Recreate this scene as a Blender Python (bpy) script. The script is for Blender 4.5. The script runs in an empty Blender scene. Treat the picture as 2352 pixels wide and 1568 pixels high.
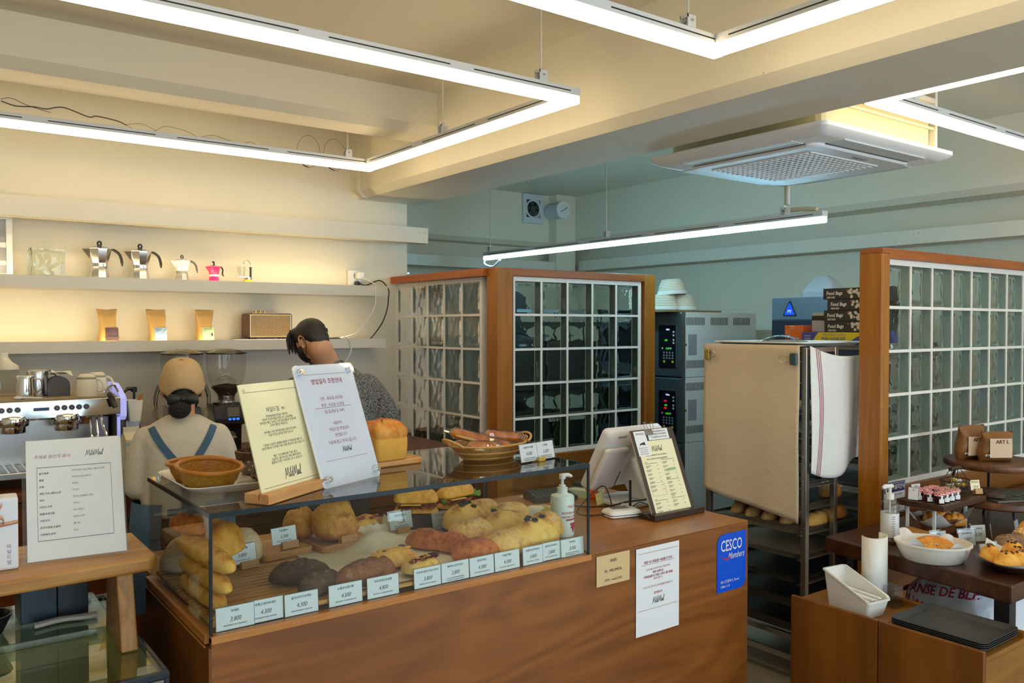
import bpy, bmesh, math, random
from mathutils import Vector, Matrix, noise
random.seed(7)
C = bpy.context.scene.collection
PI = math.pi
R = math.radians
# ---------------------------------------------------------------- camera
cam_d = bpy.data.cameras.new('camera'); cam = bpy.data.objects.new('camera', cam_d); C.objects.link(cam)
cam_d.sensor_width = 36.0; cam_d.lens = 1915.0 / 2352.0 * 36.0
cam_d.clip_start = 0.05; cam_d.clip_end = 60
cam.location = (0, 0, 1.6)
cam.rotation_euler = (R(90 - 1.058), 0, R(53.42 - 90))
bpy.context.scene.camera = cam
# ---------------------------------------------------------------- colour management
vs = bpy.context.scene.view_settings
vs.view_transform = 'Standard'; vs.look = 'None'; vs.gamma = 1.0; vs.use_curve_mapping = False
vs.exposure = 0.0
bpy.context.scene.cycles.max_bounces = 10
bpy.context.scene.cycles.transparent_max_bounces = 16
bpy.context.scene.cycles.transmission_bounces = 10
bpy.context.scene.cycles.glossy_bounces = 5
bpy.context.scene.cycles.diffuse_bounces = 4
bpy.context.scene.cycles.caustics_reflective = False
bpy.context.scene.cycles.caustics_refractive = True
bpy.context.scene.cycles.sample_clamp_indirect = 6.0
bpy.context.scene.cycles.blur_glossy = 0.5
# ---------------------------------------------------------------- world: overcast day outside
w = bpy.data.worlds.new('world'); bpy.context.scene.world = w; w.use_nodes = True
bgn = w.node_tree.nodes['Background']; bgn.inputs[0].default_value = (0.72, 0.86, 1.0, 1); bgn.inputs[1].default_value = 0.7
# ---------------------------------------------------------------- daylight through the shop windows behind the camera
def area(name, loc, rot, sx, sy, power, col):
    d = bpy.data.lights.new(name, 'AREA'); d.shape = 'RECTANGLE'; d.size = sx; d.size_y = sy; d.energy = power; d.color = col
    o = bpy.data.objects.new(name, d); C.objects.link(o); o.location = loc; o.rotation_euler = rot; return o
DAY = (0.74, 0.88, 1.0)
area('window_daylight', (0.2, -2.62, 1.45), (R(90), 0, 0), 3.2, 2.1, 70, DAY)
area('window_daylight', (3.9, -2.62, 1.45), (R(90), 0, 0), 2.6, 2.1, 95, DAY)
WARM = (1.0, 0.80, 0.50); COOL = (0.34, 0.77, 1.0); LED = (1.0, 0.78, 0.42)
TUBE_W = 11.0; TUBE_C = 32.0; LED_S = 30.0
# ---------------------------------------------------------------- materials
MATS = {}
def nt(name):
    m = bpy.data.materials.new(name); m.use_nodes = True
    t = m.node_tree; b = t.nodes['Principled BSDF']; return m, t, b
def N(t, k, **kw):
    n = t.nodes.new(k)
    for a, v in kw.items(): setattr(n, a, v)
    return n
def hexc(h):
    c = [int(h[i:i+2], 16) / 255 for i in (0, 2, 4)]
    return tuple(x / 12.92 if x <= .04045 else ((x + .055) / 1.055) ** 2.4 for x in c)
def col(c): return (hexc(c) if isinstance(c, str) else tuple(c)) + (1,)
def mat(name, c=(.5, .5, .5), rough=.5, metal=0, spec=.5, var=.06, scale=6, bump=0, bscale=60, alpha=1, trans=0, sub=0, coat=0):
    if name in MATS: return MATS[name]
    m, t, b = nt(name); L = t.links
    tc = N(t, 'ShaderNodeTexCoord'); nz = N(t, 'ShaderNodeTexNoise'); nz.inputs['Scale'].default_value = scale; nz.inputs['Detail'].default_value = 3
    L.new(tc.outputs['Object'], nz.inputs['Vector'])
    mx = N(t, 'ShaderNodeMix', data_type='RGBA'); k = col(c)
    mx.inputs[6].default_value = tuple(max(0, v * (1 - var)) for v in k[:3]) + (1,); mx.inputs[7].default_value = tuple(min(1, v * (1 + var)) for v in k[:3]) + (1,)
    L.new(nz.outputs['Fac'], mx.inputs[0]); L.new(mx.outputs[2], b.inputs['Base Color'])
    b.inputs['Roughness'].default_value = rough; b.inputs['Metallic'].default_value = metal
    b.inputs['Specular IOR Level'].default_value = spec; b.inputs['Transmission Weight'].default_value = trans
    b.inputs['Coat Weight'].default_value = coat
    if bump:
        n2 = N(t, 'ShaderNodeTexNoise'); n2.inputs['Scale'].default_value = bscale; L.new(tc.outputs['Object'], n2.inputs['Vector'])
        bp = N(t, 'ShaderNodeBump'); bp.inputs['Strength'].default_value = bump; bp.inputs['Distance'].default_value = .01
        L.new(n2.outputs['Fac'], bp.inputs['Height']); L.new(bp.outputs['Normal'], b.inputs['Normal'])
    MATS[name] = m; return m
def emit(name, c, s):
    if name in MATS: return MATS[name]
    m, t, b = nt(name); b.inputs['Base Color'].default_value = col(c); b.inputs['Emission Color'].default_value = col(c); b.inputs['Emission Strength'].default_value = s
    MATS[name] = m; return m
def wood(name, c1, c2, axis='X', scale=3.0, rough=.42, stretch=9, rings=0, coat=0.0):
    if name in MATS: return MATS[name]
    m, t, b = nt(name); L = t.links
    tc = N(t, 'ShaderNodeTexCoord'); mp = N(t, 'ShaderNodeMapping')
    s = [stretch, stretch, stretch]; s['XYZ'.index(axis)] = .7; mp.inputs['Scale'].default_value = s
    L.new(tc.outputs['Object'], mp.inputs['Vector'])
    nz = N(t, 'ShaderNodeTexNoise'); nz.inputs['Scale'].default_value = scale; nz.inputs['Detail'].default_value = 6; nz.inputs['Roughness'].default_value = .62; nz.inputs['Distortion'].default_value = .6
    L.new(mp.outputs[0], nz.inputs['Vector'])
    fac = nz.outputs['Fac']
    if rings:
        mp2 = N(t, 'ShaderNodeMapping'); s2 = [rings, rings, rings]; s2['XYZ'.index(axis)] = rings * .22; mp2.inputs['Scale'].default_value = s2
        L.new(tc.outputs['Object'], mp2.inputs['Vector'])
        n3 = N(t, 'ShaderNodeTexNoise'); n3.inputs['Scale'].default_value = 1.0; n3.inputs['Detail'].default_value = 1.5; n3.inputs['Distortion'].default_value = .4; L.new(mp2.outputs[0], n3.inputs['Vector'])
        ml = N(t, 'ShaderNodeMath', operation='MULTIPLY'); ml.inputs[1].default_value = 13; L.new(n3.outputs['Fac'], ml.inputs[0])
        pp = N(t, 'ShaderNodeMath', operation='PINGPONG'); pp.inputs[1].default_value = .5; L.new(ml.outputs[0], pp.inputs[0])
        m2 = N(t, 'ShaderNodeMath', operation='MULTIPLY_ADD'); m2.inputs[1].default_value = .45; L.new(pp.outputs[0], m2.inputs[0])
        m3 = N(t, 'ShaderNodeMath', operation='MULTIPLY'); m3.inputs[1].default_value = .78; L.new(fac, m3.inputs[0]); L.new(m3.outputs[0], m2.inputs[2]); fac = m2.outputs[0]
    rp = N(t, 'ShaderNodeValToRGB'); rp.color_ramp.elements[0].position = .33; rp.color_ramp.elements[1].position = .68
    rp.color_ramp.elements[0].color = col(c1); rp.color_ramp.elements[1].color = col(c2)
    L.new(fac, rp.inputs[0]); L.new(rp.outputs[0], b.inputs['Base Color']); b.inputs['Roughness'].default_value = rough; b.inputs['Coat Weight'].default_value = coat
    bp = N(t, 'ShaderNodeBump'); bp.inputs['Strength'].default_value = .06; bp.inputs['Distance'].default_value = .004; L.new(nz.outputs['Fac'], bp.inputs['Height']); L.new(bp.outputs[0], b.inputs['Normal'])
    MATS[name] = m; return m
def pane(name, tint=(.93, .97, .95), ior=1.5, rough=0.0, extra=0.0):
    """thin clear sheet: transparent with a fresnel reflection"""
    if name in MATS: return MATS[name]
    m, t, b = nt(name); L = t.links; t.nodes.remove(b); out = t.nodes['Material Output']
    tr = N(t, 'ShaderNodeBsdfTransparent'); tr.inputs[0].default_value = tuple(tint) + (1,)
    gl = N(t, 'ShaderNodeBsdfGlossy'); gl.inputs['Roughness'].default_value = rough
    # reflection weight from the viewing angle, the same on both faces of the sheet
    lw = N(t, 'ShaderNodeLayerWeight'); lw.inputs[0].default_value = .5
    pw = N(t, 'ShaderNodeMath', operation='POWER'); pw.inputs[1].default_value = 5; L.new(lw.outputs['Facing'], pw.inputs[0])
    f0 = ((ior - 1) / (ior + 1)) ** 2
    fr = N(t, 'ShaderNodeMath', operation='MULTIPLY_ADD'); fr.inputs[1].default_value = 1 - f0; fr.inputs[2].default_value = f0; L.new(pw.outputs[0], fr.inputs[0])
    mx = N(t, 'ShaderNodeMixShader'); f = fr.outputs[0]
    if extra:
        ad = N(t, 'ShaderNodeMath', operation='MULTIPLY_ADD', use_clamp=True); ad.inputs[1].default_value = 1.3; ad.inputs[2].default_value = extra; L.new(f, ad.inputs[0]); f = ad.outputs[0]
    L.new(f, mx.inputs[0]); L.new(tr.outputs[0], mx.inputs[1]); L.new(gl.outputs[0], mx.inputs[2]); L.new(mx.outputs[0], out.inputs[0])
    MATS[name] = m; return m
def crust(name, low, high, dark, spots=.5, flour=0, rough=.6, scale=22, zmid=.03):
    """baked crust: pale low on the loaf, browner on top, blotches and a dusting of flour"""
    if name in MATS: return MATS[name]
    m, t, b = nt(name); L = t.links
    tc = N(t, 'ShaderNodeTexCoord'); nz = N(t, 'ShaderNodeTexNoise'); nz.inputs['Scale'].default_value = scale * 1.7; nz.inputs['Detail'].default_value = 6; nz.inputs['Roughness'].default_value = .66; nz.inputs['Distortion'].default_value = .5
    L.new(tc.outputs['Object'], nz.inputs['Vector'])
    sp = N(t, 'ShaderNodeSeparateXYZ'); L.new(tc.outputs['Object'], sp.inputs[0])
    mr = N(t, 'ShaderNodeMapRange'); mr.inputs[1].default_value = zmid * .3; mr.inputs[2].default_value = zmid * 1.9; L.new(sp.outputs['Z'], mr.inputs[0])
    ad = N(t, 'ShaderNodeMath', operation='MULTIPLY_ADD', use_clamp=True); ad.inputs[1].default_value = 2.3; L.new(nz.outputs['Fac'], ad.inputs[0])
    su = N(t, 'ShaderNodeMath', operation='MULTIPLY_ADD'); su.inputs[1].default_value = .62; su.inputs[2].default_value = -1.0; L.new(mr.outputs[0], su.inputs[0]); L.new(su.outputs[0], ad.inputs[2])
    rp = N(t, 'ShaderNodeValToRGB'); e = rp.color_ramp.elements; e[0].position = .1; e[0].color = col(low); e[1].position = .95; e[1].color = col(dark)
    x = e.new(.5); x.color = col(high); L.new(ad.outputs[0], rp.inputs[0]); c = rp.outputs[0]
    if flour:
        n2 = N(t, 'ShaderNodeTexNoise'); n2.inputs['Scale'].default_value = 62; n2.inputs['Detail'].default_value = 9; n2.inputs['Roughness'].default_value = .7; n2.inputs['Distortion'].default_value = .8; L.new(tc.outputs['Object'], n2.inputs['Vector'])
        r2 = N(t, 'ShaderNodeMapRange'); r2.inputs[1].default_value = .56 - .14 * flour; r2.inputs[2].default_value = .78 - .14 * flour; L.new(n2.outputs['Fac'], r2.inputs[0])
        mm = N(t, 'ShaderNodeMath', operation='MULTIPLY'); L.new(r2.outputs[0], mm.inputs[0]); L.new(mr.outputs[0], mm.inputs[1])
        mx = N(t, 'ShaderNodeMix', data_type='RGBA'); mx.inputs[7].default_value = col('e9d9b4'); L.new(mm.outputs[0], mx.inputs[0]); L.new(c, mx.inputs[6]); c = mx.outputs[2]
    L.new(c, b.inputs['Base Color']); b.inputs['Roughness'].default_value = rough
    n4 = N(t, 'ShaderNodeTexNoise'); n4.inputs['Scale'].default_value = 170; n4.inputs['Detail'].default_value = 3; L.new(tc.outputs['Object'], n4.inputs['Vector'])
    n5 = N(t, 'ShaderNodeTexNoise'); n5.inputs['Scale'].default_value = 55; n5.inputs['Detail'].default_value = 6; n5.inputs['Roughness'].default_value = .75; L.new(tc.outputs['Object'], n5.inputs['Vector'])
    hm = N(t, 'ShaderNodeMath', operation='MULTIPLY_ADD'); hm.inputs[1].default_value = 1.6; L.new(n5.outputs['Fac'], hm.inputs[0]); L.new(n4.outputs['Fac'], hm.inputs[2])
    bp = N(t, 'ShaderNodeBump'); bp.inputs['Strength'].default_value = .55 if rough > .4 else .12; bp.inputs['Distance'].default_value = .004; L.new(hm.outputs[0], bp.inputs['Height']); L.new(bp.outputs[0], b.inputs['Normal'])
    MATS[name] = m; return m
def wicker(name, c1, c2, s=90, rough=.5):
    if name in MATS: return MATS[name]
    m, t, b = nt(name); L = t.links
    tc = N(t, 'ShaderNodeTexCoord'); uvn = tc.outputs['UV']
    mp = N(t, 'ShaderNodeMapping'); mp.inputs['Scale'].default_value = (s, s * .5, 1); L.new(uvn, mp.inputs[0])
    ck = N(t, 'ShaderNodeTexBrick'); ck.inputs['Scale'].default_value = 1.0; ck.inputs['Mortar Size'].default_value = .08; ck.inputs['Brick Width'].default_value = 1.0; ck.inputs['Row Height'].default_value = .5
    ck.inputs['Color1'].default_value = col(c1); ck.inputs['Color2'].default_value = col(c2); ck.inputs['Mortar'].default_value = tuple(v * .3 for v in col(c1)[:3]) + (1,)
    L.new(mp.outputs[0], ck.inputs['Vector']); L.new(ck.outputs['Color'], b.inputs['Base Color']); b.inputs['Roughness'].default_value = rough
    bp = N(t, 'ShaderNodeBump'); bp.inputs['Strength'].default_value = .7; bp.inputs['Distance'].default_value = .003; bp.invert = True; L.new(ck.outputs['Fac'], bp.inputs['Height']); L.new(bp.outputs[0], b.inputs['Normal'])
    MATS[name] = m; return m
# ---------------------------------------------------------------- objects
def tag(o, label=None, cat=None, group=None, kind=None):
    if label: o['label'] = label
    if cat: o['category'] = cat
    if group: o['group'] = group
    if kind: o['kind'] = kind
    return o
def thing(name, label, cat, loc=(0, 0, 0), rz=0, group=None, tilt=0):
    o = bpy.data.objects.new(name, None); o.empty_display_size = .05; C.objects.link(o); o.location = loc; o.rotation_euler = (tilt, 0, rz)
    return tag(o, label, cat, group)
def copy_tree(o, loc=None, rz=None, label=None, group=None, parent=None):
    c = o.copy(); C.objects.link(c)
    if parent: c.parent = parent
    if loc is not None: c.location = loc
    if rz is not None: c.rotation_euler = (o.rotation_euler.x, o.rotation_euler.y, rz)
    if label: c['label'] = label
    if group: c['group'] = group
    for ch in [x for x in bpy.data.objects if x.parent == o]: copy_tree(ch, parent=c)
    return c
_txt = {}
def text_mesh(s, shear=0.0, bold=0.0, align='CENTER'):
    k = (s, shear, bold, align)
    if k not in _txt:
        cu = bpy.data.curves.new('t', 'FONT'); cu.body = s; cu.size = 1; cu.shear = shear; cu.offset = bold; cu.align_x = align; cu.align_y = 'CENTER'; cu.resolution_u = 2
        ob = bpy.data.objects.new('t', cu)
        me = bpy.data.meshes.new_from_object(ob)
        bpy.data.objects.remove(ob); bpy.data.curves.remove(cu)
        _txt[k] = ([v.co.copy() for v in me.vertices], [tuple(p.vertices) for p in me.polygons]); bpy.data.meshes.remove(me)
    return _txt[k]
class G:
    def __init__(s): s.bm = bmesh.new(); s.uv = s.bm.loops.layers.uv.new('UVMap')
    def face(s, vs, m=0, uvs=None):
        try: f = s.bm.faces.new(vs)
        except ValueError: return None
        f.material_index = m
        if uvs:
            for l, q in zip(f.loops, uvs): l[s.uv].uv = q
        return f
    def box(s, x0, x1, y0, y1, z0, z1, m=0):
        v = [s.bm.verts.new(p) for p in ((x0, y0, z0), (x1, y0, z0), (x1, y1, z0), (x0, y1, z0), (x0, y0, z1), (x1, y0, z1), (x1, y1, z1), (x0, y1, z1))]
        for q in ((3, 2, 1, 0), (4, 5, 6, 7), (0, 1, 5, 4), (1, 2, 6, 5), (2, 3, 7, 6), (3, 0, 4, 7)): s.face([v[i] for i in q], m)
        return s
    def prism(s, poly, a0, a1, axis='Z', m=0):
        def P(p, a): return {'Z': (p[0], p[1], a), 'Y': (p[0], a, p[1]), 'X': (a, p[0], p[1])}[axis]
        A = [s.bm.verts.new(P(p, a0)) for p in poly]; B = [s.bm.verts.new(P(p, a1)) for p in poly]; n = len(poly)
        s.face(A[::-1], m); s.face(B, m)
        for i in range(n): s.face([A[i], A[(i + 1) % n], B[(i + 1) % n], B[i]], m)
        return s
    def rings(s, rr, m=0, cap0=True, cap1=True, closed=True):
        """skin a list of rings of points"""
        V = [[s.bm.verts.new(p) for p in r] for r in rr]; n = len(V[0]); k = len(V) - 1
        for i in range(k):
            for j in range(n if closed else n - 1):
                j2 = (j + 1) % n
                s.face([V[i][j], V[i][j2], V[i + 1][j2], V[i + 1][j]], m, [(j / n, i / k), ((j + 1) / n, i / k), ((j + 1) / n, (i + 1) / k), (j / n, (i + 1) / k)])
        if cap0: s.face(V[0][::-1], m, [(p.co.x, p.co.y) for p in V[0][::-1]])
        if cap1: s.face(V[-1], m, [(p.co.x, p.co.y) for p in V[-1]])
        return s
    def cyl(s, p0, p1, r0, r1=None, n=16, m=0):
        return s.tube([p0, p1], [r0, r0 if r1 is None else r1], n, m)
    def tube(s, pts, r, n=8, m=0, closed=False, flat=1.0):
        pts = [Vector(p) for p in pts]; k = len(pts)
        rad = r if isinstance(r, (list, tuple)) else [r] * k
        up = None; rr = []
        for i, p in enumerate(pts):
            a = pts[i - 1] if (i > 0 or closed) else p; b = pts[(i + 1) % k] if (i < k - 1 or closed) else p
            t = (b - a).normalized()
            if up is None: up = Vector((0, 0, 1)) if abs(t.z) < .9 else Vector((1, 0, 0))
            x = t.cross(up)
            if x.length < 1e-4: x = t.orthogonal()
            x.normalize(); y = x.cross(t).normalized(); up = y
            rr.append([p + (x * math.cos(2 * PI * j / n) + y * flat * math.sin(2 * PI * j / n)) * rad[i] for j in range(n)])
        if closed: rr.append(rr[0])
        return s.rings(rr, m, not closed, not closed)
    def lathe(s, prof, n=32, c=(0, 0, 0), m=0, sx=1, sy=1, cap0=True, cap1=True, fn=None):
        rr = []
        for (r, z) in prof:
            r = max(r, 1e-4); q = []
            for j in range(n):
                a = 2 * PI * j / n; k = fn(a, z) if fn else 1
                q.append((c[0] + r * k * sx * math.cos(a), c[1] + r * k * sy * math.sin(a), c[2] + z))
            rr.append(q)
        return s.rings(rr, m, cap0, cap1)
    def grid(s, fn, nu, nv, m=0):
        V = [[s.bm.verts.new(fn(i / nu, j / nv)) for i in range(nu + 1)] for j in range(nv + 1)]
        for j in range(nv):
            for i in range(nu): s.face([V[j][i], V[j][i + 1], V[j + 1][i + 1], V[j + 1][i]], m, [(i / nu, j / nv), ((i + 1) / nu, j / nv), ((i + 1) / nu, (j + 1) / nv), (i / nu, (j + 1) / nv)])
        return s
    def ball(s, c, rx, ry=None, rz=None, nu=16, nv=10, m=0):
        ry = rx if ry is None else ry; rz = rx if rz is None else rz
        rr = [[(c[0] + rx * math.sin(PI * i / nv) * math.cos(2 * PI * j / nu), c[1] + ry * math.sin(PI * i / nv) * math.sin(2 * PI * j / nu), c[2] - rz * math.cos(PI * i / nv)) for j in range(nu)] for i in range(nv + 1)]
        rr[0] = [(c[0] + (p[0] - c[0]) + 1e-5 * rx * math.cos(2 * PI * j / nu), c[1] + 1e-5 * ry * math.sin(2 * PI * j / nu), c[2] - rz) for j, p in enumerate(rr[0])]
        rr[-1] = [(c[0] + 1e-5 * rx * math.cos(2 * PI * j / nu), c[1] + 1e-5 * ry * math.sin(2 * PI * j / nu), c[2] + rz) for j in range(nu)]
        return s.rings(rr, m)
    def text(s, st, size, x, z, y=-.0004, shear=0.0, bold=0.0, align='CENTER', m=0, sx=1.0, M=None):
        vs_, fs = text_mesh(st, shear, bold, align)
        M = M or Matrix.Translation((x, y, z))
        V = [s.bm.verts.new(M @ Vector((v.x * size * sx, 0, v.y * size))) for v in vs_]
        for f in fs: s.face([V[i] for i in f], m)
        return s
    def ribbon(s, pts, wd, x=0, z=0, y=-.0004, sc=1.0, m=0):
        """flat ink stroke in the local xz plane"""
        P = [Vector((x + p[0] * sc, y, z + p[1] * sc)) for p in pts]; L = []
        for i, p in enumerate(P):
            t = (P[min(i + 1, len(P) - 1)] - P[max(i - 1, 0)]); t.normalize(); nn = Vector((-t.z, 0, t.x)) * wd * .5; L.append((s.bm.verts.new(p + nn), s.bm.verts.new(p - nn)))
        for a, b in zip(L, L[1:]): s.face([a[1], b[1], b[0], a[0]], m)
        return s
    def xf(s, M, start=0):
        s.bm.verts.ensure_lookup_table()
        for v in s.bm.verts[start:]: v.co = M @ v.co
        return s
    def n(s): s.bm.verts.ensure_lookup_table(); return len(s.bm.verts)
    def done(s, name, mats, parent=None, smooth=35, bevel=0, seg=2, label=None, loc=None, rot=None, sub=0, recalc=True):
        if recalc: bmesh.ops.recalc_face_normals(s.bm, faces=s.bm.faces)
        me = bpy.data.meshes.new(name); s.bm.to_mesh(me); s.bm.free()
        for m in (mats if isinstance(mats, (list, tuple)) else [mats]): me.materials.append(m)
        if smooth:
            me.shade_smooth()
            if smooth < 180: me.set_sharp_from_angle(angle=R(smooth))
        o = bpy.data.objects.new(name, me); C.objects.link(o)
        if parent: o.parent = parent
        if loc: o.location = loc
        if rot: o.rotation_euler = rot
        if bevel:
            b = o.modifiers.new('bevel', 'BEVEL'); b.width = bevel; b.segments = seg; b.limit_method = 'ANGLE'; b.angle_limit = R(40)
        if sub: sb = o.modifiers.new('sub', 'SUBSURF'); sb.levels = sub; sb.render_levels = sub
        if label: o['label'] = label
        return o
def arc(cx, cy, r, a0, a1, n=6):
    return [(cx + r * math.cos(R(a0 + (a1 - a0) * i / n)), cy + r * math.sin(R(a0 + (a1 - a0) * i / n))) for i in range(n + 1)]
def rrect(x0, x1, y0, y1, r, n=5):
    return arc(x1 - r, y0 + r, r, -90, 0, n) + arc(x1 - r, y1 - r, r, 0, 90, n) + arc(x0 + r, y1 - r, r, 90, 180, n) + arc(x0 + r, y0 + r, r, 180, 270, n)
def spline(pts, n=6):
    """Catmull-Rom through points"""
    P = [Vector(p) for p in pts]; out = []
    for i in range(len(P) - 1):
        a, b, c, d = P[max(i - 1, 0)], P[i], P[i + 1], P[min(i + 2, len(P) - 1)]
        for k in range(n):
            t = k / n; out.append(.5 * ((2 * b) + (c - a) * t + (2 * a - 5 * b + 4 * c - d) * t * t + (3 * b - a - 3 * c + d) * t ** 3))
    out.append(P[-1]); return out
SCRIPT = [  # handwritten "MildMeal", unit height, as pen strokes
 [(0, -.15), (.1, .3), (.2, 1), (.25, .5), (.3, .15), (.45, .6), (.58, 1.0), (.58, .5), (.6, 0), (.68, .05)], [(.74, .5), (.74, .2), (.78, 0), (.86, .1)], [(.77, .72), (.79, .76)],
 [(.86, .1), (1.0, .6), (1.03, 1.0), (.97, .8), (.93, .2), (.98, 0), (1.06, .1)], [(1.3, .4), (1.2, .5), (1.1, .25), (1.14, 0), (1.24, .1), (1.34, .6), (1.4, 1.05), (1.34, .4), (1.34, .05), (1.42, .05)],
 [(1.42, -.1), (1.54, .3), (1.66, 1), (1.7, .5), (1.74, .15), (1.88, .6), (2.02, 1.05), (2.0, .5), (2.02, 0), (2.1, .08)], [(2.1, .1), (2.22, .25), (2.26, .45), (2.18, .48), (2.13, .2), (2.18, 0), (2.3, .1)],
 [(2.5, .4), (2.42, .48), (2.32, .25), (2.36, 0), (2.44, .12), (2.52, .45), (2.5, .1), (2.56, .02)], [(2.56, .05), (2.72, .6), (2.76, 1.1), (2.68, .8), (2.64, .2), (2.7, 0), (2.8, .1)]]
def script(g, x, z, h, wd, m=0, y=-.0005):
    for st in SCRIPT:
        pts = [(p.x - 1.4 + .12 * p.y, p.y) for p in spline([(a, b, 0) for a, b in st], 5)]
        g.ribbon(pts, wd, x, z, y, h, m)
def fine(g, x, z, w_, h, y=-.0004, m=0, rnd=None):
    """a line of print too small to read: short broken dashes"""
    rnd = rnd or random; a = x - w_ / 2
    while a < x + w_ / 2 - h * .3:
        L = min(rnd.uniform(.5, 1.1) * h, x + w_ / 2 - a)
        for k in (0, .55):
            g.grid(lambda u, v: (a + L * u * .85, y, z - h / 2 + h * k + h * .32 * v), 1, 1, m)
        a += L * rnd.choice((1.05, 1.05, 1.5))
# ================================================================ SETTING
PAINT = mat('cream_paint', (.76, .70, .56), .62, var=.035, scale=1.6, bump=.10, bscale=9)
def spotted():
    m, t, b = nt('stained_paint'); L = t.links; tc = N(t, 'ShaderNodeTexCoord')
    vo = N(t, 'ShaderNodeTexVoronoi'); vo.inputs['Scale'].default_value = 14; L.new(tc.outputs['Object'], vo.inputs['Vector'])
    nz = N(t, 'ShaderNodeTexNoise'); nz.inputs['Scale'].default_value = 1.7; L.new(tc.outputs['Object'], nz.inputs['Vector'])
    mr = N(t, 'ShaderNodeMapRange'); mr.inputs[1].default_value = .48; mr.inputs[2].default_value = .75; mr.inputs[3].default_value = 0; mr.inputs[4].default_value = .085; L.new(nz.outputs['Fac'], mr.inputs[0])
    lt = N(t, 'ShaderNodeMath', operation='LESS_THAN'); L.new(vo.outputs['Distance'], lt.inputs[0]); L.new(mr.outputs[0], lt.inputs[1])
    n2 = N(t, 'ShaderNodeTexNoise'); n2.inputs['Scale'].default_value = 2.5; n2.inputs['Detail'].default_value = 5; L.new(tc.outputs['Object'], n2.inputs['Vector'])
    m1 = N(t, 'ShaderNodeMix', data_type='RGBA'); m1.inputs[6].default_value = (.72, .67, .54, 1); m1.inputs[7].default_value = (.78, .72, .58, 1); L.new(n2.outputs['Fac'], m1.inputs[0])
    m2 = N(t, 'ShaderNodeMix', data_type='RGBA'); m2.inputs[7].default_value = (.30, .27, .2, 1); L.new(m1.outputs[2], m2.inputs[6]); L.new(lt.outputs[0], m2.inputs[0])
    L.new(m2.outputs[2], b.inputs['Base Color']); b.inputs['Roughness'].default_value = .65
    bp = N(t, 'ShaderNodeBump'); bp.inputs['Strength'].default_value = .12; bp.inputs['Distance'].default_value = .02; L.new(n2.outputs['Fac'], bp.inputs['Height']); L.new(bp.outputs[0], b.inputs['Normal'])
    return m
SPOT = spotted()
FLOOR = mat('floor_concrete', (.32, .28, .21), .45, var=.3, scale=3)
BLACK = mat('black_plastic', (.012, .012, .013), .4); DARK = mat('dark_grey', (.05, .05, .052), .5)
WHITE = mat('white_plastic', (.78, .78, .76), .35); CREAMW = mat('cream_metal', (.70, .66, .55), .5)
STEEL = mat('steel', (.62, .62, .62), .26, metal=1, var=.12, scale=8); CHROME = mat('chrome', (.8, .8, .8), .09, metal=1); DSTEEL = mat('worn_steel', (.33, .32, .30), .34, metal=1, var=.25, scale=9)
INK = mat('ink', (.035, .035, .04), .7); REDINK = mat('red_ink', (.33, .03, .06), .7); PAPER = mat('paper', (.80, .82, .84), .6, var=.02); CREAMPAPER = mat('cream_paper', (.86, .80, .53), .6, var=.02)
WPAINT = mat('grout_white', (.80, .78, .73), .6, var=.05, scale=30)
WOODF = wood('partition_wood', '8a5210', 'ad6c1c', 'Z', 2.5, .38, 10); WOODFX = wood('partition_wood_long', '8a4818', 'a86026', 'X', 2.5, .38, 10)
WOODP = wood('panel_wood', '6a3a10', '8a5418', 'X', 1.5, .4, 7)
def struct(g, name, m, **k):
    o = g.done(name, m, **k); tag(o, kind='structure'); return o
struct(G().box(-2.45, 5.9, -2.75, 6.7, -.06, 0), 'floor', FLOOR, smooth=0)
struct(G().box(-2.45, 5.9, -2.75, 6.7, 2.88, 2.96), 'ceiling', SPOT, smooth=0)
wb = struct(G().box(-2.45, 2.82, 5.0, 5.14, 0, 2.88), 'wall_back', PAINT, smooth=0)
struct(G().box(-2.45, -2.3, -2.75, 5.0, 0, 2.88), 'wall_left', PAINT, smooth=0)
struct(G().box(5.72, 5.9, -2.75, 6.7, 0, 2.88), 'wall_right', PAINT, smooth=0)
struct(G().box(1.9, 5.72, 6.6, 6.7, 0, 2.88).box(1.9, 2.0, 5.14, 6.6, 0, 2.88), 'wall_kitchen', PAINT, smooth=0)
# shop front behind the camera: low wall, lintel, mullions, two big openings
g = G().box(-2.3, 5.72, -2.7, -2.5, 0, .35).box(-2.3, 5.72, -2.7, -2.5, 2.5, 2.88).box(-2.3, -1.4, -2.7, -2.5, .35, 2.5).box(1.9, 2.5, -2.7, -2.5, .35, 2.5).box(5.3, 5.72, -2.7, -2.5, .35, 2.5)
struct(g, 'wall_front', PAINT, smooth=0)
for i, (a, b) in enumerate(((-1.4, 1.9), (2.5, 5.3))):
    g = G()
    for p in (a, (a + b) / 2 - .03, b - .06): g.box(p, p + .06, -2.63, -2.57, .35, 2.5)
    for p in (.35, 2.44): g.box(a, b, -2.63, -2.57, p, p + .06)
    wn = struct(g, 'window_%d' % (i + 1), DARK, smooth=0)
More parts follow.
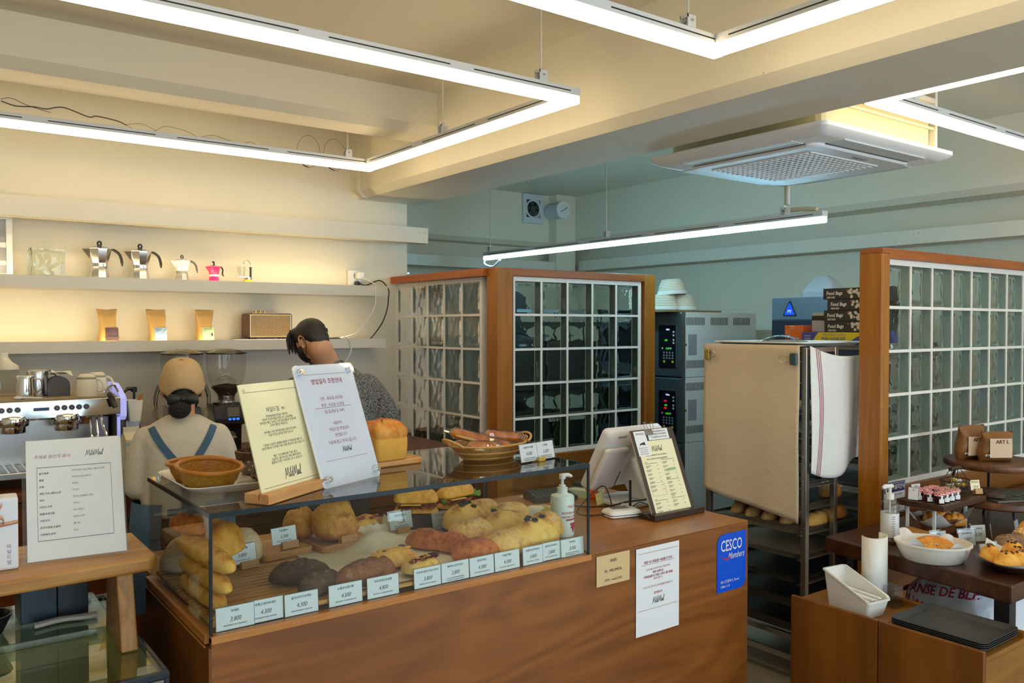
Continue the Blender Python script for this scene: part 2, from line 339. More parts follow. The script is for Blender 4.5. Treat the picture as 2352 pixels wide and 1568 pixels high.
# beams
def beam_x(x0, x1, y0, y1, zb, zt, ch):   # long in y
    return [(x0, zt), (x0, zb + ch), (x0 + ch, zb), (x1 - ch, zb), (x1, zb + ch), (x1, zt)]
struct(G().prism(beam_x(2.425, 2.95, 0, 0, 2.428, 2.88, .042), -2.5, 5.0, 'Y').prism([(2.40, 2.88), (2.40, 2.47), (2.44, 2.43), (2.5, 2.43), (2.5, 2.88)], 4.9, 5.0, 'Y'), 'trim_1', SPOT, smooth=0)
struct(G().prism([(3.955, 2.88), (3.955, 2.70), (4.0, 2.655), (4.2, 2.655), (4.24, 2.70), (4.24, 2.88)], -2.3, 2.43, 'X'), 'trim_2', SPOT, smooth=0)
struct(G().prism([(5.44, 2.88), (5.44, 2.46), (5.48, 2.42), (5.72, 2.42), (5.72, 2.88)], -2.5, 6.6, 'Y').prism([(6.4, 2.88), (6.4, 2.42), (6.44, 2.38), (6.6, 2.38), (6.6, 2.88)], 2.0, 5.44, 'X').box(5.2, 5.44, 6.28, 6.4, 2.1, 2.88), 'trim_3', PAINT, smooth=0)
# steel channels running round the room
def chan(g, a0, a1, f, d, z0, z1, ax):
    t = .008
    if ax == 'X': g.box(a0, a1, f, f + t, z0, z1).box(a0, a1, f + t, f + d, z0, z0 + t).box(a0, a1, f + t, f + d, z1 - t, z1)
    else: g.box(f, f + t, a0, a1, z0, z1).box(f + t, f + d, a0, a1, z0, z0 + t).box(f + t, f + d, a0, a1, z1 - t, z1)
    return g
g = chan(G(), -2.3, 2.855, 4.78, .1, 2.147, 2.248, 'X')
for x in (-1.5, .3, 1.6, 2.6): g.box(x, x + .05, 4.8, 5.0, 2.16, 2.23)
ch1 = struct(g, 'trim_4', CREAMW, smooth=0)
for x in (2.79, 2.825):
    for z in (2.175, 2.222): G().ball((x, 4.78, z), .008, .005, .008, 10, 6).done('bolt', CREAMW, ch1)
g = chan(G(), -2.4, 6.3, 5.5, .1, 2.15, 2.245, 'Y')
for y in (-1, .8, 2.6, 4.4): g.box(5.52, 5.72, y, y + .05, 2.16, 2.23)
ch2 = struct(g, 'trim_5', CREAMW, smooth=0)
for dy in (-.1, -.06, .06, .1):
    for z in (2.172, 2.222): G().ball((5.5, 2.95 + dy, z), .005, .008, .008, 10, 6).done('bolt', CREAMW, ch2)
g = chan(G(), 2.0, 5.3, 6.3, .1, 2.13, 2.225, 'X').box(2.3, 2.35, 6.32, 6.6, 2.14, 2.21).box(4.6, 4.65, 6.32, 6.6, 2.14, 2.21)
struct(g, 'trim_6', CREAMW, smooth=0)
# old cracks and patched pipe holes on the shelf wall
CR = mat('crack', (.09, .075, .05), .9); CR2 = mat('crack_light', (.42, .36, .22), .9)
def wallmark(pts, wd, m, name='crack'):
    g = G(); g.ribbon([(p[0], p[1]) for p in spline([(a, b, 0) for a, b in pts], 8)], wd, y=4.9985); return g.done(name, m, wb, smooth=0)
rnd = random.Random(3)
main = [(.455, 2.754), (.52, 2.735), (.60, 2.745), (.66, 2.74), (.74, 2.76), (.86, 2.735), (.9, 2.745), (1.0, 2.725), (1.05, 2.715)]
wallmark([(x, z + rnd.uniform(-.006, .006)) for x, z in main], .006, CR); wallmark([(.455, 2.76), (.5, 2.772), (.58, 2.745), (.68, 2.725)], .003, CR)
wallmark([(1.05, 2.715), (1.13, 2.73), (1.2, 2.70), (1.12, 2.685), (1.05, 2.712)], .004, CR2); wallmark([(1.2, 2.70), (1.26, 2.735), (1.38, 2.72), (1.43, 2.69), (1.35, 2.675), (1.25, 2.69), (1.2, 2.70)], .004, CR2)
wallmark([(1.43, 2.69), (1.52, 2.72), (1.62, 2.7), (1.68, 2.68), (1.74, 2.71), (1.82, 2.68), (1.9, 2.665), (2.02, 2.69)], .004, CR2); wallmark([(1.43, 2.69), (1.5, 2.7), (1.6, 2.675), (1.68, 2.68)], .003, CR2)
for cx, cz in ((2.115, 2.70), (2.29, 2.70)):
    wallmark([(cx + .075 * math.cos(a * PI / 8), cz + .1 * math.sin(a * PI / 8)) for a in range(17)], .004, CR2, 'patched_hole')
    wallmark([(cx + .075 * math.cos(a * PI / 8), cz + .1 * math.sin(a * PI / 8)) for a in range(8, 13)], .006, CR, 'patched_hole')
# ---------------------------------------------------------------- glass block partitions
GB, GBt, GBb = nt('glass_block')
GBb.inputs['Base Color'].default_value = (.80, .89, .86, 1); GBb.inputs['Transmission Weight'].default_value = 1; GBb.inputs['Roughness'].default_value = .03; GBb.inputs['IOR'].default_value = 1.16
SEGS = [((.30, .98), (.46, .62)), ((.62, .98), (.46, .62)), ((.46, .62), (.34, .36)), ((.34, .36), (.52, .2)), ((.52, .2), (.56, .04)), ((.34, .36), (.0, .25)), ((.62, .34), (.95, .55)), ((.80, .95), (.7, .7))]
def blockh(u, v):
    h = 0
    for (a, b) in SEGS:
        dx, dy = b[0] - a[0], b[1] - a[1]; t = max(0, min(1, ((u - a[0]) * dx + (v - a[1]) * dy) / (dx * dx + dy * dy)))
        d = math.hypot(u - a[0] - t * dx, v - a[1] - t * dy); h += math.exp(-(d / .055) ** 2)
    e = min(u, v, 1 - u, 1 - v)
    return .0017 * min(1.3, h) + .0010 * math.sin(7 * u + 3 * v) - .005 * (1 if e > .07 else 0)
def block_panel(par, cols, rows, pitch, x0, z0, M, edge='block_edge', ec=(.10, .135, .12), amp=1.5):
    T = .030; B = pitch - .014
    g = G(); s0 = 0
    for i in range(cols):
        for j in range(rows):
            a, b = x0 + i * pitch + .007, z0 + j * pitch + .007
            for sg in (-1, 1): g.grid(lambda u, v: (a + u * B, sg * (T + amp * blockh(u, v)), b + v * B), 16, 16)
            for (p, q) in (((0, 0), (1, 0)), ((1, 0), (1, 1)), ((1, 1), (0, 1)), ((0, 1), (0, 0))):
                g.grid(lambda u, v: (a + B * (p[0] + (q[0] - p[0]) * u), -T - amp * blockh(0, 0) + v * 2 * (T + amp * blockh(0, 0)), b + B * (p[1] + (q[1] - p[1]) * u)), 16, 1, 1)
    bmesh.ops.remove_doubles(g.bm, verts=g.bm.verts, dist=1e-5)
    g.xf(M); g.done('glass_blocks', [GB, mat(edge, ec, .35, var=.1)], par, smooth=50)
    g = G(); L, Hh = cols * pitch, rows * pitch
    for i in range(cols + 1):
        x = x0 + i * pitch; e = .012 if i in (0, cols) else 0; g.box(x - .0068 - (e if i == 0 else 0), x + .0068 + (e if i == cols else 0), -.036, .036, z0 - .018, z0 + Hh + .018)
    for j in range(rows + 1):
        z = z0 + j * pitch; e = .012; g.box(x0 - .018, x0 + L + .018, -.0355, .0355, z - .0068 - (e if j == 0 else 0), z + .0068 + (e if j == rows else 0))
    g.xf(M); g.done('grout_grid', WPAINT, par, smooth=0)
def RZ(a, x, y, z=0): return Matrix.Translation((x, y, z)) @ Matrix.Rotation(a, 4, 'Z')
# L-shaped partition in the middle
t = thing('glass_block_partition', 'L-shaped glass block partition in orange wood frame behind the bread counter', 'partition', (2.72, 3.8, 0))
block_panel(t, 5, 5, .2, 0, 0, RZ(0, .13, .055, .865)); block_panel(t, 5, 5, .2, 0, 0, RZ(-PI / 2, .055, 1.2, .865), amp=.3)
G().box(0, .105, 0, .105, 0, 1.93).box(-.002, .0, .0, .07, 0, 1.93).done('corner_post', WOODF, t, smooth=0, bevel=.004)
G().box(.106, .112, .003, .1, .8, 1.925).done('joint_strip', DARK, t, smooth=0)
G().box(1.165, 1.26, 0, .105, 0, 1.93).done('end_post', WOODF, t, smooth=0, bevel=.004)
G().box(.105, 1.165, 0, .105, 1.885, 1.93).done('top_rail', WOODFX, t, smooth=0, bevel=.003)
o = G().box(-.03, .105, .105, 1.2, 1.885, 1.93).done('top_rail', wood('rail_y', '96490f', 'b8661c', 'Y', 2.5, .38, 10), t, smooth=0, bevel=.003)
G().box(.105, 1.165, .0, .105, 0, .845).box(0, .105, .105, 1.2, 0, .845).done('base_panel', WOODP, t, smooth=0, bevel=.003)
# long partition on the right
t = thing('glass_block_partition', 'long straight glass block partition behind the pastry table', 'partition', (3.54, 2.0, 0))
block_panel(t, 9, 5, .2, 0, 0, RZ(0, .078, .055, .885), 'block_edge_pale', (.42, .50, .45))
G().box(0, .06, 0, .112, 0, 1.925).done('end_post', WOODF, t, smooth=0, bevel=.004)
G().box(-.012, .0, .0, .105, 0, 1.925).done('post_face', wood('post_orange', '90540d', 'ac6c14', 'Z', 2.5, .4, 12), t, smooth=0, bevel=.002)
G().box(.06, 2.17, 0, .112, 1.905, 1.95).box(0, .06, 0, .112, 1.925, 1.95).done('top_rail', WOODFX, t, smooth=0, bevel=.003)
G().box(1.9, 2.17, 0, .112, 0, 1.905).done('end_post', WOODF, t, smooth=0, bevel=.004)
G().box(.06, 1.9, .0, .112, 0, .865).done('base_panel', WOODP, t, smooth=0, bevel=.003)
# ---------------------------------------------------------------- hanging light runs
TUBEW = emit('tube_warm', WARM, TUBE_W); TUBEC = emit('tube_cool', COOL, TUBE_C); ALU = mat('light_housing', (.62, .64, .66), .4, var=.02)
def run(par, a, b, ax, f, z, side, tm):
    """one straight light from a to b along ax; f = outer edge on the other axis, body on the given side (+1/-1)"""
    y0, y1 = sorted((f, f + side * .05)); yc = (y0 + y1) / 2
    def bx(g, p, q, r, s, u, v): return g.box(p, q, r, s, u, v) if ax == 'X' else g.box(r, s, p, q, u, v)
    bx(G(), a, b, yc - .022, yc + .022, z, z + .031).done('diffuser', tm, par, smooth=0, bevel=.006)
    bx(G(), a, b, y0, y1, z + .031, z + .062).done('housing', ALU, par, smooth=0, bevel=.002)
    g = G(); L = b - a; k = max(1, round(L / .6)); 
    for i in range(k):
        p = a + L * i / k; q = p + L / k
        for yy in (y0 - .0006, y1 - .0004): bx(g, p + .09 * L / k, q - .09 * L / k, yy, yy + .001, z + .043, z + .0475)
    g.done('slot', BLACK, par, smooth=0)
def rod(par, x, y, z, top=2.88, r=.004, m=CREAMW):
    G().cyl((x, y, z + .1), (x, y, top), r, n=8).done('rod', m, par)
    G().box(x - .019, x + .019, y - .017, y - .014, z + .062, z + .105).box(x - .019, x + .019, y + .014, y + .017, z + .062, z + .105).box(x - .019, x - .016, y - .017, y + .017, z + .095, z + .105).done('bracket', ALU, par, smooth=0)
    g = G().cyl((x, y - .022, z + .087), (x, y + .02, z + .087), .004, n=8).cyl((x, y, z + .095), (x, y, z + .115), .007, n=6); g.done('bolt', STEEL, par)
z = 2.48
t = thing('hanging_light', 'U-shaped hanging tube light over the barista bar, nearest the coffee shelves', 'light', (0, 0, 0))
run(t, -.6, 2.2, 'X', 2.508, z, 1, TUBEW); run(t, 2.558, 4.28, 'Y', 2.2, z, -1, TUBEW); run(t, -.6, 2.2, 'X', 4.33, z, -1, TUBEW)
for x, y in ((2.02, 2.533), (2.175, 3.5), (2.05, 4.305), (.2, 2.533), (.2, 4.305)): rod(t, x, y, z, 2.655 if False else 2.88)
t = thing('hanging_light', 'L-shaped hanging tube light at the top of the frame, left of the concrete beam', 'light', (0, 0, 0))
run(t, -.6, 2.19, 'X', 1.834, z, -1, TUBEW); run(t, -.6, 1.784, 'Y', 2.19, z, -1, TUBEW)
for x, y in ((2.04, 1.81), (.3, 1.81), (2.165, .3)): rod(t, x, y, z)
t = thing('hanging_light', 'L-shaped hanging tube light beside the ceiling air conditioner', 'light', (0, 0, 0))
run(t, 3.115, 5.3, 'X', 1.848, z, -1, TUBEW); run(t, -.6, 1.798, 'Y', 3.115, z, 1, TUBEW)
for x, y in ((3.45, 1.823), (5.0, 1.823), (3.14, .5)): rod(t, x, y, z)
z = 2.15
t = thing('hanging_light', 'single straight blue-white tube light hanging in the kitchen', 'light', (0, 0, 0))
run(t, 2.57, 5.73, 'Y', 3.95, z, 1, TUBEC)
for y in (2.82, 4.26, 5.66): rod(t, 3.975, y, z)
G().cyl((3.975, 2.80, 2.27), (3.975, 2.80, 2.88), .012, n=10).done('conduit', CREAMW, t)
G().tube(spline([(3.975, 2.78, 2.24), (3.975, 2.7, 2.235), (3.975, 2.62, 2.225)], 4), .012, 8).done('cable', mat('old_cable', (.62, .55, .36), .6), t)
G().tube(spline([(3.975, 5.73, 2.165), (3.975, 5.74, 2.12), (3.975, 5.62, 2.09), (3.975, 5.52, 2.14)], 6), .008, 8).done('cable', WHITE, t)
# ---------------------------------------------------------------- ceiling air conditioner
ACW = mat('ac_white', (.80, .81, .82), .45, var=.02)
t = thing('ceiling_air_conditioner', 'white square cassette air conditioner hanging beside the concrete beam', 'air conditioner', (3.475, 2.39, 2.385))
a = .525; b = .48
g = G()
rr = []
for s_, zz in ((1, .028), (1, .012), (.985, .002), (.93, -.012), (.9, -.018)): rr.append([(x * s_, y * s_, zz) for x, y in rrect(-a, a, -b, b, .03)])
g.rings(rr, 0, True, True); g.done('panel', ACW, t, smooth=30)
g = G(); rr = []
for s_, zz in ((1, -.016), (1, -.027), (.985, -.033)): rr.append([(x * s_, y * s_, zz) for x, y in rrect(-a * .73, a * .73, -b * .73, b * .73, .06)])
g.rings(rr); g.done('intake_cover', ACW, t, smooth=30)
for sx, sy, vert in ((0, -1, 0), (0, 1, 0), (-1, 0, 1), (1, 0, 1)):
    g = G()
    if not vert: g.box(-a * .62, a * .62, sy * b * .83 - .045, sy * b * .83 + .045, -.021, -.014)
    else: g.box(sx * a * .83 - .045, sx * a * .83 + .045, -b * .62, b * .62, -.021, -.014)
    g.done('louver', mat('louver_grey', (.70, .72, .74), .5, var=.02), t, smooth=0, bevel=.004)
    g = G()
    if not vert: g.box(-a * .62, a * .62, sy * b * .745 - .004, sy * b * .745 + .004, -.0225, -.016)
    else: g.box(sx * a * .745 - .004, sx * a * .745 + .004, -b * .62, b * .62, -.0225, -.016)
    g.done('air_gap', BLACK, t, smooth=0)
g = G()
for i in range(13):
    for j in range(17):
        x = -a * .5 + a * .92 * i / 12 - .02; y = -b * .5 + b * 1.05 * j / 16 - .01
        V = [g.bm.verts.new(p) for p in ((x - .016, y - .008, -.034), (x + .016, y - .008, -.034), (x + .004, y + .011, -.034))]; g.face(V)
g.done('intake_grille', mat('grille_dark', (.20, .22, .24), .6), t, smooth=0)
g = G()
for i in range(14): g.box(-a * .5 + a * .92 * i / 13 - .0375, -a * .5 + a * .92 * i / 13 - .0345, -b * .53, b * .57, -.038, -.033)
for j in range(18): g.box(-a * .56, a * .46, -b * .5 + b * 1.05 * j / 17 - .0215, -b * .5 + b * 1.05 * j / 17 - .019, -.038, -.033)
g.done('grille_bars', ACW, t, smooth=0)
g = G(); g.text('SAMSUNG', .026, 0, 0, M=Matrix.Translation((.02, -b * .62, -.0345)) @ Matrix.Rotation(-PI / 2, 4, 'X') @ Matrix.Rotation(0, 4, 'Z'), bold=.01); g.done('logo', DARK, t, smooth=0)
g = G().box(-.44, .44, -.41, .41, .02, .27); g.done('casing', mat('ac_case', (.66, .60, .36), .55, var=.08, scale=4), t, smooth=0, bevel=.03)
g = G()
for k in range(3): g.box(-.455, .445, -.425, -.41, .13 + .03 * k, .142 + .03 * k)
g.box(-.455, .445, -.43, .43, .255, .275).box(.44, .46, -.43, -.37, .0, .42); g.done('casing_rib', CREAMW, t, smooth=0, bevel=.003)
for x, y in ((.47, -.42), (.47, .42), (-.40, .42)): G().cyl((x, y, .12), (x, y, .495), .005, n=8).done('hanger_rod', STEEL, t)
G().cyl((-.47, .3, .16), (-.47, -.3, .16), .02, n=10).cyl((-.47, -.3, .16), (-.47, -.3, .495), .02, n=10).done('drain_pipe', CREAMW, t)
# ---------------------------------------------------------------- extractor fan and flue
t = thing('extractor_fan', 'square white extractor fan on the kitchen wall under the ceiling', 'fan', (4.99, 6.4, 2.735))
GREYW = mat('greyed_white', (.62, .66, .68), .5)
g = G(); ring = rrect(-.125, .125, -.14, .14, .01); hole = [(.085 * math.cos(2 * PI * i / 24), .085 * math.sin(2 * PI * i / 24)) for i in range(24)]
g.box(-.125, .125, -.03, -.0005, -.14, -.085).box(-.125, .125, -.03, -.0005, .085, .14).box(-.125, -.085, -.03, -.0005, -.085, .085).box(.085, .125, -.03, -.0005, -.085, .085)
g.done('frame', GREYW, t, smooth=0, bevel=.004)
g = G().tube([(.083 * math.cos(2 * PI * i / 24), -.02, .083 * math.sin(2 * PI * i / 24)) for i in range(24)], .01, 8, closed=True); g.done('rim', GREYW, t)
G().cyl((0, -.004, 0), (0, -.001, 0), .1, n=24).done('fan_housing', BLACK, t)
G().cyl((0, -.024, 0), (0, -.004, 0), .03, n=16).done('hub', DARK, t)
for k in range(5):
    a0 = k * 2 * PI / 5; g = G(); g.grid(lambda u, v: ((.025 + .05 * u) * math.cos(a0 + .9 * v), -.008 - .01 * v, (.025 + .05 * u) * math.sin(a0 + .9 * v)), 3, 4); g.done('blade', DARK, t)
t = thing('flue_pipe', 'round white flue pipe stub beside the extractor fan', 'pipe', (5.21, 6.4, 2.72))
G().cyl((0, 0, 0), (0, -.2, 0), .078, n=32).done('pipe', GREYW, t); G().cyl((0, -.2, 0), (0, -.222, 0), .086, n=32).done('cap', WHITE, t, bevel=.004)
G().tube([(-.04, -.223, -.02), (.0, -.224, .0), (.045, -.223, .03)], .003, 6).done('seam', DARK, t)
# ================================================================ COFFEE SHELVES
SHELF = mat('shelf_paint', (.66, .62, .52), .5, var=.03)
LEDM = emit('led_warm', LED, LED_S)
def wall_shelf(label, x1, z0, z1, plate):
    t = thing('wall_shelf', label, 'shelf', (0, 4.78, z0))
    G().box(-2.3, x1, 0, .006, 0, z1 - z0).box(-2.3, x1, .006, .22, plate - z0 - .008, plate - z0).done('board', SHELF, t, smooth=0)
    G().box(-2.3, x1 - .18, .012, .024, plate - z0, plate - z0 + .006).done('led_strip', LEDM, t, smooth=0, label='warm glowing light strip behind the front lip')
    G().box(-2.3, x1, .2, .219, 0, plate - z0 - .008).done('wall_rail', SHELF, t, smooth=0)
wall_shelf('upper glowing wall shelf holding the moka pots', 2.555, 1.792, 1.856, 1.84)
wall_shelf('lower glowing wall shelf holding kraft coffee bags and a radio', 2.54, 1.463, 1.5215, 1.502)
S2 = 1.84; S3 = 1.502; SY = 4.895
BLUEREF = STEEL
RUB = mat('black_rubber', (.02, .02, .02), .45)
def moka(label, x, y, h, body, base, band, knob=RUB, tail=False):
    t = thing('moka_pot', label, 'moka pot', (x, y, S2), .12)
    q = h / .207; k = 1 if not tail else .9
    def oct(pr, m, nm, n=8): 
        g = G(); g.lathe([(r * q, z * q) for r, z in pr], n, fn=None); return g.xf(Matrix.Rotation(PI / 8, 4, 'Z')).done(nm, m, t, smooth=20)
    oct([(.052, 0), (.053, .006), (.041, .074), (.038, .078)], base, 'boiler')
    G().lathe([(.037 * q, .076 * q), (.040 * q, .078 * q), (.040 * q, .093 * q), (.037 * q, .095 * q)], 24).done('collar', band, t)
    oct([(.040, .094), (.042, .098), (.058, .166), (.0585, .170)], body, 'jug')
    oct([(.0585, .170), (.058, .173), (.03, .184), (.012, .187), (.004, .188)], body if not tail else STEEL, 'lid')
    g = G(); V = [g.bm.verts.new((a * q, b * q, c * q)) for a, b, c in ((-.045, -.018, .168), (-.045, .018, .168), (-.086, 0, .168), (-.05, 0, .118))]
    for f in ((0, 1, 2), (1, 3, 2), (0, 2, 3), (0, 3, 1)): g.face([V[i] for i in f])
    g.done('spout', body, t, smooth=0)
    if not tail:
        g = G().tube([(.009 * math.cos(2 * PI * i / 16) * q, 0, (.2 + .011 * math.sin(2 * PI * i / 16)) * q) for i in range(16)], .005 * q, 8, closed=True).cyl((0, 0, .184 * q), (0, 0, .191 * q), .007 * q, n=10); g.done('knob', knob, t)
        pts = spline([(.05, 0, .166), (.075, 0, .168), (.1, 0, .15), (.112, 0, .12), (.116, 0, .085)], 5)
    else:
        g = G().tube([p * q for p in spline([(0, 0, .186), (.002, 0, .2), (-.004, 0, .212), (-.018, 0, .216)], 4)], [.008 * q] * 6 + [.009 * q, .011 * q, .012 * q, .009 * q, .006 * q, .004 * q, .002 * q], 8); g.done('knob', knob, t)
        pts = spline([(.05, 0, .166), (.075, 0, .166), (.088, 0, .14), (.084, 0, .105), (.098, 0, .08)], 5)
    G().tube([p * q for p in pts], [.011 * q] * 3 + [.0095 * q] * (len(pts) - 6) + [.007 * q, .006 * q, .004 * q], 8, flat=.8).done('handle', knob, t)
    G().box(.046 * q, .066 * q, -.006 * q, .006 * q, .16 * q, .172 * q).done('hinge', STEEL, t, smooth=0)
    G().text('BIALETTI', .010 * q, 0, 0, M=Matrix.Translation((-.006 * q, -.0415 * q, .104 * q)) @ Matrix.Rotation(-.2, 4, 'X'), bold=.01).done('lettering', INK, t, smooth=0)
ALUM = mat('polished_aluminium', (.80, .79, .76), .18, metal=1, var=.05)
moka('large silver moka pot, leftmost on the upper shelf', .889, SY, .207, ALUM, ALUM, ALUM)
moka('large silver moka pot standing beside the small white one', 1.092, SY, .203, ALUM, ALUM, ALUM)
moka('medium white moka pot with grey handle and band', 1.313, SY, .155, mat('white_enamel', (.86, .85, .82), .3), STEEL, mat('grey_band', (.22, .22, .2), .5), mat('grey_handle', (.09, .09, .085), .5))
PINK = mat('hot_pink', (.80, .015, .16), .3)
moka('small hot pink moka pot with black tail handle', 1.49, SY, .125, PINK, PINK, WHITE, RUB, True)
t = thing('mini_espresso_maker', 'tiny yellow-based espresso maker with curved steel spout and glass cup', 'coffee maker', (1.69, SY, S2))
G().lathe([(.024, 0), (.026, .004), (.026, .03), (.022, .034)], 24).done('base', mat('yellow_plastic', (.85, .6, .02), .4), t)
G().lathe([(.022, .034), (.024, .036), (.024, .048), (.02, .05)], 24).box(-.07, .0, -.02, .02, .046, .05).done('platform', CHROME, t)
G().cyl((.014, 0, .05), (.014, 0, .105), .006, n=10).cyl((.014, 0, .104), (.014, 0, .108), .009, n=10).done('stem', RUB, t)
G().tube(spline([(.014, 0, .108), (.012, 0, .13), (-.004, 0, .148), (-.022, 0, .142), (-.03, 0, .125)], 5), .0025, 8).done('spout', STEEL, t)
G().lathe([(.016, .0), (.018, .002), (.024, .06), (.022, .06), (.0165, .004), (.002, .003)], 20, c=(-.04, 0, .05)).done('glass_cup', pane('clear_glass', (.95, .97, .95)), t)
# small glass block, framed picture
t = thing('glass_block', 'single clear glass block standing on the upper shelf', 'glass block', (.64, SY, S2), .2)
g = G(); B = .158
for sg in (-1, 1): g.grid(lambda u, v: (-B / 2 + u * B, sg * (.032 + .5 * blockh(u, v) - (.003 if min(u, v, 1 - u, 1 - v) > .1 else 0)), v * B), 18, 18)
for (p, q) in (((0, 0), (1, 0)), ((1, 0), (1, 1)), ((1, 1), (0, 1)), ((0, 1), (0, 0))):
    g.grid(lambda u, v: (B * (p[0] + (q[0] - p[0]) * u - .5), -.032 + .064 * v - (.5 - v) * blockh(0, 0), B * (p[1] + (q[1] - p[1]) * u)), 18, 1)
bmesh.ops.remove_doubles(g.bm, verts=g.bm.verts, dist=1e-5)
g.done('body', mat('pale_glass', (.93, .97, .86), .05, var=0, trans=1), t)
t = thing('framed_picture', 'white framed picture leaning at the left end of the upper shelf', 'picture', (.24, 4.90, S2), 0, tilt=-.06)
g = G().box(-.25, .25, -.012, .012, 0, .025).box(-.25, .25, -.012, .012, .30, .325).box(-.25, -.222, -.012, .012, .025, .30).box(.222, .25, -.012, .012, .025, .30); g.done('frame', WHITE, t, smooth=0, bevel=.002)
G().box(-.222, .222, -.002, .006, .025, .30).done('print', mat('grey_print', (.45, .45, .47), .4, var=.5, scale=9), t, smooth=0)
G().box(-.222, .222, -.006, -.005, .025, .30).done('glazing', pane('picture_glass', (.95, .95, .95), 1.5), t, smooth=0)
# socket block, charger, cables
t = thing('socket_block', 'white double wall socket with a charger above the upper shelf end', 'socket', (2.415, 5.0, S2))
G().box(-.045, .045, -.03, -.001, .004, .125).done('housing', WHITE, t, smooth=0, bevel=.006)
G().cyl((.014, -.031, .087), (.014, -.027, .087), .024, n=20).cyl((.014, -.031, .035), (.014, -.027, .035), .024, n=20).done('socket', mat('socket_grey', (.3, .3, .3), .4), t)
t = thing('phone_charger', 'white plug charger in the wall socket', 'charger', (2.435, 4.968, S2 + .087))
G().box(-.02, .026, -.045, .0, -.022, .024).done('body', WHITE, t, smooth=0, bevel=.005); G().tube(spline([(.01, -.045, -.01), (.04, -.16, -.06), (.03, -.195, -.1), (.025, -.197, -.19), (-.01, -.197, -.26), (-.1, -.19, -.36), (-.18, -.15, -.395), (-.22, -.12, -.4)], 6), .0028, 6).done('cord', WHITE, t)
G().tube(spline([(-.22, -.12, -.398), (-.185, -.19, -.392), (-.155, -.2, -.42), (-.145, -.2, -.475), (-.17, -.2, -.53), (-.2, -.15, -.6)], 6), .0028, 6).done('cord', WHITE, t)
t = thing('black_plug', 'black plug with a black cord hanging past the shelf end', 'plug', (2.429, 4.968, S2 + .035))
G().cyl((0, 0, 0), (0, -.03, 0), .017, .012, n=16).done('plug', BLACK, t); G().tube(spline([(0, -.03, 0), (.04, -.06, -.01), (.105, -.12, .02), (.128, -.19, -.04), (.122, -.2, -.1), (.115, -.2, -.16), (.08, -.2, -.25), (.035, -.16, -.335), (.02, -.12, -.365)], 6), .0042, 6).done('cord', BLACK, t)
tag(G().box(2.15, 2.235, 4.79, 4.86, S3 + .01, S3 + .026).box(2.16, 2.225, 4.80, 4.85, S3, S3 + .01).done('phone', BLACK, None, smooth=0, bevel=.005), 'black phone charging at the right end of the lower shelf', 'phone')
# kraft coffee bags
KRAFT = mat('kraft', (.50, .31, .10), .6, var=.12, scale=12, bump=.25, bscale=40)
def coffee_bag(label, x, c, name, seed, art):
    t = thing('coffee_bag', label, 'coffee bag', (x, 4.885, S3), .1, 'kraft coffee bags on the lower shelf')
    rd = random.Random(seed); rr = []
    for k in range(13):
        f = k / 12; w_ = .042 + .008 * max(0, f - .6) * 2.5 + .004 * math.sin(f * 6 + seed); d = .032 * (1 - f ** 1.6) + .0035; z = f * .188
        sx = -.01 * max(0, f - .62) * (1.6 if seed % 2 else -.4)
        ring = []
        for a in range(20):
            th = 2 * PI * a / 20; ca, sa = math.cos(th), math.sin(th); e = .45
            ring.append((sx + w_ * abs(ca) ** e * (1 if ca > 0 else -1), d * abs(sa) ** e * (1 if sa > 0 else -1) + rd.uniform(-.0012, .0012) * (f > .1), z + (.003 * math.sin(th * 2 + seed) if k > 10 else 0)))
        rr.append(ring)
    G().rings(rr).done('pouch', KRAFT, t, smooth=50)
    g = G(); yy = lambda z: -.0335 * (1 - (z / .188) ** 1.6) - .0042
    g.grid(lambda u, v: (-.022 + .066 * u - (.006 if u == 1 and False else 0), yy(.02 + .07 * v), .02 + .07 * v), 1, 4); g.done('label', c, t, smooth=0)
    M = Matrix.Translation((-.017, yy(.08) - .0006, .081)) @ Matrix.Rotation(-.12, 4, 'X')
    g = G(); g.text(name, .011, 0, 0, M=M, align='LEFT', bold=.01); fine(g, -.006, .07, .02, .004, y=yy(.07) - .0008); fine(g, .0, .028, .024, .004, y=yy(.028) - .0008); g.done('lettering', INK, t, smooth=0)
    g = G(); g.ribbon([(p.x, p.y) for p in spline([(a, b, 0) for a, b in art[0]], 4)], art[1], y=yy(.05) - .001); g.done('print', art[2], t, smooth=0)
coffee_bag('kraft coffee bag with dark purple label, left of the other bags', .925, mat('purple_label', (.10, .05, .07), .5, var=.6, scale=40), 'CROW', 1, ([(-.02, .03), (.0, .04), (.02, .033), (.042, .045)], .022, mat('dark_label', (.03, .02, .025), .6)))
coffee_bag('kraft coffee bag with pale blue label', 1.173, mat('blue_label', (.25, .42, .66), .5), 'EAGLE', 3, ([(.02, .045), (.03, .06), (.044, .075)], .007, mat('eagle_white', (.85, .8, .6), .6)))
coffee_bag('kraft coffee bag with pale green label', 1.43, mat('green_label', (.42, .58, .40), .5), 'SPARROW', 2, ([(.04, .025), (.034, .04), (.03, .058)], .010, INK))
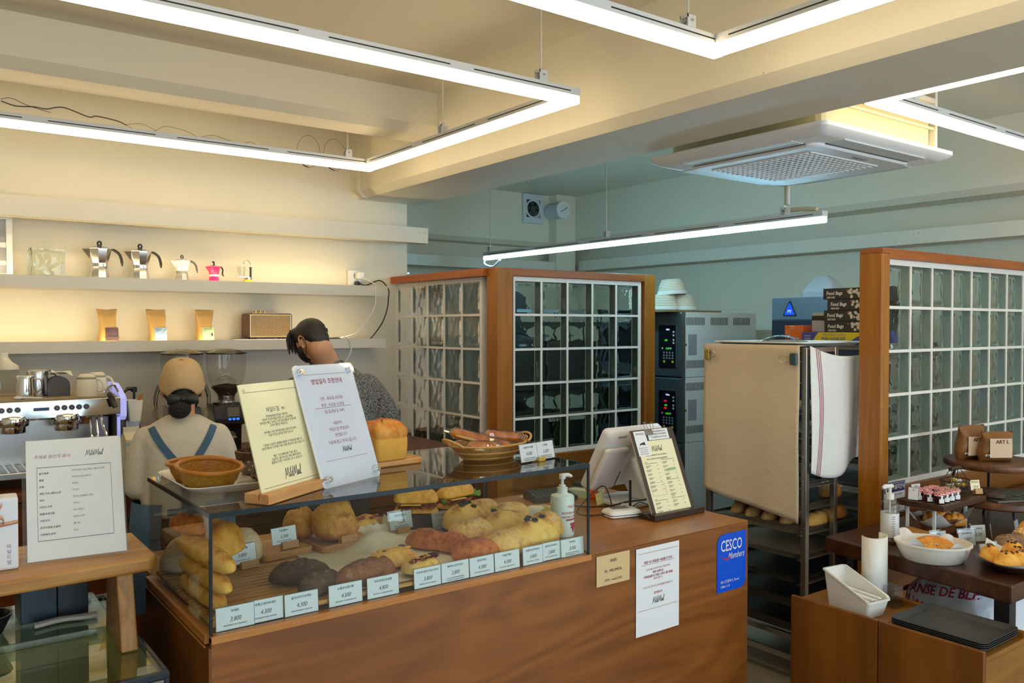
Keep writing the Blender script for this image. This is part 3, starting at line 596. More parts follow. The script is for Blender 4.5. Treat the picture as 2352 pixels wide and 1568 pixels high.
# radio on a magazine
t = tag(G().box(1.60, 1.95, 4.80, 4.96, S3, S3 + .021).done('magazine', mat('magazine', (.62, .60, .62), .5, var=.2, scale=30), None, smooth=0), 'white magazine lying under the radio', 'magazine')
t = thing('radio', 'walnut radio with a gold lattice front and brass knobs', 'radio', (1.80, 4.885, S3 + .027))
WAL = wood('walnut', '3b1a0f', '64301c', 'X', 4, .4, 10)
G().prism(rrect(-.132, .132, 0, .146, .012), -.055, .065, 'Y').done('cabinet', WAL, t, smooth=40)
GOLD = mat('brass', (.70, .46, .13), .35, metal=.8)
m, tt, b = nt('gold_lattice'); L = tt.links; tc = N(tt, 'ShaderNodeTexCoord'); mp = N(tt, 'ShaderNodeMapping'); mp.inputs['Rotation'].default_value = (0, PI / 4, 0); L.new(tc.outputs['Object'], mp.inputs[0])
ck = N(tt, 'ShaderNodeTexVoronoi', feature='F1', distance='CHEBYCHEV'); ck.inputs['Scale'].default_value = 118; ck.inputs['Randomness'].default_value = 0; L.new(mp.outputs[0], ck.inputs['Vector'])
sx_ = N(tt, 'ShaderNodeSeparateXYZ'); mf = N(tt, 'ShaderNodeVectorMath', operation='SCALE'); mf.inputs[3].default_value = 118; L.new(mp.outputs[0], mf.inputs[0]); fr = N(tt, 'ShaderNodeVectorMath', operation='FRACTION'); L.new(mf.outputs[0], fr.inputs[0]); L.new(fr.outputs[0], sx_.inputs[0])
cx_ = []
for ax in 'XZ':
    a1 = N(tt, 'ShaderNodeMath', operation='SUBTRACT'); a1.inputs[1].default_value = .5; L.new(sx_.outputs[ax], a1.inputs[0]); a2 = N(tt, 'ShaderNodeMath', operation='ABSOLUTE'); L.new(a1.outputs[0], a2.inputs[0]); cx_.append(a2)
mxm = N(tt, 'ShaderNodeMath', operation='MAXIMUM'); L.new(cx_[0].outputs[0], mxm.inputs[0]); L.new(cx_[1].outputs[0], mxm.inputs[1]); ls = N(tt, 'ShaderNodeMath', operation='LESS_THAN'); ls.inputs[1].default_value = .33; L.new(mxm.outputs[0], ls.inputs[0])
mc = N(tt, 'ShaderNodeMix', data_type='RGBA'); mc.inputs[6].default_value = (.62, .40, .12, 1); mc.inputs[7].default_value = (.03, .012, .008, 1); L.new(ls.outputs[0], mc.inputs[0]); L.new(mc.outputs[2], b.inputs['Base Color']); b.inputs['Roughness'].default_value = .4
G().box(-.122, .122, -.058, -.0545, .010, .136).done('grille', m, t, smooth=0)
g = G().box(-.125, .125, -.060, -.055, .007, .011).box(-.125, .125, -.060, -.055, .135, .139).box(-.125, -.121, -.06, -.055, .011, .135).box(.121, .125, -.06, -.055, .011, .135); g.done('trim', GOLD, t, smooth=0)
for x in (-.07, -.043, -.016): G().cyl((x, 0, .146), (x, 0, .163), .009, n=14).done('knob', GOLD, t)
G().box(-.1, .05, -.02, .02, .1455, .149).done('control_plate', GOLD, t, smooth=0)
for x in (-.09, .09): G().cyl((x, -.03, -.006), (x, -.03, .001), .012, n=10).cyl((x, .04, -.006), (x, .04, .001), .012, n=10).done('foot', BLACK, t)
# ================================================================ BARISTA BAR
BARW = wood('bar_wood', '4a220c', '73390f', 'X', 2, .4, 8)
BZ = .90
t = thing('back_bar', 'brown wooden barista bar along the shelf wall', 'counter', (0, 0, 0))
G().box(-2.28, 2.66, 4.0, 4.99, BZ - .035, BZ).done('worktop', BARW, t, smooth=0, bevel=.003)
G().box(-2.28, 2.66, 4.06, 4.99, .08, BZ - .035).box(-2.28, 2.66, 4.12, 4.99, 0, .08).done('carcass', BARW, t, smooth=0)
for i in range(7):
    x = -2.2 + i * .68
    d = G().box(x, x + .665, 4.04, 4.06, .62, BZ - .045).done('drawer', BARW, t, smooth=0, bevel=.002); G().box(x + .25, x + .4, 4.025, 4.04, .73, .745).done('handle', STEEL, d, smooth=0)
    d = G().box(x, x + .665, 4.04, 4.06, .1, .61).done('door', BARW, t, smooth=0, bevel=.002); G().box(x + .6, x + .615, 4.025, 4.04, .45, .57).done('handle', STEEL, d, smooth=0)
# espresso machine
MIR = mat('mirror_steel', (.70, .72, .74), .10, metal=1, var=.06)
t = thing('espresso_machine', 'two-group chrome espresso machine with lavender-lit side panel', 'espresso machine', (.38, 4.12, BZ))
G().box(-.42, .44, .20, .50, .07, .29).done('body', STEEL, t, smooth=0, bevel=.004)
G().prism([(0, .372), (.004, .375), (.5, .375), (.5, .29), (.02, .29), (.0, .30)], -.42, .45, 'X').done('head_panel', MIR, t, smooth=0)
G().box(-.42, .44, .02, .48, .376, .382).done('cup_tray', mat('tray_tan', (.42, .32, .18), .6), t, smooth=0)
G().box(-.42, .44, -.02, .36, .045, .075).done('drip_tray', STEEL, t, smooth=0, bevel=.004)
g = G()
for i in range(24): g.box(-.41 + i * .0355, -.41 + i * .0355 + .022, 0, .19, .0755, .079)
g.done('drip_grate', DSTEEL, t, smooth=0)
for x in (-.38, .40):
    for y in (.03, .42): G().cyl((x, y, 0), (x, y, .05), .022, .026, n=14).done('foot', BLACK, t)
for x in (.0, .014 - .31, .0):
    pass
for i, x in enumerate((-.1 + .0, .0)): pass
for gx in (.03, .235):
    h = G().lathe([(.058, 0), (.061, .004), (.062, .034), (.058, .042), (.03, .05), (.005, .052)], 32, c=(gx, .04, .268)).done('group_head', CHROME, t)
    G().lathe([(.046, 0), (.048, .003), (.048, .03)], 32, c=(gx, .04, .239)).done('group_collar', CHROME, h)
    for a in (-.3, .3): G().cyl((gx + .05 * a, .01, .316), (gx + .05 * a, .012, .3195), .006, n=10).done('screw', BLACK, h)
    G().box(gx - .03, gx + .03, .05, .21, .265, .30).done('group_arm', DSTEEL, h, smooth=0)
LIGHTW = emit('button_glow', (.55, .65, 1), .8)
xs = [(-.34 + .0295 * i) for i in range(5)] + [(-.046 + .0295 * i - .0) for i in range(5)]
for x in [(.394 - .38) - .0295 + .0295 * i - .0295 for i in range(-1, 4)] + [(.573 - .38) + .029 * i for i in range(5)]:
    b_ = G().cyl((x, -.005, .341), (x, .002, .341), .0118, n=18).done('button', BLACK, t); g = G(); g.tube([(x + .0085 * math.cos(i * PI / 8), -.0055, .341 + .0085 * math.sin(i * PI / 8)) for i in range(16)], .0006, 4, closed=True); g.box(x - .003, x + .003, -.0056, -.005, .339, .343); g.done('icon', mat('icon_grey', (.5, .52, .6), .5), b_, smooth=0)
G().box(.103, .163, -.003, .001, .332, .346).done('display', mat('display_blue', (.03, .08, .16), .2), t, smooth=0)
for x in (.31, .337): G().box(x - .012, x + .012, .17, .185, .245, .275).done('switch', mat('orange_switch', (.55, .16, .01), .35), t, smooth=0)
# steam wand + lever
G().tube(spline([(.375, .03, .285), (.38, .02, .25), (.39, -.01, .2), (.40, -.03, .13)], 5), .006, 8).done('steam_wand', CHROME, t)
for x in (.335, .36): G().tube(spline([(x, .06, .29), (x, .05, .25), (x + .002, .04, .21)], 4), .005, 8).lathe([(.006, 0), (.012, -.012), (.013, -.045), (.01, -.05)], 14, c=(x + .002, .04, .21)).done('water_spout', CHROME, t)
G().tube([(.40, -.01, .395), (.408, -.03, .375), (.42, -.045, .335)], [.011, .014, .012], 10).done('steam_lever', mat('dark_brown', (.03, .018, .012), .3), t)
G().tube(spline([(.41, .0, .36), (.39, .03, .40), (.43, .05, .43), (.455, .06, .39)], 5), .005, 8).done('lever_arm', CHROME, t)
LAV = emit('lavender_panel', (.42, .45, .95), .55)
G().prism([(.02, .27), (-.005, .29), (-.005, .37), (.02, .385), (.16, .43), (.3, .43), (.3, .4), (.03, .37), (.03, .29)], .45, .475, 'X').done('side_panel', LAV, t, smooth=0, label='lavender-lit side panel')
G().box(.45, .47, .02, .5, .05, .28).done('side_cover', DARK, t, smooth=0)
G().box(.44, .452, .015, .03, .09, .285).done('edge_light', LAV, t, smooth=0)
# things on the machine
MT = BZ + .3825
def pitcher(label, x, y, r, h):
    t = thing('milk_pitcher', label, 'milk pitcher', (x, y, MT), .1)
    G().lathe([(r * 1.02, 0), (r * 1.03, .002), (r * .97, h * .5), (r * .95, h * .85), (r * .9, h * .96), (r * .7, h), (.001, h)], 32, cap0=False).done('jug', CHROME if r < .042 else STEEL, t)
    G().tube(spline([(r * .93, -.01, h * .84), (r * 1.5, -.015, h * .8), (r * 1.62, -.015, h * .45), (r * 1.0, -.01, h * .2)], 5), .008, 8, flat=.4).done('handle', STEEL, t)
pitcher('small steel milk pitcher upside down on the espresso machine', .46, 4.2, .039, .102)
pitcher('taller steel milk pitcher upside down behind the smaller one', .525, 4.33, .046, .118)
MUGC = mat('mug_cream', (.80, .74, .60), .3); GRN = mat('mug_green', (.03, .07, .04), .4)
def mug(label, x, y):
    t = thing('coffee_mug', label, 'mug', (x, y, MT), -.5)
    G().lathe([(.048, 0), (.049, .002), (.046, .05), (.041, .084), (.03, .097), (.026, .1), (.001, .1)], 32, cap0=False).done('cup', MUGC, t)
    G().lathe([(.0422, .078), (.0418, .0815)], 32, cap0=False, cap1=False).lathe([(.0412, .0845), (.0400, .0865)], 32, cap0=False, cap1=False).done('band', GRN, t)
    G().tube(spline([(.042, 0, .078), (.062, 0, .07), (.072, 0, .045), (.064, 0, .024), (.05, 0, .026)], 5), .006, 8).done('handle', MUGC, t)
mug('cream mug with green band upside down, nearer of two on the espresso machine', .705, 4.2); mug('cream mug with green band upside down, behind the nearer one', .77, 4.33)
t = thing('napkin_holder', 'dark domed holder with white cloth on the espresso machine', 'holder', (.60, 4.26, MT))
pr = [(-.045, 0)] + [(.045 * math.cos(PI - PI * i / 12), .05 + .04 * math.sin(PI * i / 12)) for i in range(13)] + [(.045, 0)]
G().prism(pr, -.012, .0, 'Y').prism(pr, .05, .06, 'Y').box(-.045, .045, 0, .05, 0, .006).done('dome', mat('dark_grey_metal', (.07, .065, .06), .4), t, smooth=30)
tag(G().grid(lambda u, v: (.575 + .085 * u, 4.27 + .1 * v, MT + .108 + .012 * math.sin(5 * u + 2) * math.sin(3 * v) - .05 * max(0, u - .6) * (1 - v)), 14, 10).done('cloth', mat('white_cloth', (.78, .8, .8), .8), None, recalc=False), 'white cloth draped over the domed holder', 'cloth')
t = thing('shaker_bottle', 'clear bottle with slanted cream cap on the espresso machine', 'bottle', (.415, 4.42, MT))
G().lathe([(.044, 0), (.045, .003), (.045, .115), (.047, .12)], 28, cap1=False).done('bottle', pane('clear_plastic', (.93, .93, .9)), t)
g = G(); g.rings([[(r * math.cos(2 * PI * i / 24) + sh, r * math.sin(2 * PI * i / 24), z + tl * math.cos(2 * PI * i / 24)) for i in range(24)] for r, z, tl, sh in ((.048, .12, 0, 0), (.048, .13, 0, 0), (.043, .15, -.012, 0), (.03, .168, -.016, -.008), (.02, .178, -.004, -.014), (.02, .192, 0, -.014), (.016, .195, 0, -.014))]); g.done('cap', MUGC, t, smooth=30)
t = thing('spray_can', 'small printed can at the left edge of the espresso machine', 'can', (.345, 4.3, MT)); G().lathe([(.03, 0), (.031, .002), (.031, .09), (.026, .1), (.001, .1)], 24).done('can', mat('printed_can', (.45, .28, .27), .4, var=.5, scale=60), t)
t = thing('measuring_spoon', 'white plastic spoon lying on the machine edge', 'spoon', (.43, 4.155, MT)); G().ball((0, 0, .008), .018, .014, .008).tube([(.01, 0, .008), (.09, -.005, .004)], .004, 6).done('spoon', WHITE, t)
# grinders
def grinder(label, x):
    t = thing('coffee_grinder', label, 'coffee grinder', (x, 4.62, BZ), -.12)
    g = G(); 
    g.prism([(-.1, .20), (-.085, .27), (.12, .27), (.12, 0), (.02, 0), (.0, .15), (-.1, .17)], -.082, .082, 'X'); g.done('body', mat('grinder_black', (.02, .02, .022), .35), t, smooth=0, bevel=.005)
    G().box(-.075, .075, -.1, .12, 0, .02).done('base', BLACK, t, smooth=0, bevel=.004)
    M = Matrix.Translation((.0, -.0935, .232)) @ Matrix.Rotation(-.21, 4, 'X')
    g = G().box(-.012, .05, -.0015, 0, -.022, .028); g.xf(M); g.done('screen', mat('screen_grey', (.16, .16, .15), .3), t, smooth=0)
    for dx in (-.002, .019, .04): g = G().tube([(dx + .006 * math.cos(PI + i * PI / 6), -.002, -.034 + .006 * math.sin(PI + i * PI / 6)) for i in range(7)], .0022, 5).box(dx - .006, dx + .006, -.003, -.001, -.034, -.031); g.xf(M); g.done('button', emit('blue_button', (.03, .12, 1), 3), t, smooth=0)
    G().lathe([(.075, .27), (.078, .275), (.078, .284), (.07, .288)], 32).done('collar_plate', CHROME, t)
    G().lathe([(.047, .287), (.047, .315), (.05, .32)], 28).cyl((0, -.046, .302), (0, -.056, .302), .009, n=12).done('collar', STEEL, t)
    hp = [(.045, .32), (.07, .352), (.095, .41), (.104, .47), (.105, .548)]
    G().lathe(hp, 40, cap0=False, cap1=False).done('hopper', pane('smoky_hopper', (.93, .92, .90)), t)
    g = G().lathe([(.044, .321), (.068, .352), (.078, .366), (.07, .372), (.03, .378), (.001, .38)], 32); rd = random.Random(5)
    for v in g.bm.verts: 
        if v.co.z > .36: v.co.z += rd.uniform(-.005, .005)
    g.done('beans', mat('coffee_beans', (.045, .016, .008), .45, var=.7, scale=140, bump=.8, bscale=160), t, smooth=20)
    G().lathe([(.05, .375), (.052, .40), (.04, .413), (.002, .43)], 28, cap0=False).done('inner_cone', pane('smoky_hopper', ()), t)
    G().lathe([(.106, .547), (.109, .55), (.109, .556), (.07, .568), (.03, .575), (.001, .575)], 40).done('lid', mat('bronze_lid', (.10, .075, .05), .25, metal=.6), t)
    pf = G().tube([(.0, -.1, .105), (.0, -.06, .105)], .03, 16).done('spout', STEEL, t); G().tube([(.03 * math.cos(i * PI / 8), -.1 + .03 * math.sin(i * PI / 8), .1) for i in range(16)], .004, 6, closed=True).done('fork', CHROME, t)
    return t
grinder('black coffee grinder with clear bean hopper, right of the capped barista', 1.47); grinder('black coffee grinder hidden behind the capped barista', 1.235)
# beside the machine
t = thing('wipe_bin', 'cream bin with a wooden-handled tool hooked beside the espresso machine', 'bin', (.915, 4.25, 1.15))
rr = [[(x, y, z) for x, y in rrect(-s_, s_, -s_, s_, .01, 3)] for s_, z in ((.026, 0), (.036, .1), (.034, .1), (.024, .004))]; G().rings(rr, 0, True, True).done('bin', MUGC, t, smooth=30)
G().tube([(.01, 0, .03), (.02, 0, .09), (.034, .0, .125)], [.006, .008, .008], 8).done('wooden_handle', wood('handle_wood', '8a4a18', 'b06a28', 'Z', 6), t)
G().box(-.03, .03, .03, .06, -.25, .06).done('hook_plate', DSTEEL, t, smooth=0)
for i, (x, lab) in enumerate(((.89, 'black pump syrup bottle close to the espresso machine side'), (.968, 'black pump syrup bottle to the left of the capped barista'))):
    t = thing('syrup_bottle', lab, 'bottle', (x, 4.55 - .06 * i, BZ), 0); 
    G().lathe([(.034, 0), (.036, .003), (.036, .15), (.03, .19), (.015, .24), (.014, .27), (.001, .27)], 24).done('bottle', pane('dark_bottle', (.35, .33, .3)), t); G().lathe([(.0365, .05), (.0365, .13)], 24, cap0=False, cap1=False).done('label', PAPER, t)
    G().cyl((0, 0, .265), (0, 0, .33), .016, n=12).cyl((0, 0, .33), (0, 0, .38), .006, n=8).tube([(0, 0, .385), (-.03, -.01, .388), (-.05, -.02, .372)], [.011, .009, .006], 8).cyl((0, 0, .37), (0, 0, .395), .014, n=10).done('pump', BLACK, t)
def carton(label, x, y, rz):
    t = thing('milk_carton', label, 'milk carton', (x, y, BZ), rz)
    CAR = mat('carton_cream', (.74, .70, .55), .5)
    G().box(-.035, .035, -.035, .035, 0, .19).prism([(-.035, .19), (.035, .19), (.0, .225)], -.035, .035, 'X').box(-.035, .035, -.002, .002, .222, .245).done('carton', CAR, t, smooth=0)
    g = G().box(-.0352, .0352, -.0353, -.035, .16, .178).box(-.0352, .0352, -.0353, -.035, .085, .1); g.done('blue_panels', mat('carton_blue', (.38, .6, .68), .5), t, smooth=0)
    g = G()
    for z in (.05, .12, .14, .168, .2): fine(g, 0, z if z < .19 else .06, .045, .006, y=-.0358)
    fine(g, -.01, .03, .03, .008, y=-.0358); g.box(-.02, -.013, -.0358, -.0354, .105, .15).box(.0, .007, -.0358, -.0354, .105, .15).box(.018, .023, -.0358, -.0354, .02, .05).box(.028, .032, -.0358, -.0354, .02, .05); g.done('lettering', mat('carton_ink', (.06, .08, .14), .6), t, smooth=0)
carton('cream milk carton with pale blue panels at the bar edge', .86, 4.05, .12)
t = tag(G().grid(lambda u, v: (1.01 + .30 * u, 4.22 + .02 * math.sin(9 * u) + .1 * v, BZ + .02 + .28 * v * (1 - .25 * (u - .3) ** 2) + .012 * math.sin(17 * u + 5 * v)), 26, 12).done('plastic_bag', pane('milky_plastic', (.62, .6, .56), 1.5, .2), None, recalc=False), 'crumpled clear plastic bag behind the capped barista', 'bag')
# ================================================================ BREAD COUNTER
CT = .87
CW = wood('counter_veneer', '75431a', '915825', 'X', 2.2, .36, 8, rings=3.2); CWT = wood('counter_top', '8e561a', 'ac702c', 'X', 2.5, .33, 9); CWS = wood('counter_side', '5f3208', '7c4811', 'Z', 2, .4, 8)
EDGEW = wood('edge_strip', 'a5652a', 'c98a44', 'X', 3, .4, 9)
t = thing('bread_counter', 'long brown veneered counter carrying the glass bread case and the till', 'counter', (.585, 1.98, 0))
G().box(.006, 1.99, 0, .018, .0, CT - .004).done('front_panel', CW, t, smooth=0, bevel=.001)
G().box(1.215, 1.99, .0185, .89, CT - .03, CT).box(1.2, 1.99, 0, .0185, CT - .0035, CT).done('register_top', CWT, t, smooth=0, bevel=.001)
G().box(.02, 1.215, .019, .89, CT - .03, CT - .004).done('case_base', CWT, t, smooth=0)
G().box(.0, .006, .0, .89, 0, CT - .026).done('side_panel', CWS, t, smooth=0)
G().box(1.972, 1.99, .019, .89, 0, CT - .031).done('side_panel', CWS, t, smooth=0)
G().box(.006, 1.2, -.0025, .022, CT - .018, CT).done('edge_strip', EDGEW, t, smooth=0, bevel=.001)
G().box(-.0025, .022, .0225, .6, CT - .022, CT).box(-.004, .0, .0225, .6, CT - .031, CT - .026).done('edge_strip', wood('edge_strip_y', '96591f', 'b97b38', 'Y', 3, .4, 9), t, smooth=0, bevel=.001)
G().box(.02, 1.97, .86, .89, .05, CT - .031).box(.02, 1.97, .05, .86, .05, .07).done('back_panel', CWS, t, smooth=0)
# ---------------------------------------------------------------- glass bread case
CG = pane('case_glass', (.95, .975, .965), 1.38); EDG = mat('glass_edge_dark', (.008, .022, .03), .18)
t = thing('glass_bread_case', 'long frameless glass case full of bread on the counter', 'display case', (.59, 1.985, CT))
W_, D_, H_ = 1.19, .59, .29
G().box(.004, W_ - .004, .002, .006, .001, H_ - .008).done('front_glass', CG, t, smooth=0)
G().box(.0, W_, .0, D_, H_ - .008, H_).done('top_glass', pane('case_top_glass', (.91, .94, .92), 1.55, 0, .03), t, smooth=0)
G().box(.002, .006, .006, D_, .001, H_ - .008).done('left_glass', CG, t, smooth=0)
G().box(W_ - .006, W_ - .002, .006, D_, .001, H_ - .008).done('right_glass', CG, t, smooth=0)
G().box(.006, .94, D_ - .02, D_ - .016, .001, H_ - .008).done('back_glass', CG, t, smooth=0)
G().box(.939, .942, D_ - .022, D_ - .014, .001, H_ - .008).done('back_glass_edge', mat('pale_glass_edge', (.55, .62, .6), .2), t, smooth=0)
for nm, bx in (('edge_seal', (-.001, W_ + .001, -.0015, .0015, H_ - .012, H_ + .0004)), ('edge_seal', (-.001, .004, .002, D_, H_ - .011, H_ + .0004)), ('edge_seal', (W_ - .003, W_ + .001, .002, D_, H_ - .011, H_ + .0004)), ('edge_seal', (-.001, .006, -.0015, .0045, .001, H_ - .012)), ('edge_seal', (W_ - .006, W_ + .001, -.0015, .0045, .001, H_ - .012)), ('edge_seal', (W_ - .0065, W_ + .001, D_ - .005, D_, .001, H_ - .012))):
    G().box(*bx).done(nm, EDG, t, smooth=0)
SLW = wood('slat_wood', 'a06a20', 'dba650', 'X', 4, .45, 10)
t = thing('slatted_tray', 'slatted wooden bread tray lying inside the glass case', 'tray', (.60, 2.0, CT))
g = G()
for i in range(20): g.box(.004, .92, .012 + i * .0272, .012 + i * .0272 + .0185, .010, .022)
g.done('slats', SLW, t, smooth=0, bevel=.002)
G().box(.03, .05, .012, .547, .0, .010).box(.46, .48, .012, .547, 0, .010).box(.87, .89, .012, .547, 0, .010).done('battens', SLW, t, smooth=0)
B0 = CT + .0222
# ---------------------------------------------------------------- loaves
def loaf(name, label, cat, m, L, W, H, loc, rz=0, seed=0, pw=2.4, nz=.10, bend=0, pinch=0, cuts=(), flat=.25, group=None, tiltx=0, tilty=0, nu=40, nv=22, lump=5, sm=60):
    rd = random.Random(seed); off = Vector((rd.uniform(0, 90), rd.uniform(0, 90), rd.uniform(0, 90)))
    g = G(); rr = []
    for i in range(nu + 1):
        u = -1 + 2 * i / nu; s_ = max(.02, (1 - abs(u) ** pw)) ** (1 / 2.1)
        if pinch: s_ *= 1 - pinch * math.exp(-(u / .28) ** 2)
        ring = []
        for j in range(nv):
            a = 2 * PI * j / nv; y = math.cos(a); z = math.sin(a)
            z = z if z > 0 else z * flat
            p = Vector((u * L / 2, y * W / 2 * s_, z * H * s_ / (1 + flat) + H * flat / (1 + flat) * 1.0))
            d = noise.noise(off + Vector((p.x / W, p.y / W, p.z / H)) * lump * .45) * nz + noise.noise(off + p * 55) * nz * .35
            p.y *= 1 + d; p.z *= 1 + d * .9
            for (c, sl, dep) in cuts:
                q = (p.x - c * L / 2) - sl * p.y
                if z > 0: p.z += H * dep * (-.9 * math.exp(-(q / (.035 * L + .003)) ** 2) + .5 * math.exp(-((q - .05 * L) / (.05 * L)) ** 2)) * z
            p.y += bend * (u * u) * L
            ring.append(p)
        rr.append(ring)
    zmin = min(p.z for r in rr for p in r)
    for r in rr:
        for p in r: p.z -= zmin
    g.rings(rr); o = g.done(name, m, None, smooth=sm)
    o.location = loc; o.rotation_euler = (tiltx, tilty, rz); return tag(o, label, cat, group)
BAG = crust('baguette_crust', 'f2bd58', 'e6a038', 'a05616', flour=.3, scale=18, zmid=.04)
PALE = crust('pale_crust', 'e6cda2', 'dcbf90', 'c49c66', flour=.8, scale=14, zmid=.06)
BUN = crust('bun_crust', 'f6bc50', 'e69a2c', 'b05c10', scale=10, zmid=.05)
RYE = crust('rye_crust', '4a2f14', '5a3a1c', '24160b', flour=.12, scale=26, zmid=.04)
BOULE = crust('boule_crust', 'bf7a30', 'dc9c44', '7a3c12', flour=.25, scale=13, zmid=.08)
CIAB = crust('ciabatta_crust', 'f8d47c', 'f2c05a', 'a8621e', flour=.0, scale=9, zmid=.05); CIAF = crust('floured_crust', 'f4ca70', 'e8b050', '9c5818', flour=.8, scale=14, zmid=.05)
BROWN = crust('spiced_crust', 'd47c2a', 'c0641c', '7c3810', scale=30, zmid=.04); FOC = crust('focaccia_crust', 'f4cf7c', 'eab454', 'b46420', scale=12, zmid=.03)
def rod_loaf(label, a, b, r, m, seed, **k):
    a = Vector(a); b = Vector(b); d = b - a
    return loaf('baguette', label, 'bread', m, d.length, 2 * r, 1.8 * r, ((a.x + b.x) / 2, (a.y + b.y) / 2, (a.z + b.z) / 2), math.atan2(d.y, d.x), seed, pw=4, nz=.08, flat=.6, cuts=[(c, .9, .12) for c in (-.55, -.2, .15, .5)], tilty=-math.asin(d.z / d.length), **k)
rod_loaf('baguette at the bottom of the stack in the left front corner of the case', (.632, 2.36, B0), (.642, 2.05, B0), .026, BAG, 1)
rod_loaf('baguette lying second from the bottom of the left corner stack', (.635, 2.38, B0 + .044), (.648, 2.03, B0 + .044), .027, BAG, 2)
rod_loaf('floury-tipped baguette on top of the left corner stack', (.637, 2.40, B0 + .091), (.662, 2.045, B0 + .088), .030, BAG, 3)
loaf('roll', 'long brown seeded roll lying slanted across the top of the baguettes', 'bread', BROWN, .17, .06, .05, (.645, 2.375, B0 + .140), R(-80), 4)
loaf('bun', 'big glossy orange bun behind the baguettes, leaning on the pale loaves', 'bread', BUN, .15, .12, .095, (.725, 2.34, B0 + .068), R(40), 5, pw=2.6)
loaf('bun', 'glossy orange bun tucked against the left glass behind the first one', 'bread', BUN, .13, .11, .09, (.715, 2.455, B0 + .075), R(-20), 6)
for i, (x, y, rz, L, lb) in enumerate(((.815, 2.47, 10, .15, 'pale soft loaf facing the front glass left of the price card'), (.665, 2.51, 60, .13, 'pale loaf added in place of a reflection in the left glass, back corner'), (.745, 2.525, -10, .14, 'pale loaf at the back between two other pale loaves'))):  # the loaf against the left glass is added to imitate a reflection
    loaf('loaf', lb, 'bread', PALE, L, .105, .105 - .01 * i, (x, y, B0), R(rz), 10 + i, pw=3.5, nz=.05)
# wooden boards and sourdough
BRD = wood('board_wood', 'b07532', 'cf9a58', 'X', 3, .45, 7)
def board(label, x, y, lx, ly, h, rz, z=B0, m=BRD, r=.015):
    t = thing('wooden_board', label, 'board', (x, y, z), rz)
    rr = [[(a, b, zz) for a, b in rrect(-lx / 2 + e, lx / 2 - e, -ly / 2 + e, ly / 2 - e, r)] for e, zz in ((.003, 0), (0, .003), (0, h - .003), (.002, h), (.012, h), (.014, h - .0025))]
    G().rings(rr).done('board', m, t, smooth=30); return t
board('plain wooden board under the small white price card in the case', .952, 2.535, .17, .19, .022, R(8)); board('lipped wooden board carrying two round sourdough loaves', 1.145, 2.52, .19, .20, .024, R(6))
b1 = loaf('boule', 'large round cheese-crusted sourdough loaf behind the yellow price card', 'bread', BOULE, .15, .14, .130, (1.135, 2.482, B0 + .022), R(20), 21, pw=2.1, nz=.22, cuts=[(.1, .7, .05), (-.5, .2, .04)], flat=.45)
loaf('boule', 'smaller round sourdough loaf half hidden behind the large one', 'bread', BOULE, .11, .10, .098, (1.052, 2.572, B0 + .022), R(-15), 22, pw=2.1, nz=.2, cuts=[(.1, -.4, .12)], flat=.45)
t = thing('paper_wrapped_pastry', 'open pastry wrapped in twisted baking paper right of the sourdough', 'pastry', (1.285, 2.57, B0))
o = loaf('filling', None, None, FOC, .11, .08, .06, (0, 0, .004), .2, 23, nz=.2); o.parent = t
BPAP = mat('baking_paper', (.78, .70, .55), .7, var=.1, scale=25, bump=.5, bscale=35)
g = G(); rd = random.Random(4)
g.grid(lambda u, v: ((u - .5) * (.17 - .02 * v), -.05 + .004 * math.sin(20 * u) + .012 * v, .04 * v - .012 * v * abs(u - .5) + .003 * math.sin(31 * u)), 20, 4).grid(lambda u, v: ((u - .5) * (.17 - .02 * v), .05 + .004 * math.sin(20 * u), .05 * v), 20, 4)
g.grid(lambda u, v: ((u - .5) * .16, -.05 + .1 * v, .001), 8, 8); g.tube(spline([(.07, 0, .03), (.085, -.01, .03), (.1, -.01, .032), (.115, -.015, .045)], 4), [.03, .026, .022, .018, .014, .010, .008, .010, .013, .016, .018, .02, .021], 9)
g.done('paper', BPAP, t, smooth=60, recalc=False)
for k in range(4): o = loaf('bacon_strip', None, None, mat('bacon', (.25, .03, .012), .45, var=.5, scale=40), .05, .018, .008, (-.03 + .02 * k, -.012 + .01 * (k % 2), .055), .8 * k, 30 + k, nu=10, nv=8); o.parent = t
# baking paper sheet, dark rye, focaccia
def hump(u, v):
    x = .965 + .50 * u + .08 * (v - .5); y = 2.03 + .50 * v - .02 * u
    z = B0 + .0015 + .045 * math.exp(-(((u - .52) / .16) ** 2 + ((v - .80) / .10) ** 2)) + .0012 * (1 + math.sin(12 * u + 4 * v)) * .5
    return (x, y, z)
tag(G().grid(hump, 40, 40).done('baking_paper', BPAP, None, smooth=80, recalc=False), 'crinkled sheet of baking paper under the focaccias in the case', 'paper')
loaf('rye_loaf', 'dark rye loaf, left one of the dark breads in the case', 'bread', RYE, .17, .085, .065, (.895, 2.185, B0), R(-25), 40, cuts=[(-.3, .6, .1), (.2, .6, .1)])
loaf('rye_loaf', 'dark rye loaf just behind the third price card', 'bread', RYE, .15, .075, .06, (.905, 2.075, B0), R(25), 41, cuts=[(0, .6, .1)])
loaf('fig_loaf', 'long brown fig loaf behind the two price cards left of centre', 'bread', crust('fig_crust', '8d5a2e', '8a4f26', '4c2510', flour=.1, scale=20, zmid=.04), .21, .085, .065, (1.035, 2.075, B0 + .003), R(12), 42, cuts=[(.5, .3, .16)])
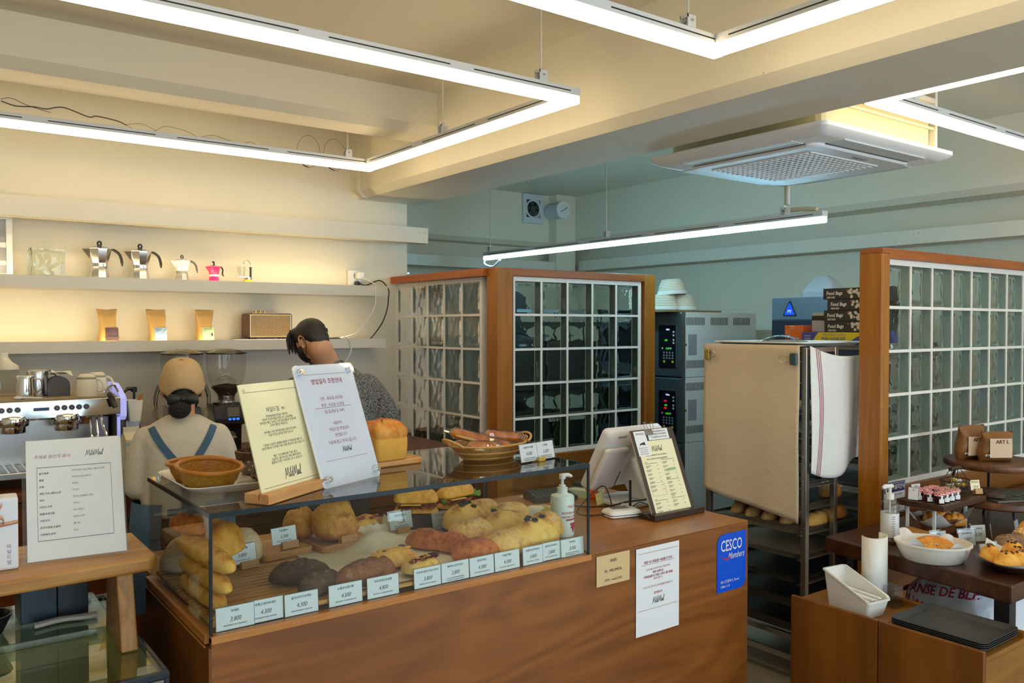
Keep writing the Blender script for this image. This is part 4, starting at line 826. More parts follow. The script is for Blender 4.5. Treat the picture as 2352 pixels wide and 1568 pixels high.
def focaccia(label, x, y, L, W, rz, seed, kind):
    o = loaf('focaccia', label, 'bread', FOC, L, W, .045, (x, y, B0 + .009), rz, seed, pw=3, nz=.12)
    rd = random.Random(seed)
    for k in range(9):
        px, py = rd.uniform(-.33, .33) * L, rd.uniform(-.25, .25) * W
        if kind == 'bacon': q = G().grid(lambda u, v: (px + (u - .5) * .05, py + (v - .5) * .014, .036 + .012 * math.sin(9 * u + k) * .5 + .006 * (1 - v)), 8, 2).done('topping', MATS['bacon'], o, smooth=60, recalc=False)
        else: q = G().ball((px, py, .04), .012, .009, .004, 10, 6).done('topping', mat('pumpkin', (.70, .34, .05), .5) if k % 2 else mat('dark_herb', (.08, .06, .05), .6), o)
focaccia('pumpkin focaccia lying behind the glare on the front glass', 1.175, 2.17, .15, .12, R(10), 51, 'pumpkin'); focaccia('focaccia topped with curled bacon strips behind a price card', 1.20, 2.055, .12, .09, R(15), 52, 'bacon')
# spiced rolls and ciabattas
loaf('spiced_roll', 'brown knotted spiced roll, back one of two', 'bread', BROWN, .25, .085, .07, (1.375, 2.235, B0 + .002), R(-62), 60, pinch=.25, nz=.08)
loaf('spiced_roll', 'brown spiced roll, front one directly behind the price cards', 'bread', BROWN, .15, .085, .068, (1.405, 2.075, B0 + .002), R(-22), 61, nz=.08)
OLV = mat('black_olive', (.012, .012, .014), .3)
def ciabatta(label, x, y, z, seed, m, rz=0, L=.17, W=.13, H=.085, olives=()):
    o = loaf('ciabatta', label, 'bread', m, L, W, H, (x, y, z), rz, seed, pw=3.2, nz=.07)
    dg = bpy.data.meshes[o.data.name]
    for (a, b) in olives:
        zz = max([v.co.z for v in dg.vertices if abs(v.co.x - a) < .012 and abs(v.co.y - b) < .012] or [H])
        q = G().tube([(a + .0075 * math.cos(i * PI / 6), b + .0075 * math.sin(i * PI / 6), zz + .002 * (1 + math.sin(i * PI / 6))) for i in range(12)], .0036, 6, closed=True).done('olive_ring', OLV, o)
ciabatta('olive-topped ciabatta at the back left of the ciabattas', 1.60, 2.42, B0, 70, CIAB, .1, .175, .14, .09, [(-.03, -.01), (-.01, .0), (.01, -.025), (-.005, .03), (.015, .01)])
ciabatta('floured ciabatta at the back beside the glass edge', 1.70, 2.475, B0, 71, CIAF, .2, .16, .12, .085)
ciabatta('smooth golden ciabatta in the middle with two olives', 1.655, 2.27, B0, 72, CIAB, .1, .17, .13, .085, [(-.02, .035), (.02, .045)])
ciabatta('browned ciabatta at the right between back and front rows', 1.705, 2.31, B0 + .03, 73, CIAF, -.1, .15, .11, .07)
ciabatta('white-floured ciabatta behind the spiced rolls', 1.505, 2.25, B0, 74, CIAF, -.2, .16, .13, .08)
ciabatta('floured ciabatta in the front row behind the price card', 1.525, 2.085, B0, 75, CIAF, .1, .165, .12, .075)
ciabatta('olive-topped ciabatta in the front row', 1.655, 2.105, B0 + .005, 76, CIAB, .1, .17, .12, .085, [(-.035, .0), (-.02, -.02), (.0, .03), (.03, .0), (.042, .012)])
ciabatta('floured ciabatta in the front right corner of the case', 1.725, 2.14, B0 + .012, 77, CIAF, .25, .12, .12, .085)
# sandwiches
def sandwich(label, x, y, z, rz, seed, leafy):
    t = thing('sandwich', label, 'sandwich', (x, y, z), rz)
    for nm, h, zz, m in (('lower_bread', .022, 0, BAG), ('upper_bread', .046, .034, BAG)):
        o = loaf(nm, None, None, m, .155, .066, h, (0, 0, zz), 0, seed + int(zz * 100), pw=7, nz=.14, cuts=[(c, .7, .1) for c in (-.4, .1, .5)]); o.parent = t
    HAM = mat('ham', (.42, .10, .10), .45, var=.5, scale=60)
    o = G().grid(lambda u, v: ((u - .5) * .135, -.043 + .086 * v, .026 + .007 * math.sin(16 * u + 9 * v) * (1 if v < .2 or v > .8 else .3)), 26, 8).done('ham', HAM, t, smooth=70, recalc=False)
    G().box(-.05, .02, -.041, .041, .0325, .0352).done('cheese', mat('cheese', (.80, .58, .16), .4), t, smooth=0)
    if leafy:
        GR = mat('lettuce', (.16, .30, .04), .5, var=.5, scale=50)
        G().grid(lambda u, v: (.05 + .05 * u, -.03 + .055 * v, .03 + .012 * math.sin(14 * v + 6 * u) * u + .01 * u), 8, 14).done('lettuce', GR, t, smooth=70, recalc=False); G().ball((-.072, -.025, .03), .014, .012, .01).done('pickle', mat('pickle', (.12, .16, .03), .4), t)
DKB = wood('dark_board', '2b170c', '47281a', 'X', 3, .5, 8)
G_b = board('dark board under the two baguette sandwiches', 1.60, 2.545, .34, .06, .02, R(2), CT, DKB)
t = thing('sandwich_riser', 'dark wooden block under the sandwiches', 'riser', (1.575, 2.545, CT + .0205), R(2)); G().box(-.15, .17, -.03, .022, 0, .055).done('block', DKB, t, smooth=0, bevel=.003)
sandwich('ham baguette sandwich, left one at the back of the case', 1.465, 2.538, CT + .0765, R(-35), 80, False); sandwich('lettuce baguette sandwich, right one at the back of the case', 1.632, 2.545, CT + .0765, R(8), 84, True)
# ---------------------------------------------------------------- price cards
CARD = mat('card_white', (.74, .82, .83), .5, var=.015); BLK = mat('card_rim', (.05, .07, .1), .5); SLV = pane('card_sleeve', (.95, .96, .96), 1.45)
BLOCKW = wood('block_wood', 'b07d42', 'cd9f62', 'X', 5, .5, 6)
def price_card(label, x, y, z, w_, h, name, price, yaw=0, tilt=-.12, block=None, group='white price cards in the bread case', m=None, ns=.13, small=1, second=None, sleeve=False, hand=False):
    t = thing('price_card', label, 'price card', (x, y, z), yaw, group); t.rotation_euler = (tilt, 0, yaw)
    z0 = .012 if block else 0
    G().box(-w_ / 2, w_ / 2, -.0006, .0006, z0, z0 + h).done('card', m or CARD, t, smooth=0)
    g = G(); e = .0009
    if not hand: g.box(-w_ / 2, w_ / 2, -.0009, -.0006, z0 + h - e, z0 + h).box(-w_ / 2, -w_ / 2 + e, -.0009, -.0006, z0, z0 + h).box(w_ / 2 - e, w_ / 2, -.0009, -.0006, z0, z0 + h).box(-w_ / 2, w_ / 2, -.0009, -.0006, z0, z0 + e); g.done('rim', BLK, t, smooth=0); g = G()
    cols = [(0, name, price)] if not second else [(-w_ / 4, name, price), (w_ / 4, second[0], second[1])]; cw = w_ / len(cols)
    for cx, nm, pr in cols:
        s = min(h * ns, cw * .82 / max(2, len(nm) * .92))
        if nm: g.text(nm, s, cx, z0 + h * .78, y=-.001, bold=.012)
        if pr: g.text(pr, h * .27, cx + (.03 * h if hand else 0), z0 + h * (.43 if not hand else .32), y=-.001, shear=.32, sx=.82)
        for k in range(small): fine(g, cx, z0 + h * (.2 - .1 * k), cw * .62, h * .055, y=-.001)
    if second: g.box(-.0004, .0004, -.001, -.0007, z0, z0 + h)
    g.done('lettering', INK, t, smooth=0)
    if sleeve: G().box(-w_ / 2 - .006, w_ / 2 + .006, -.0022, -.0018, z0 - .002, z0 + h + .006).done('sleeve', SLV, t, smooth=0)
    if block:
        bx, bw = block; M = Matrix.Rotation(-tilt, 4, 'X')
        G().box(bx - bw / 2, bx + bw / 2, -.010, -.0012, .001, .018).box(bx - bw / 2, bx + bw / 2, .0012, .010, .001, .018).box(bx - bw / 2, bx + bw / 2, -.010, .010, -.004, .001).done('holder', BLOCKW, t, smooth=0, bevel=.0008)
    return t
FR = [('바게트', '3,800', .609, .703), ('바질소세지바게트', '4,300', .687, .778), ('올리브치즈바게트', '4,300', .779, .869), ('쇼콜라오렌지빵', '4,500', .898, .994), ('무화과피칸호밀빵', '4,800', 1.007, 1.103), ('단호박크림치즈포카치아', '3,800', 1.150, 1.238), ('페퍼로니포카치아', '3,800', 1.240, 1.334), ('명란바게트', '4,300', 1.335, 1.422), ('마늘바게트', '4,000', 1.424, 1.517), ('바질치즈치아바타', '3,800', 1.529, 1.607), ('올리브치아바타', '3,800', 1.604, 1.685), ('치아바타', '3,000', 1.680, 1.775)]
PLACE = ['leftmost of the row', 'partly behind the first card', 'third in the row', 'fourth in the row', 'fifth in the row', 'sixth in the row', 'seventh in the row', 'eighth in the row', 'ninth in the row', 'tenth in the row', 'second from the right end', 'rightmost of the row']
for i, (nm, pr, a, b) in enumerate(FR):
    price_card('white price card reading %s inside the front glass, %s' % (pr, PLACE[i]), (a + b) / 2, 2.004 + (.0045 if i in (1, 10) else 0) + (.0015 if i in (3, 6) else 0), CT + .0005, b - a, .056, nm, pr, 0, -.07, small=2 if i in (6, 11) else 1)
price_card('white price card reading 3,800 in a wood block before the pale loaf', .81, 2.405, B0 + .004, .09, .056, '쫄깃탕종식빵', '3,800', R(8), -.2, (.02, .055))
price_card('white price card reading 5,500 in a wood block on the plain board', .962, 2.468, B0 + .026, .085, .052, '호밀깜빠뉴', '5,500', R(8), -.2, (.015, .055))
price_card('handwritten yellow price card in front of the large round sourdough', 1.152, 2.425, B0 + .028, .062, .05, '치즈깜빠뉴', '5.500원', R(10), -.2, (0, .06), m=CREAMPAPER, small=0, ns=.3, hand=True)
price_card('sleeved price card reading 7,500 before the left sandwich', 1.385, 2.495, B0 + .004, .092, .06, '루꼴라잠봉뵈르', '7,500', R(4), -.2, (.005, .05), small=2, sleeve=True)
price_card('double price card reading 7,300 before the right sandwich', 1.59, 2.498, CT + .004, .165, .062, '토마토잠봉뵈르', '7,300', R(4), -.2, (.03, .05), second=('잠봉뵈르', '6,700'), sleeve=True)
# ---------------------------------------------------------------- notices on the counter front
def sheet(name, label, cat, x0, x1, z0, z1, m, body, y=1.9775, r=0, m2=None, extra=None):
    t = thing(name, label, cat, ((x0 + x1) / 2, y, z0)); w_ = x1 - x0; h = z1 - z0
    if r: 
        poly = [(-w_ / 2, 0)] + arc(w_ / 2 - r, r, r, -90, 0, 8) + [(w_ / 2, h)] + arc(-w_ / 2 + r, h - r, r, 90, 180, 8); G().prism(poly, -.001, .0005, 'Y').done('sheet', m, t, smooth=0)
    else: G().grid(lambda u, v: (-w_ / 2 + w_ * u, -.0006 - .0008 * math.sin(PI * u) * (1 - v), h * v), 8, 8).done('sheet', m, t, smooth=60)
    g = G(); body(g, w_, h); g.done('lettering', m2 or INK, t, smooth=0)
    if extra: extra(t, w_, h)
    return t
def wifi(g, w_, h):
    g.text('WiFi', .0155, 0, h * .78, -.0022).text('ID : MILDMEAL', .0120, 0, h * .46, -.0022).text('P/W : meal1234!', .0112, 0, h * .16, -.0022)
sheet('paper_note', 'tan WiFi note taped to the counter front', 'note', 1.805, 1.953, .760, .8585, mat('tan_paper', (.66, .48, .24), .6, var=.03), wifi)
def notice(g, w_, h):
    y = -.0022
    g.box(-w_ * .46, w_ * .46, y - .0001, y, h * .935, h * .938).box(-w_ * .46, w_ * .46, y - .0001, y, h * .285, h * .288).box(-w_ * .38, w_ * .38, y - .0001, y, h * .80, h * .803)
    g.text('매장 내 1회용품 사용불가 안내', .0108, 0, h * .825, y, bold=.012).text("'22년 4월 1일 부터 정부 지침에 따라", .0078, 0, h * .74, y).text('매장 내에서는', .0092, 0, h * .70, y, bold=.015).text('1회용품(플라스틱컵) 사용이 불가함을', .0092, 0, h * .66, y, bold=.015).text('알려드립니다.', .0078, 0, h * .625, y)
    g.text('드시고가는 경우 머그잔에 음료를 제공합니다.', .0078, 0, h * .54, y).text('감사합니다', .0092, 0, h * .46, y, bold=.01)
def notice_logo(t, w_, h):
    g = G(); script(g, 0, h * .345, .020, .0011, y=-.0024); g.done('logo', INK, t, smooth=0)
sheet('paper_notice', 'white A4 notice with dark red print taped to the counter front', 'notice', 1.983, 2.193, .557, .854, PAPER, notice, m2=REDINK, extra=notice_logo)
def cesco(g, w_, h):
    y = -.0022
    g.text('CESCO', .058, -.003, h * .785, y, sx=.66, bold=.008).text('Members', .034, .022, h * .60, y, shear=.5, sx=.72)
    g.text('세스코멤버스 Zone', .0134, -w_ * .40, h * .17, y, align='LEFT').text('1588-1119', .0122, -w_ * .40, h * .09, y, align='LEFT')
def cesco_x(t, w_, h):
    g = G(); P = [(-.062 + .062 * k / 12 , .135 - .014 * math.sin(PI * k / 12)) for k in range(13)]
    q = [(p[0], p[1]) for p in P] + [(p[0], p[1] - .006 * math.sin(PI * k / 12)) for k, p in reversed(list(enumerate(P)))][1:-1]
    g.prism(q, -.0024, -.0021, 'Y'); g.done('red_swoosh', mat('red_vinyl', (.70, .01, .04), .4), t, smooth=0)
sheet('pest_control_sign', 'blue membership sign with white lettering on the counter front', 'sign', 2.397, 2.561, .626, .838, mat('sign_blue', (.0, .085, .66), .35, var=.02), cesco, y=1.9785, r=.035, m2=WHITE, extra=cesco_x)
# ================================================================ ON TOP OF THE BREAD CASE
KT = CT + .2906
WK1 = wicker('wicker_orange', 'd2982c', 'b0741a', 70); WKR = wood('wicker_rim', 'a05e12', 'bb7a22', 'X', 8, .45, 3)
t = thing('serving_tray', 'white plastic tray at the left end on top of the bread case', 'tray', (.80, 2.36, KT))
rr = [[(a, b, z) for a, b in rrect(-.2 + e, .2 - e, -.175 + e, .175 - e, .045, 6)] for e, z in ((.03, 0), (.026, .001), (.004, .019), (0, .0215), (.001, .024), (.005, .0225), (.03, .0045), (.036, .0035))]
G().rings(rr).done('tray', mat('tray_white', (.80, .76, .70), .35), t, smooth=40)
TZ = KT + .0042
def round_basket(label, x, y, r, h, tilt=0, rz=0, tz=TZ):
    t = thing('wicker_basket', label, 'basket', (x, y, tz), rz, 'round woven baskets on the white tray'); t.rotation_euler = (tilt, 0, rz)
    G().lathe([(r * .62, .0), (r * .72, .002), (r * .88, h * .45), (r * .98, h * .95), (r * .95, h * .95), (r * .84, h * .45), (r * .68, .006), (.001, .004)], 48, cap0=True).done('bowl', WK1, t, smooth=40)
    G().tube([(r * math.cos(2 * PI * i / 40), r * math.sin(2 * PI * i / 40), h * .97) for i in range(40)], .0062, 8, closed=True).done('rim', WKR, t)
    return t
round_basket('round woven basket at the back of the white tray with a tong inside', .69, 2.425, .081, .052)
round_basket('empty round woven basket tilted forward at the front of the white tray', .672, 2.266, .083, .056, R(7), .3, TZ + .008)
t = thing('tongs', 'grey tongs lying in the back woven basket', 'tongs', (.69, 2.425, TZ + .034), R(12)); 
for s_ in (-1, 1): G().tube([(-.065, s_ * .004, .014), (0, s_ * .008, .008), (.06, s_ * .003, .02)], .0045, 8, flat=.4).done('arm', mat('grey_plastic', (.33, .33, .32), .5), t)
t = thing('coconut_bowl', 'dark coconut shell bowl with round holes on the white tray', 'bowl', (.855, 2.43, TZ))
COCO = mat('coconut', (.09, .04, .018), .4, var=.7, scale=40, bump=.4, bscale=60)
g = G().lathe([(.028, .0), (.036, .002), (.05, .03), (.055, .068), (.051, .069), (.046, .03), (.03, .006), (.001, .005)], 28, fn=lambda a, z: 1 + (.04 * math.sin(5 * a) if z > .05 else 0)); g.done('shell', COCO, t, smooth=45)
HOLE = mat('hole_cream', (.62, .50, .30), .6)
g = G()
for row, (zz, rad) in enumerate(((.018, .0458), (.030, .0505), (.042, .0523))):
    for k in range(14):
        a = 2 * PI * (k + .5 * row) / 14; c = Vector((rad * math.cos(a), rad * math.sin(a), zz)); nrm = Vector((math.cos(a), math.sin(a), -.15)).normalized(); g.cyl(c, c + nrm * .0012, .0036, n=10)
g.done('holes', HOLE, t, smooth=0)
t = thing('flat_wicker_basket', 'flat brown wicker basket in front of the coconut bowl', 'basket', (.862, 2.27, TZ))
WKD = wicker('wicker_brown', '5a2a0c', '3d1a07', 40)
G().lathe([(.04, 0), (.05, .002), (.072, .018), (.069, .019), (.045, .006), (.001, .004)], 40).done('bowl', WKD, t, smooth=40)
for k in range(3): G().tube([((.069 - .006 * k) * math.cos(2 * PI * i / 36), (.069 - .006 * k) * math.sin(2 * PI * i / 36), .019 - .004 * k + .003 * math.sin(9 * i + k * 2)) for i in range(36)], .0032, 6, closed=True).done('rim', wood('wicker_brown_rim', '4a2008', '6b3410', 'X', 9, .5, 3), t)
t = thing('card_holder', 'small empty clear card holder on the white tray', 'card holder', (.79, 2.315, TZ), R(12)); t.rotation_euler = (-.25, 0, R(12))
G().box(-.03, .03, -.0015, .0, .0, .055).box(-.03, .03, -.018, -.0015, .0, .0015).done('acrylic', pane('acrylic', (.92, .93, .92), 1.5, 0, .05), t, smooth=0)
# cream sign in its beech foot
t = thing('acrylic_sign', 'cream printed sign standing in a beech block at the case front', 'sign', (.731, 2.013, KT + .0045), R(31.867)); t.rotation_euler = (-R(15.3), 0, R(31.867))
t.rotation_mode = 'XYZ'
W1, H1 = .25, .298
G().box(0, W1, 0, .004, 0, H1).done('plate', mat('sign_cream', (.83, .78, .50), .12, var=.01), t, smooth=0, bevel=.0006)
g = G(); y = -.0005; cx = W1 * .5
g.text('마일드밀', .0148, cx - .012, H1 * .755, y).text('빵은', .0085, cx + .032, H1 * .752, y)
LN = [('천연발효종(르방)을 사용하여', .70), ('천천히 조금씩 빵을 만듭니다. (당일판매)', .672), ('대부분의 빵은 12시간 이상 저온발효로 숙성하여', .645), ('소화가 잘되는 빵입니다.', .618), ('방부제나 다른 화학첨가물이 들어가지 않아', .562), ('가급적 당일 섭취를 권장드립니다.', .535), ('나중에 드실경우 밀봉해 냉동한 후 먹을만큼 해동 후', .455), ('후라이팬이나 오븐에 구워드시면 맛있게 드실수 있습니다', .428), ('빵은 그냥 담백하게 드셔도 좋고,', .352), ('크림치즈, 발사믹오일, 버터, 베이컨등과', .325), ('곁들여드시면 더 맛있게 드실 수 있습니다', .298)]
for s_, zz in LN: g.text(s_, .0076, cx, H1 * zz, y)
script(g, cx + .012, H1 * .15, .0245, .0014, y=-.0006); g.box(.012, W1 - .012, -.0006, -.0003, H1 * .925, H1 * .928).box(.012, W1 - .012, -.0006, -.0003, H1 * .10, H1 * .103)
g.done('lettering', INK, t, smooth=0)
for x in (.016, W1 - .016):
    for z in (.016, H1 - .016): G().cyl((x, -.002, z), (x, 0, z), .0035, n=12).done('standoff', STEEL, t)
t = thing('sign_stand', 'beech block with a slot holding the cream sign', 'sign stand', (.731, 2.013, KT), R(31.867))
BEE = wood('beech', 'c08248', 'd8a46c', 'X', 5, .42, 6)
G().prism([(-.024, .001), (.05, .001), (.05, .026), (.012, .026), (.0095, .008), (.005, .008), (.0035, .026), (-.024, .026)], -.012, .253, 'X').done('block', BEE, t, smooth=0, bevel=.0012)
# white acrylic notice with four stand-off screws
t = thing('acrylic_sign', 'white acrylic notice with red print and four chrome screws on the case', 'sign', (.93, 2.095, KT + .001), R(24.4)); t.rotation_euler = (-R(19.2), 0, R(24.4))
W2, H2 = .246, .349
G().prism(rrect(0, W2, 0, H2, .012), .006, .010, 'Y').done('back_plate', mat('sign_white', (.80, .84, .90), .08, var=.01), t, smooth=0)
G().prism(rrect(0, W2, 0, H2, .012), -.001, .002, 'Y').done('front_plate', pane('sign_acrylic', (.97, .98, 1), 1.5), t, smooth=0)
y = .0055; g = G(); cx = W2 / 2
g.text('영업일자 조정안내', .0172, cx, H2 * .855, y, bold=.012)
for s_, zz, sz in (('기존 : 화요일~토요일', .71, .0116), ('변경 : 수요일~토요일', .655, .0116), ('(일,월,화요일 OFF)', .60, .0116), ('4월부터', .50, .0116), ('마일드밀 영업일이', .45, .0116), ('변경됩니다', .40, .0116), ('이용에 참고 부탁드립니다', .345, .0116)): g.text(s_, sz, cx, H2 * zz, y, sx=.95)
g.box(cx - .075, cx + .075, y, y + .0003, H2 * .634, H2 * .637).box(.035, W2 - .035, y, y + .0003, H2 * .918, H2 * .9205).box(.035, W2 - .035, y, y + .0003, H2 * .205, H2 * .2075)
g.done('lettering', REDINK, t, smooth=0); g = G(); script(g, cx + .01, H2 * .262, .0142, .0009, y=y - .0001); g.done('logo', INK, t, smooth=0)
for x in (.02, W2 - .02):
    for z in (.022, H2 - .022): G().cyl((x, -.010, z), (x, .014, z), .0085, n=20).cyl((x, -.0115, z), (x, -.010, z), .007, n=20).done('standoff_screw', CHROME, t, smooth=30)
G().prism([(.011, .22), (.017, .22), (.135, .0475), (.128, .044)], cx - .03, cx + .03, 'X').done('easel_leg', pane('acrylic', ()), t, smooth=0)
# white pan loaves on their board
t = board('wooden board carrying two white pan loaves on top of the case', 1.20, 2.395, .33, .17, .018, R(4), KT, wood('acacia', 'b87c3c', 'd7a263', 'X', 3, .4, 5), .02)
PANL = crust('pan_loaf_side', 'd6a03c', 'd29a3a', 'c88a2c', scale=8, zmid=.3); PANT = crust('pan_loaf_top', 'e0b055', 'c9761a', '9a4708', scale=6, zmid=.075)
def pan_loaf(label, x, y, rz, seed):
    t = thing('pan_loaf', label, 'bread', (x, y, KT + .0182), rz)
    rr = [[(a, b, z) for a, b in rrect(-.058 - e, .058 + e, -.06 - e, .06 + e, .014, 5)] for e, z in ((-.006, 0), (-.001, .003), (.002, .04), (.002, .068), (-.001, .074))]
    G().rings(rr).done('lower_loaf', PANL, t, smooth=40)
    g = G(); n = 36; rr = []
    for k in range(11):
        f = k / 10; a = f * PI / 2
        e = .004 * math.sin(PI * min(1, f * 2.2)) if f < .45 else 0
        s_ = math.cos(a) ** .4
        ring = []
        for (px, py) in rrect(-.060 - e, .060 + e, -.062 - e, .062 + e, .02, 8):
            zz = .070 + .052 * math.sin(a) ** .75 + .008 * math.sin(px * 55 + seed) * math.sin(a)
            ring.append((px * max(s_, .02), py * max(s_, .02), zz))
        rr.append(ring)
    g.rings(rr).done('domed_top', PANT, t, smooth=60)
pan_loaf('white pan loaf with browned dome, front one on the board', 1.245, 2.37, R(6), 0); pan_loaf('white pan loaf with browned dome, behind the acrylic notice', 1.108, 2.405, R(10), 2)
# pretzel basket
t = thing('handled_wicker_basket', 'oval rattan basket with loop handles holding wrapped pretzels', 'basket', (1.585, 2.27, KT))
RAT = wicker('rattan', 'c99a55', 'b07f3a', 60); RATR = wood('rattan_rim', 'b98645', 'd6a666', 'X', 9, .45, 2)
G().lathe([(.08, 0), (.09, .002), (.115, .022), (.14, .05), (.138, .051), (.112, .024), (.086, .006), (.001, .004)], 48, sy=.68).done('bowl', RAT, t, smooth=40)
for q, zz, rr_ in ((.141, .051, .004), (.122, .028, .0028), (.1, .010, .0025)): G().tube([(q * math.cos(2 * PI * i / 44), .68 * q * math.sin(2 * PI * i / 44), zz) for i in range(44)], rr_, 6, closed=True).done('rim', RATR, t)
for s_ in (-1, 1):
    g = G().tube([(s_ * (.13 + .034 * math.sin(PI * i / 10)), -.05 * math.cos(PI * i / 10), .052 + .022 * math.sin(PI * i / 10)) for i in range(11)], .0042, 8)
    g.done('handle', RATR, t); g = G()
    for k in range(6): g.tube([(s_ * (.134 + .022 * math.sin(PI * (k + .5) / 6) * (.5 + .5 * math.cos(a * PI / 5))), (k - 2.5) * .014, .053 + .012 * (1 + math.cos(a * PI / 5)) * .5 + .006 * math.sin(a * PI / 5)) for a in range(10)], .0016, 5, closed=True)
    g.done('scrollwork', RATR, t)
PRZ = crust('pretzel_crust', 'd8842a', 'c06418', '7c380a', scale=8, rough=.3, zmid=.02); WRAP = pane('cellophane', (.97, .96, .93), 1.45, .02, .10)
def pretzel(label, x, y, z, L, rz, ry, seed, fill):
    t = thing('wrapped_pretzel', label, 'pretzel', (x, y, z), rz); t.rotation_euler = (0, ry, rz)
    o = loaf('pretzel', None, None, PRZ, L, .042, .036, (0, 0, .003), 0, seed, pw=5, nz=.06, flat=.7); o.parent = t
    if fill: G().ball((L * .42, 0, .018), .014, .017, .010).done('butter', mat('butter', (.80, .66, .20), .4), t); G().ball((-.01, -.021, .016), L * .3, .004, .004).done('filling', mat('butter', ()), t)
    rd = random.Random(seed); rr = []
    for i in range(12):
        u = -.62 + 1.22 * i / 11; e = 1 if -.5 < u < .5 else .9
        rr.append([(u * L, (.026 + .004 * rd.random()) * e * math.cos(2 * PI * j / 12) * (1.25 if u < -.5 else 1), .021 + (.021 * e * math.sin(2 * PI * j / 12) * (.35 if u < -.5 else 1))) for j in range(12)])
    G().rings(rr, 0, False, False).done('cellophane', WRAP, t, smooth=15, recalc=False)
pretzel('long wrapped pretzel sticking up out of the left of the basket', 1.535, 2.30, KT + .05, .15, R(-38), R(15), 90, True)
pretzel('wrapped pretzel showing butter filling at the front of the basket', 1.525, 2.215, KT + .028, .10, R(-10), R(4), 91, True)
pretzel('wrapped pretzel in the middle of the basket under the long one', 1.60, 2.255, KT + .028, .11, R(-55), R(8), 92, True)
pretzel('wrapped glossy pretzel at the right of the basket', 1.655, 2.29, KT + .045, .12, R(-25), R(6), 93, False)
price_card('double price card with gold clip before the pretzel basket', 1.685, 2.125, KT + .003, .165, .058, '고메버터프레첼', '4,000', R(10), -.22, None, 'cards on the case top', mat('card_bright', (.84, .86, .88), .5), small=2, second=('프레첼', '2,800'), sleeve=True)
t = thing('gold_clip', 'small gold clip foot holding the double price card', 'clip', (1.69, 2.123, KT), R(10)); G().box(-.016, .016, -.010, -.0035, .0, .014).box(-.016, .016, .006, .02, .0, .012).box(-.016, .016, -.010, .02, 0, .002).done('clip', mat('gold', (.75, .52, .12), .3, metal=.7), t, smooth=0)
# ================================================================ TILL END OF THE COUNTER
t = thing('sanitizer_bottle', 'white pump bottle of hand sanitizer right of the bread case', 'bottle', (1.874, 2.23, CT))
SANW = mat('bottle_mint_white', (.76, .86, .85), .35, var=.02)
G().lathe([(.040, 0), (.042, .003), (.042, .132), (.039, .140), (.022, .145), (.020, .147)], 36).done('bottle', SANW, t)
G().lathe([(.0185, .147), (.0185, .167), (.012, .169), (.012, .174), (.0105, .176)], 28).done('collar', WHITE, t)
G().cyl((0, 0, .174), (0, 0, .198), .0055, n=14).lathe([(.011, .196), (.0115, .198), (.0115, .211), (.009, .213), (.001, .213)], 20).tube([(.0, 0, .208), (.022, -.008, .209), (.033, -.012, .203)], [.008, .007, .005], 10).done('pump', WHITE, t)
CRM = mat('crimson', (.40, .02, .06), .5)
def wraptext(g, s_, size, a0, z, bold=.0):
    vs_, fs = text_mesh(s_, 0, bold, 'CENTER'); V = [g.bm.verts.new(Vector((.0424 * math.sin(a0 + v.x * size / .0424), -.0424 * math.cos(a0 + v.x * size / .0424), z + v.y * size))) for v in vs_]
    for f in fs: g.face([V[i] for i in f])
g = G(); a0 = .42; wraptext(g, 'THE CURE', .0125, a0, .105, .01); wraptext(g, 'POWER SANITIZER', .0115, a0, .083, .015); wraptext(g, 'HAND CLEAN GEL', .0115, a0, .070, .015)
sh = [(-.012, .045), (.012, .045), (.012, .028), (0, .012), (-.012, .028)]
g.rings([[(.0425 * math.sin(a0 - .8 + 1.6 * i / 10), -.0425 * math.cos(a0 - .8 + 1.6 * i / 10), z) for i in range(11)] for z in (.057, .063)], 0, False, False, closed=False)
for z0, z1, w0, w1 in ((.040, .048, .0165, .018), (.030, .040, .0165, .0116), (.014, .030, .002, .0116)):
    g.rings([[(.0425 * math.sin(a0 + (-1 + 2 * i / 6) * w_ / .0425), -.0425 * math.cos(a0 + (-1 + 2 * i / 6) * w_ / .0425), z) for i in range(7)] for z, w_ in ((z0, w0), (z1, w1))], 0, False, False, closed=False)
g.done('print', CRM, t, smooth=0, recalc=False)
t = thing('tape_dispenser', 'cream and orange tape dispenser on the counter behind the sanitizer', 'tape dispenser', (1.915, 2.42, CT), R(-25))
G().prism([(-.07, 0), (.065, 0), (.07, .03), (.055, .058), (-.02, .062), (-.06, .045), (-.075, .02)], -.028, .028, 'Y').done('body', mat('dispenser_cream', (.70, .66, .50), .4), t, smooth=0, bevel=.006)
G().cyl((.03, -.0305, .036), (.03, .0305, .036), .026, n=28).done('tape_roll', mat('tape_amber', (.60, .38, .08), .3), t); G().box(.0, .066, -.0295, .0295, .001, .022).done('orange_panel', mat('orange_plastic', (.80, .20, .02), .4), t, smooth=0, bevel=.003)
G().box(-.085, -.06, -.02, .02, .04, .052).done('cutter', STEEL, t, smooth=0)
t = thing('keyboard', 'small black keyboard on the counter seen through the case', 'keyboard', (2.22, 2.72, CT), R(-12))
G().prism([(-.06, 0), (.06, 0), (.06, .03), (-.06, .018)], -.1, .1, 'X').done('body', BLACK, t, smooth=0, bevel=.003)
g = G()
for i in range(9):
    for j in range(5): g.box(-.092 + i * .0205, -.092 + i * .0205 + .0175, -.05 + j * .021, -.05 + j * .021 + .018, .016 + .0105 * (j / 4) + .002, .026 + .0105 * (j / 4))
g.done('keys', DARK, t, smooth=0, bevel=.002)
tag(G().box(-.07, .07, -.05, .05, 0, .03).done('notepad', mat('note_green', (.66, .70, .52), .6), None, smooth=0, loc=(2.405, 2.70, CT), rot=(0, 0, R(18))), 'pale green block of notes beside the till', 'notepad')
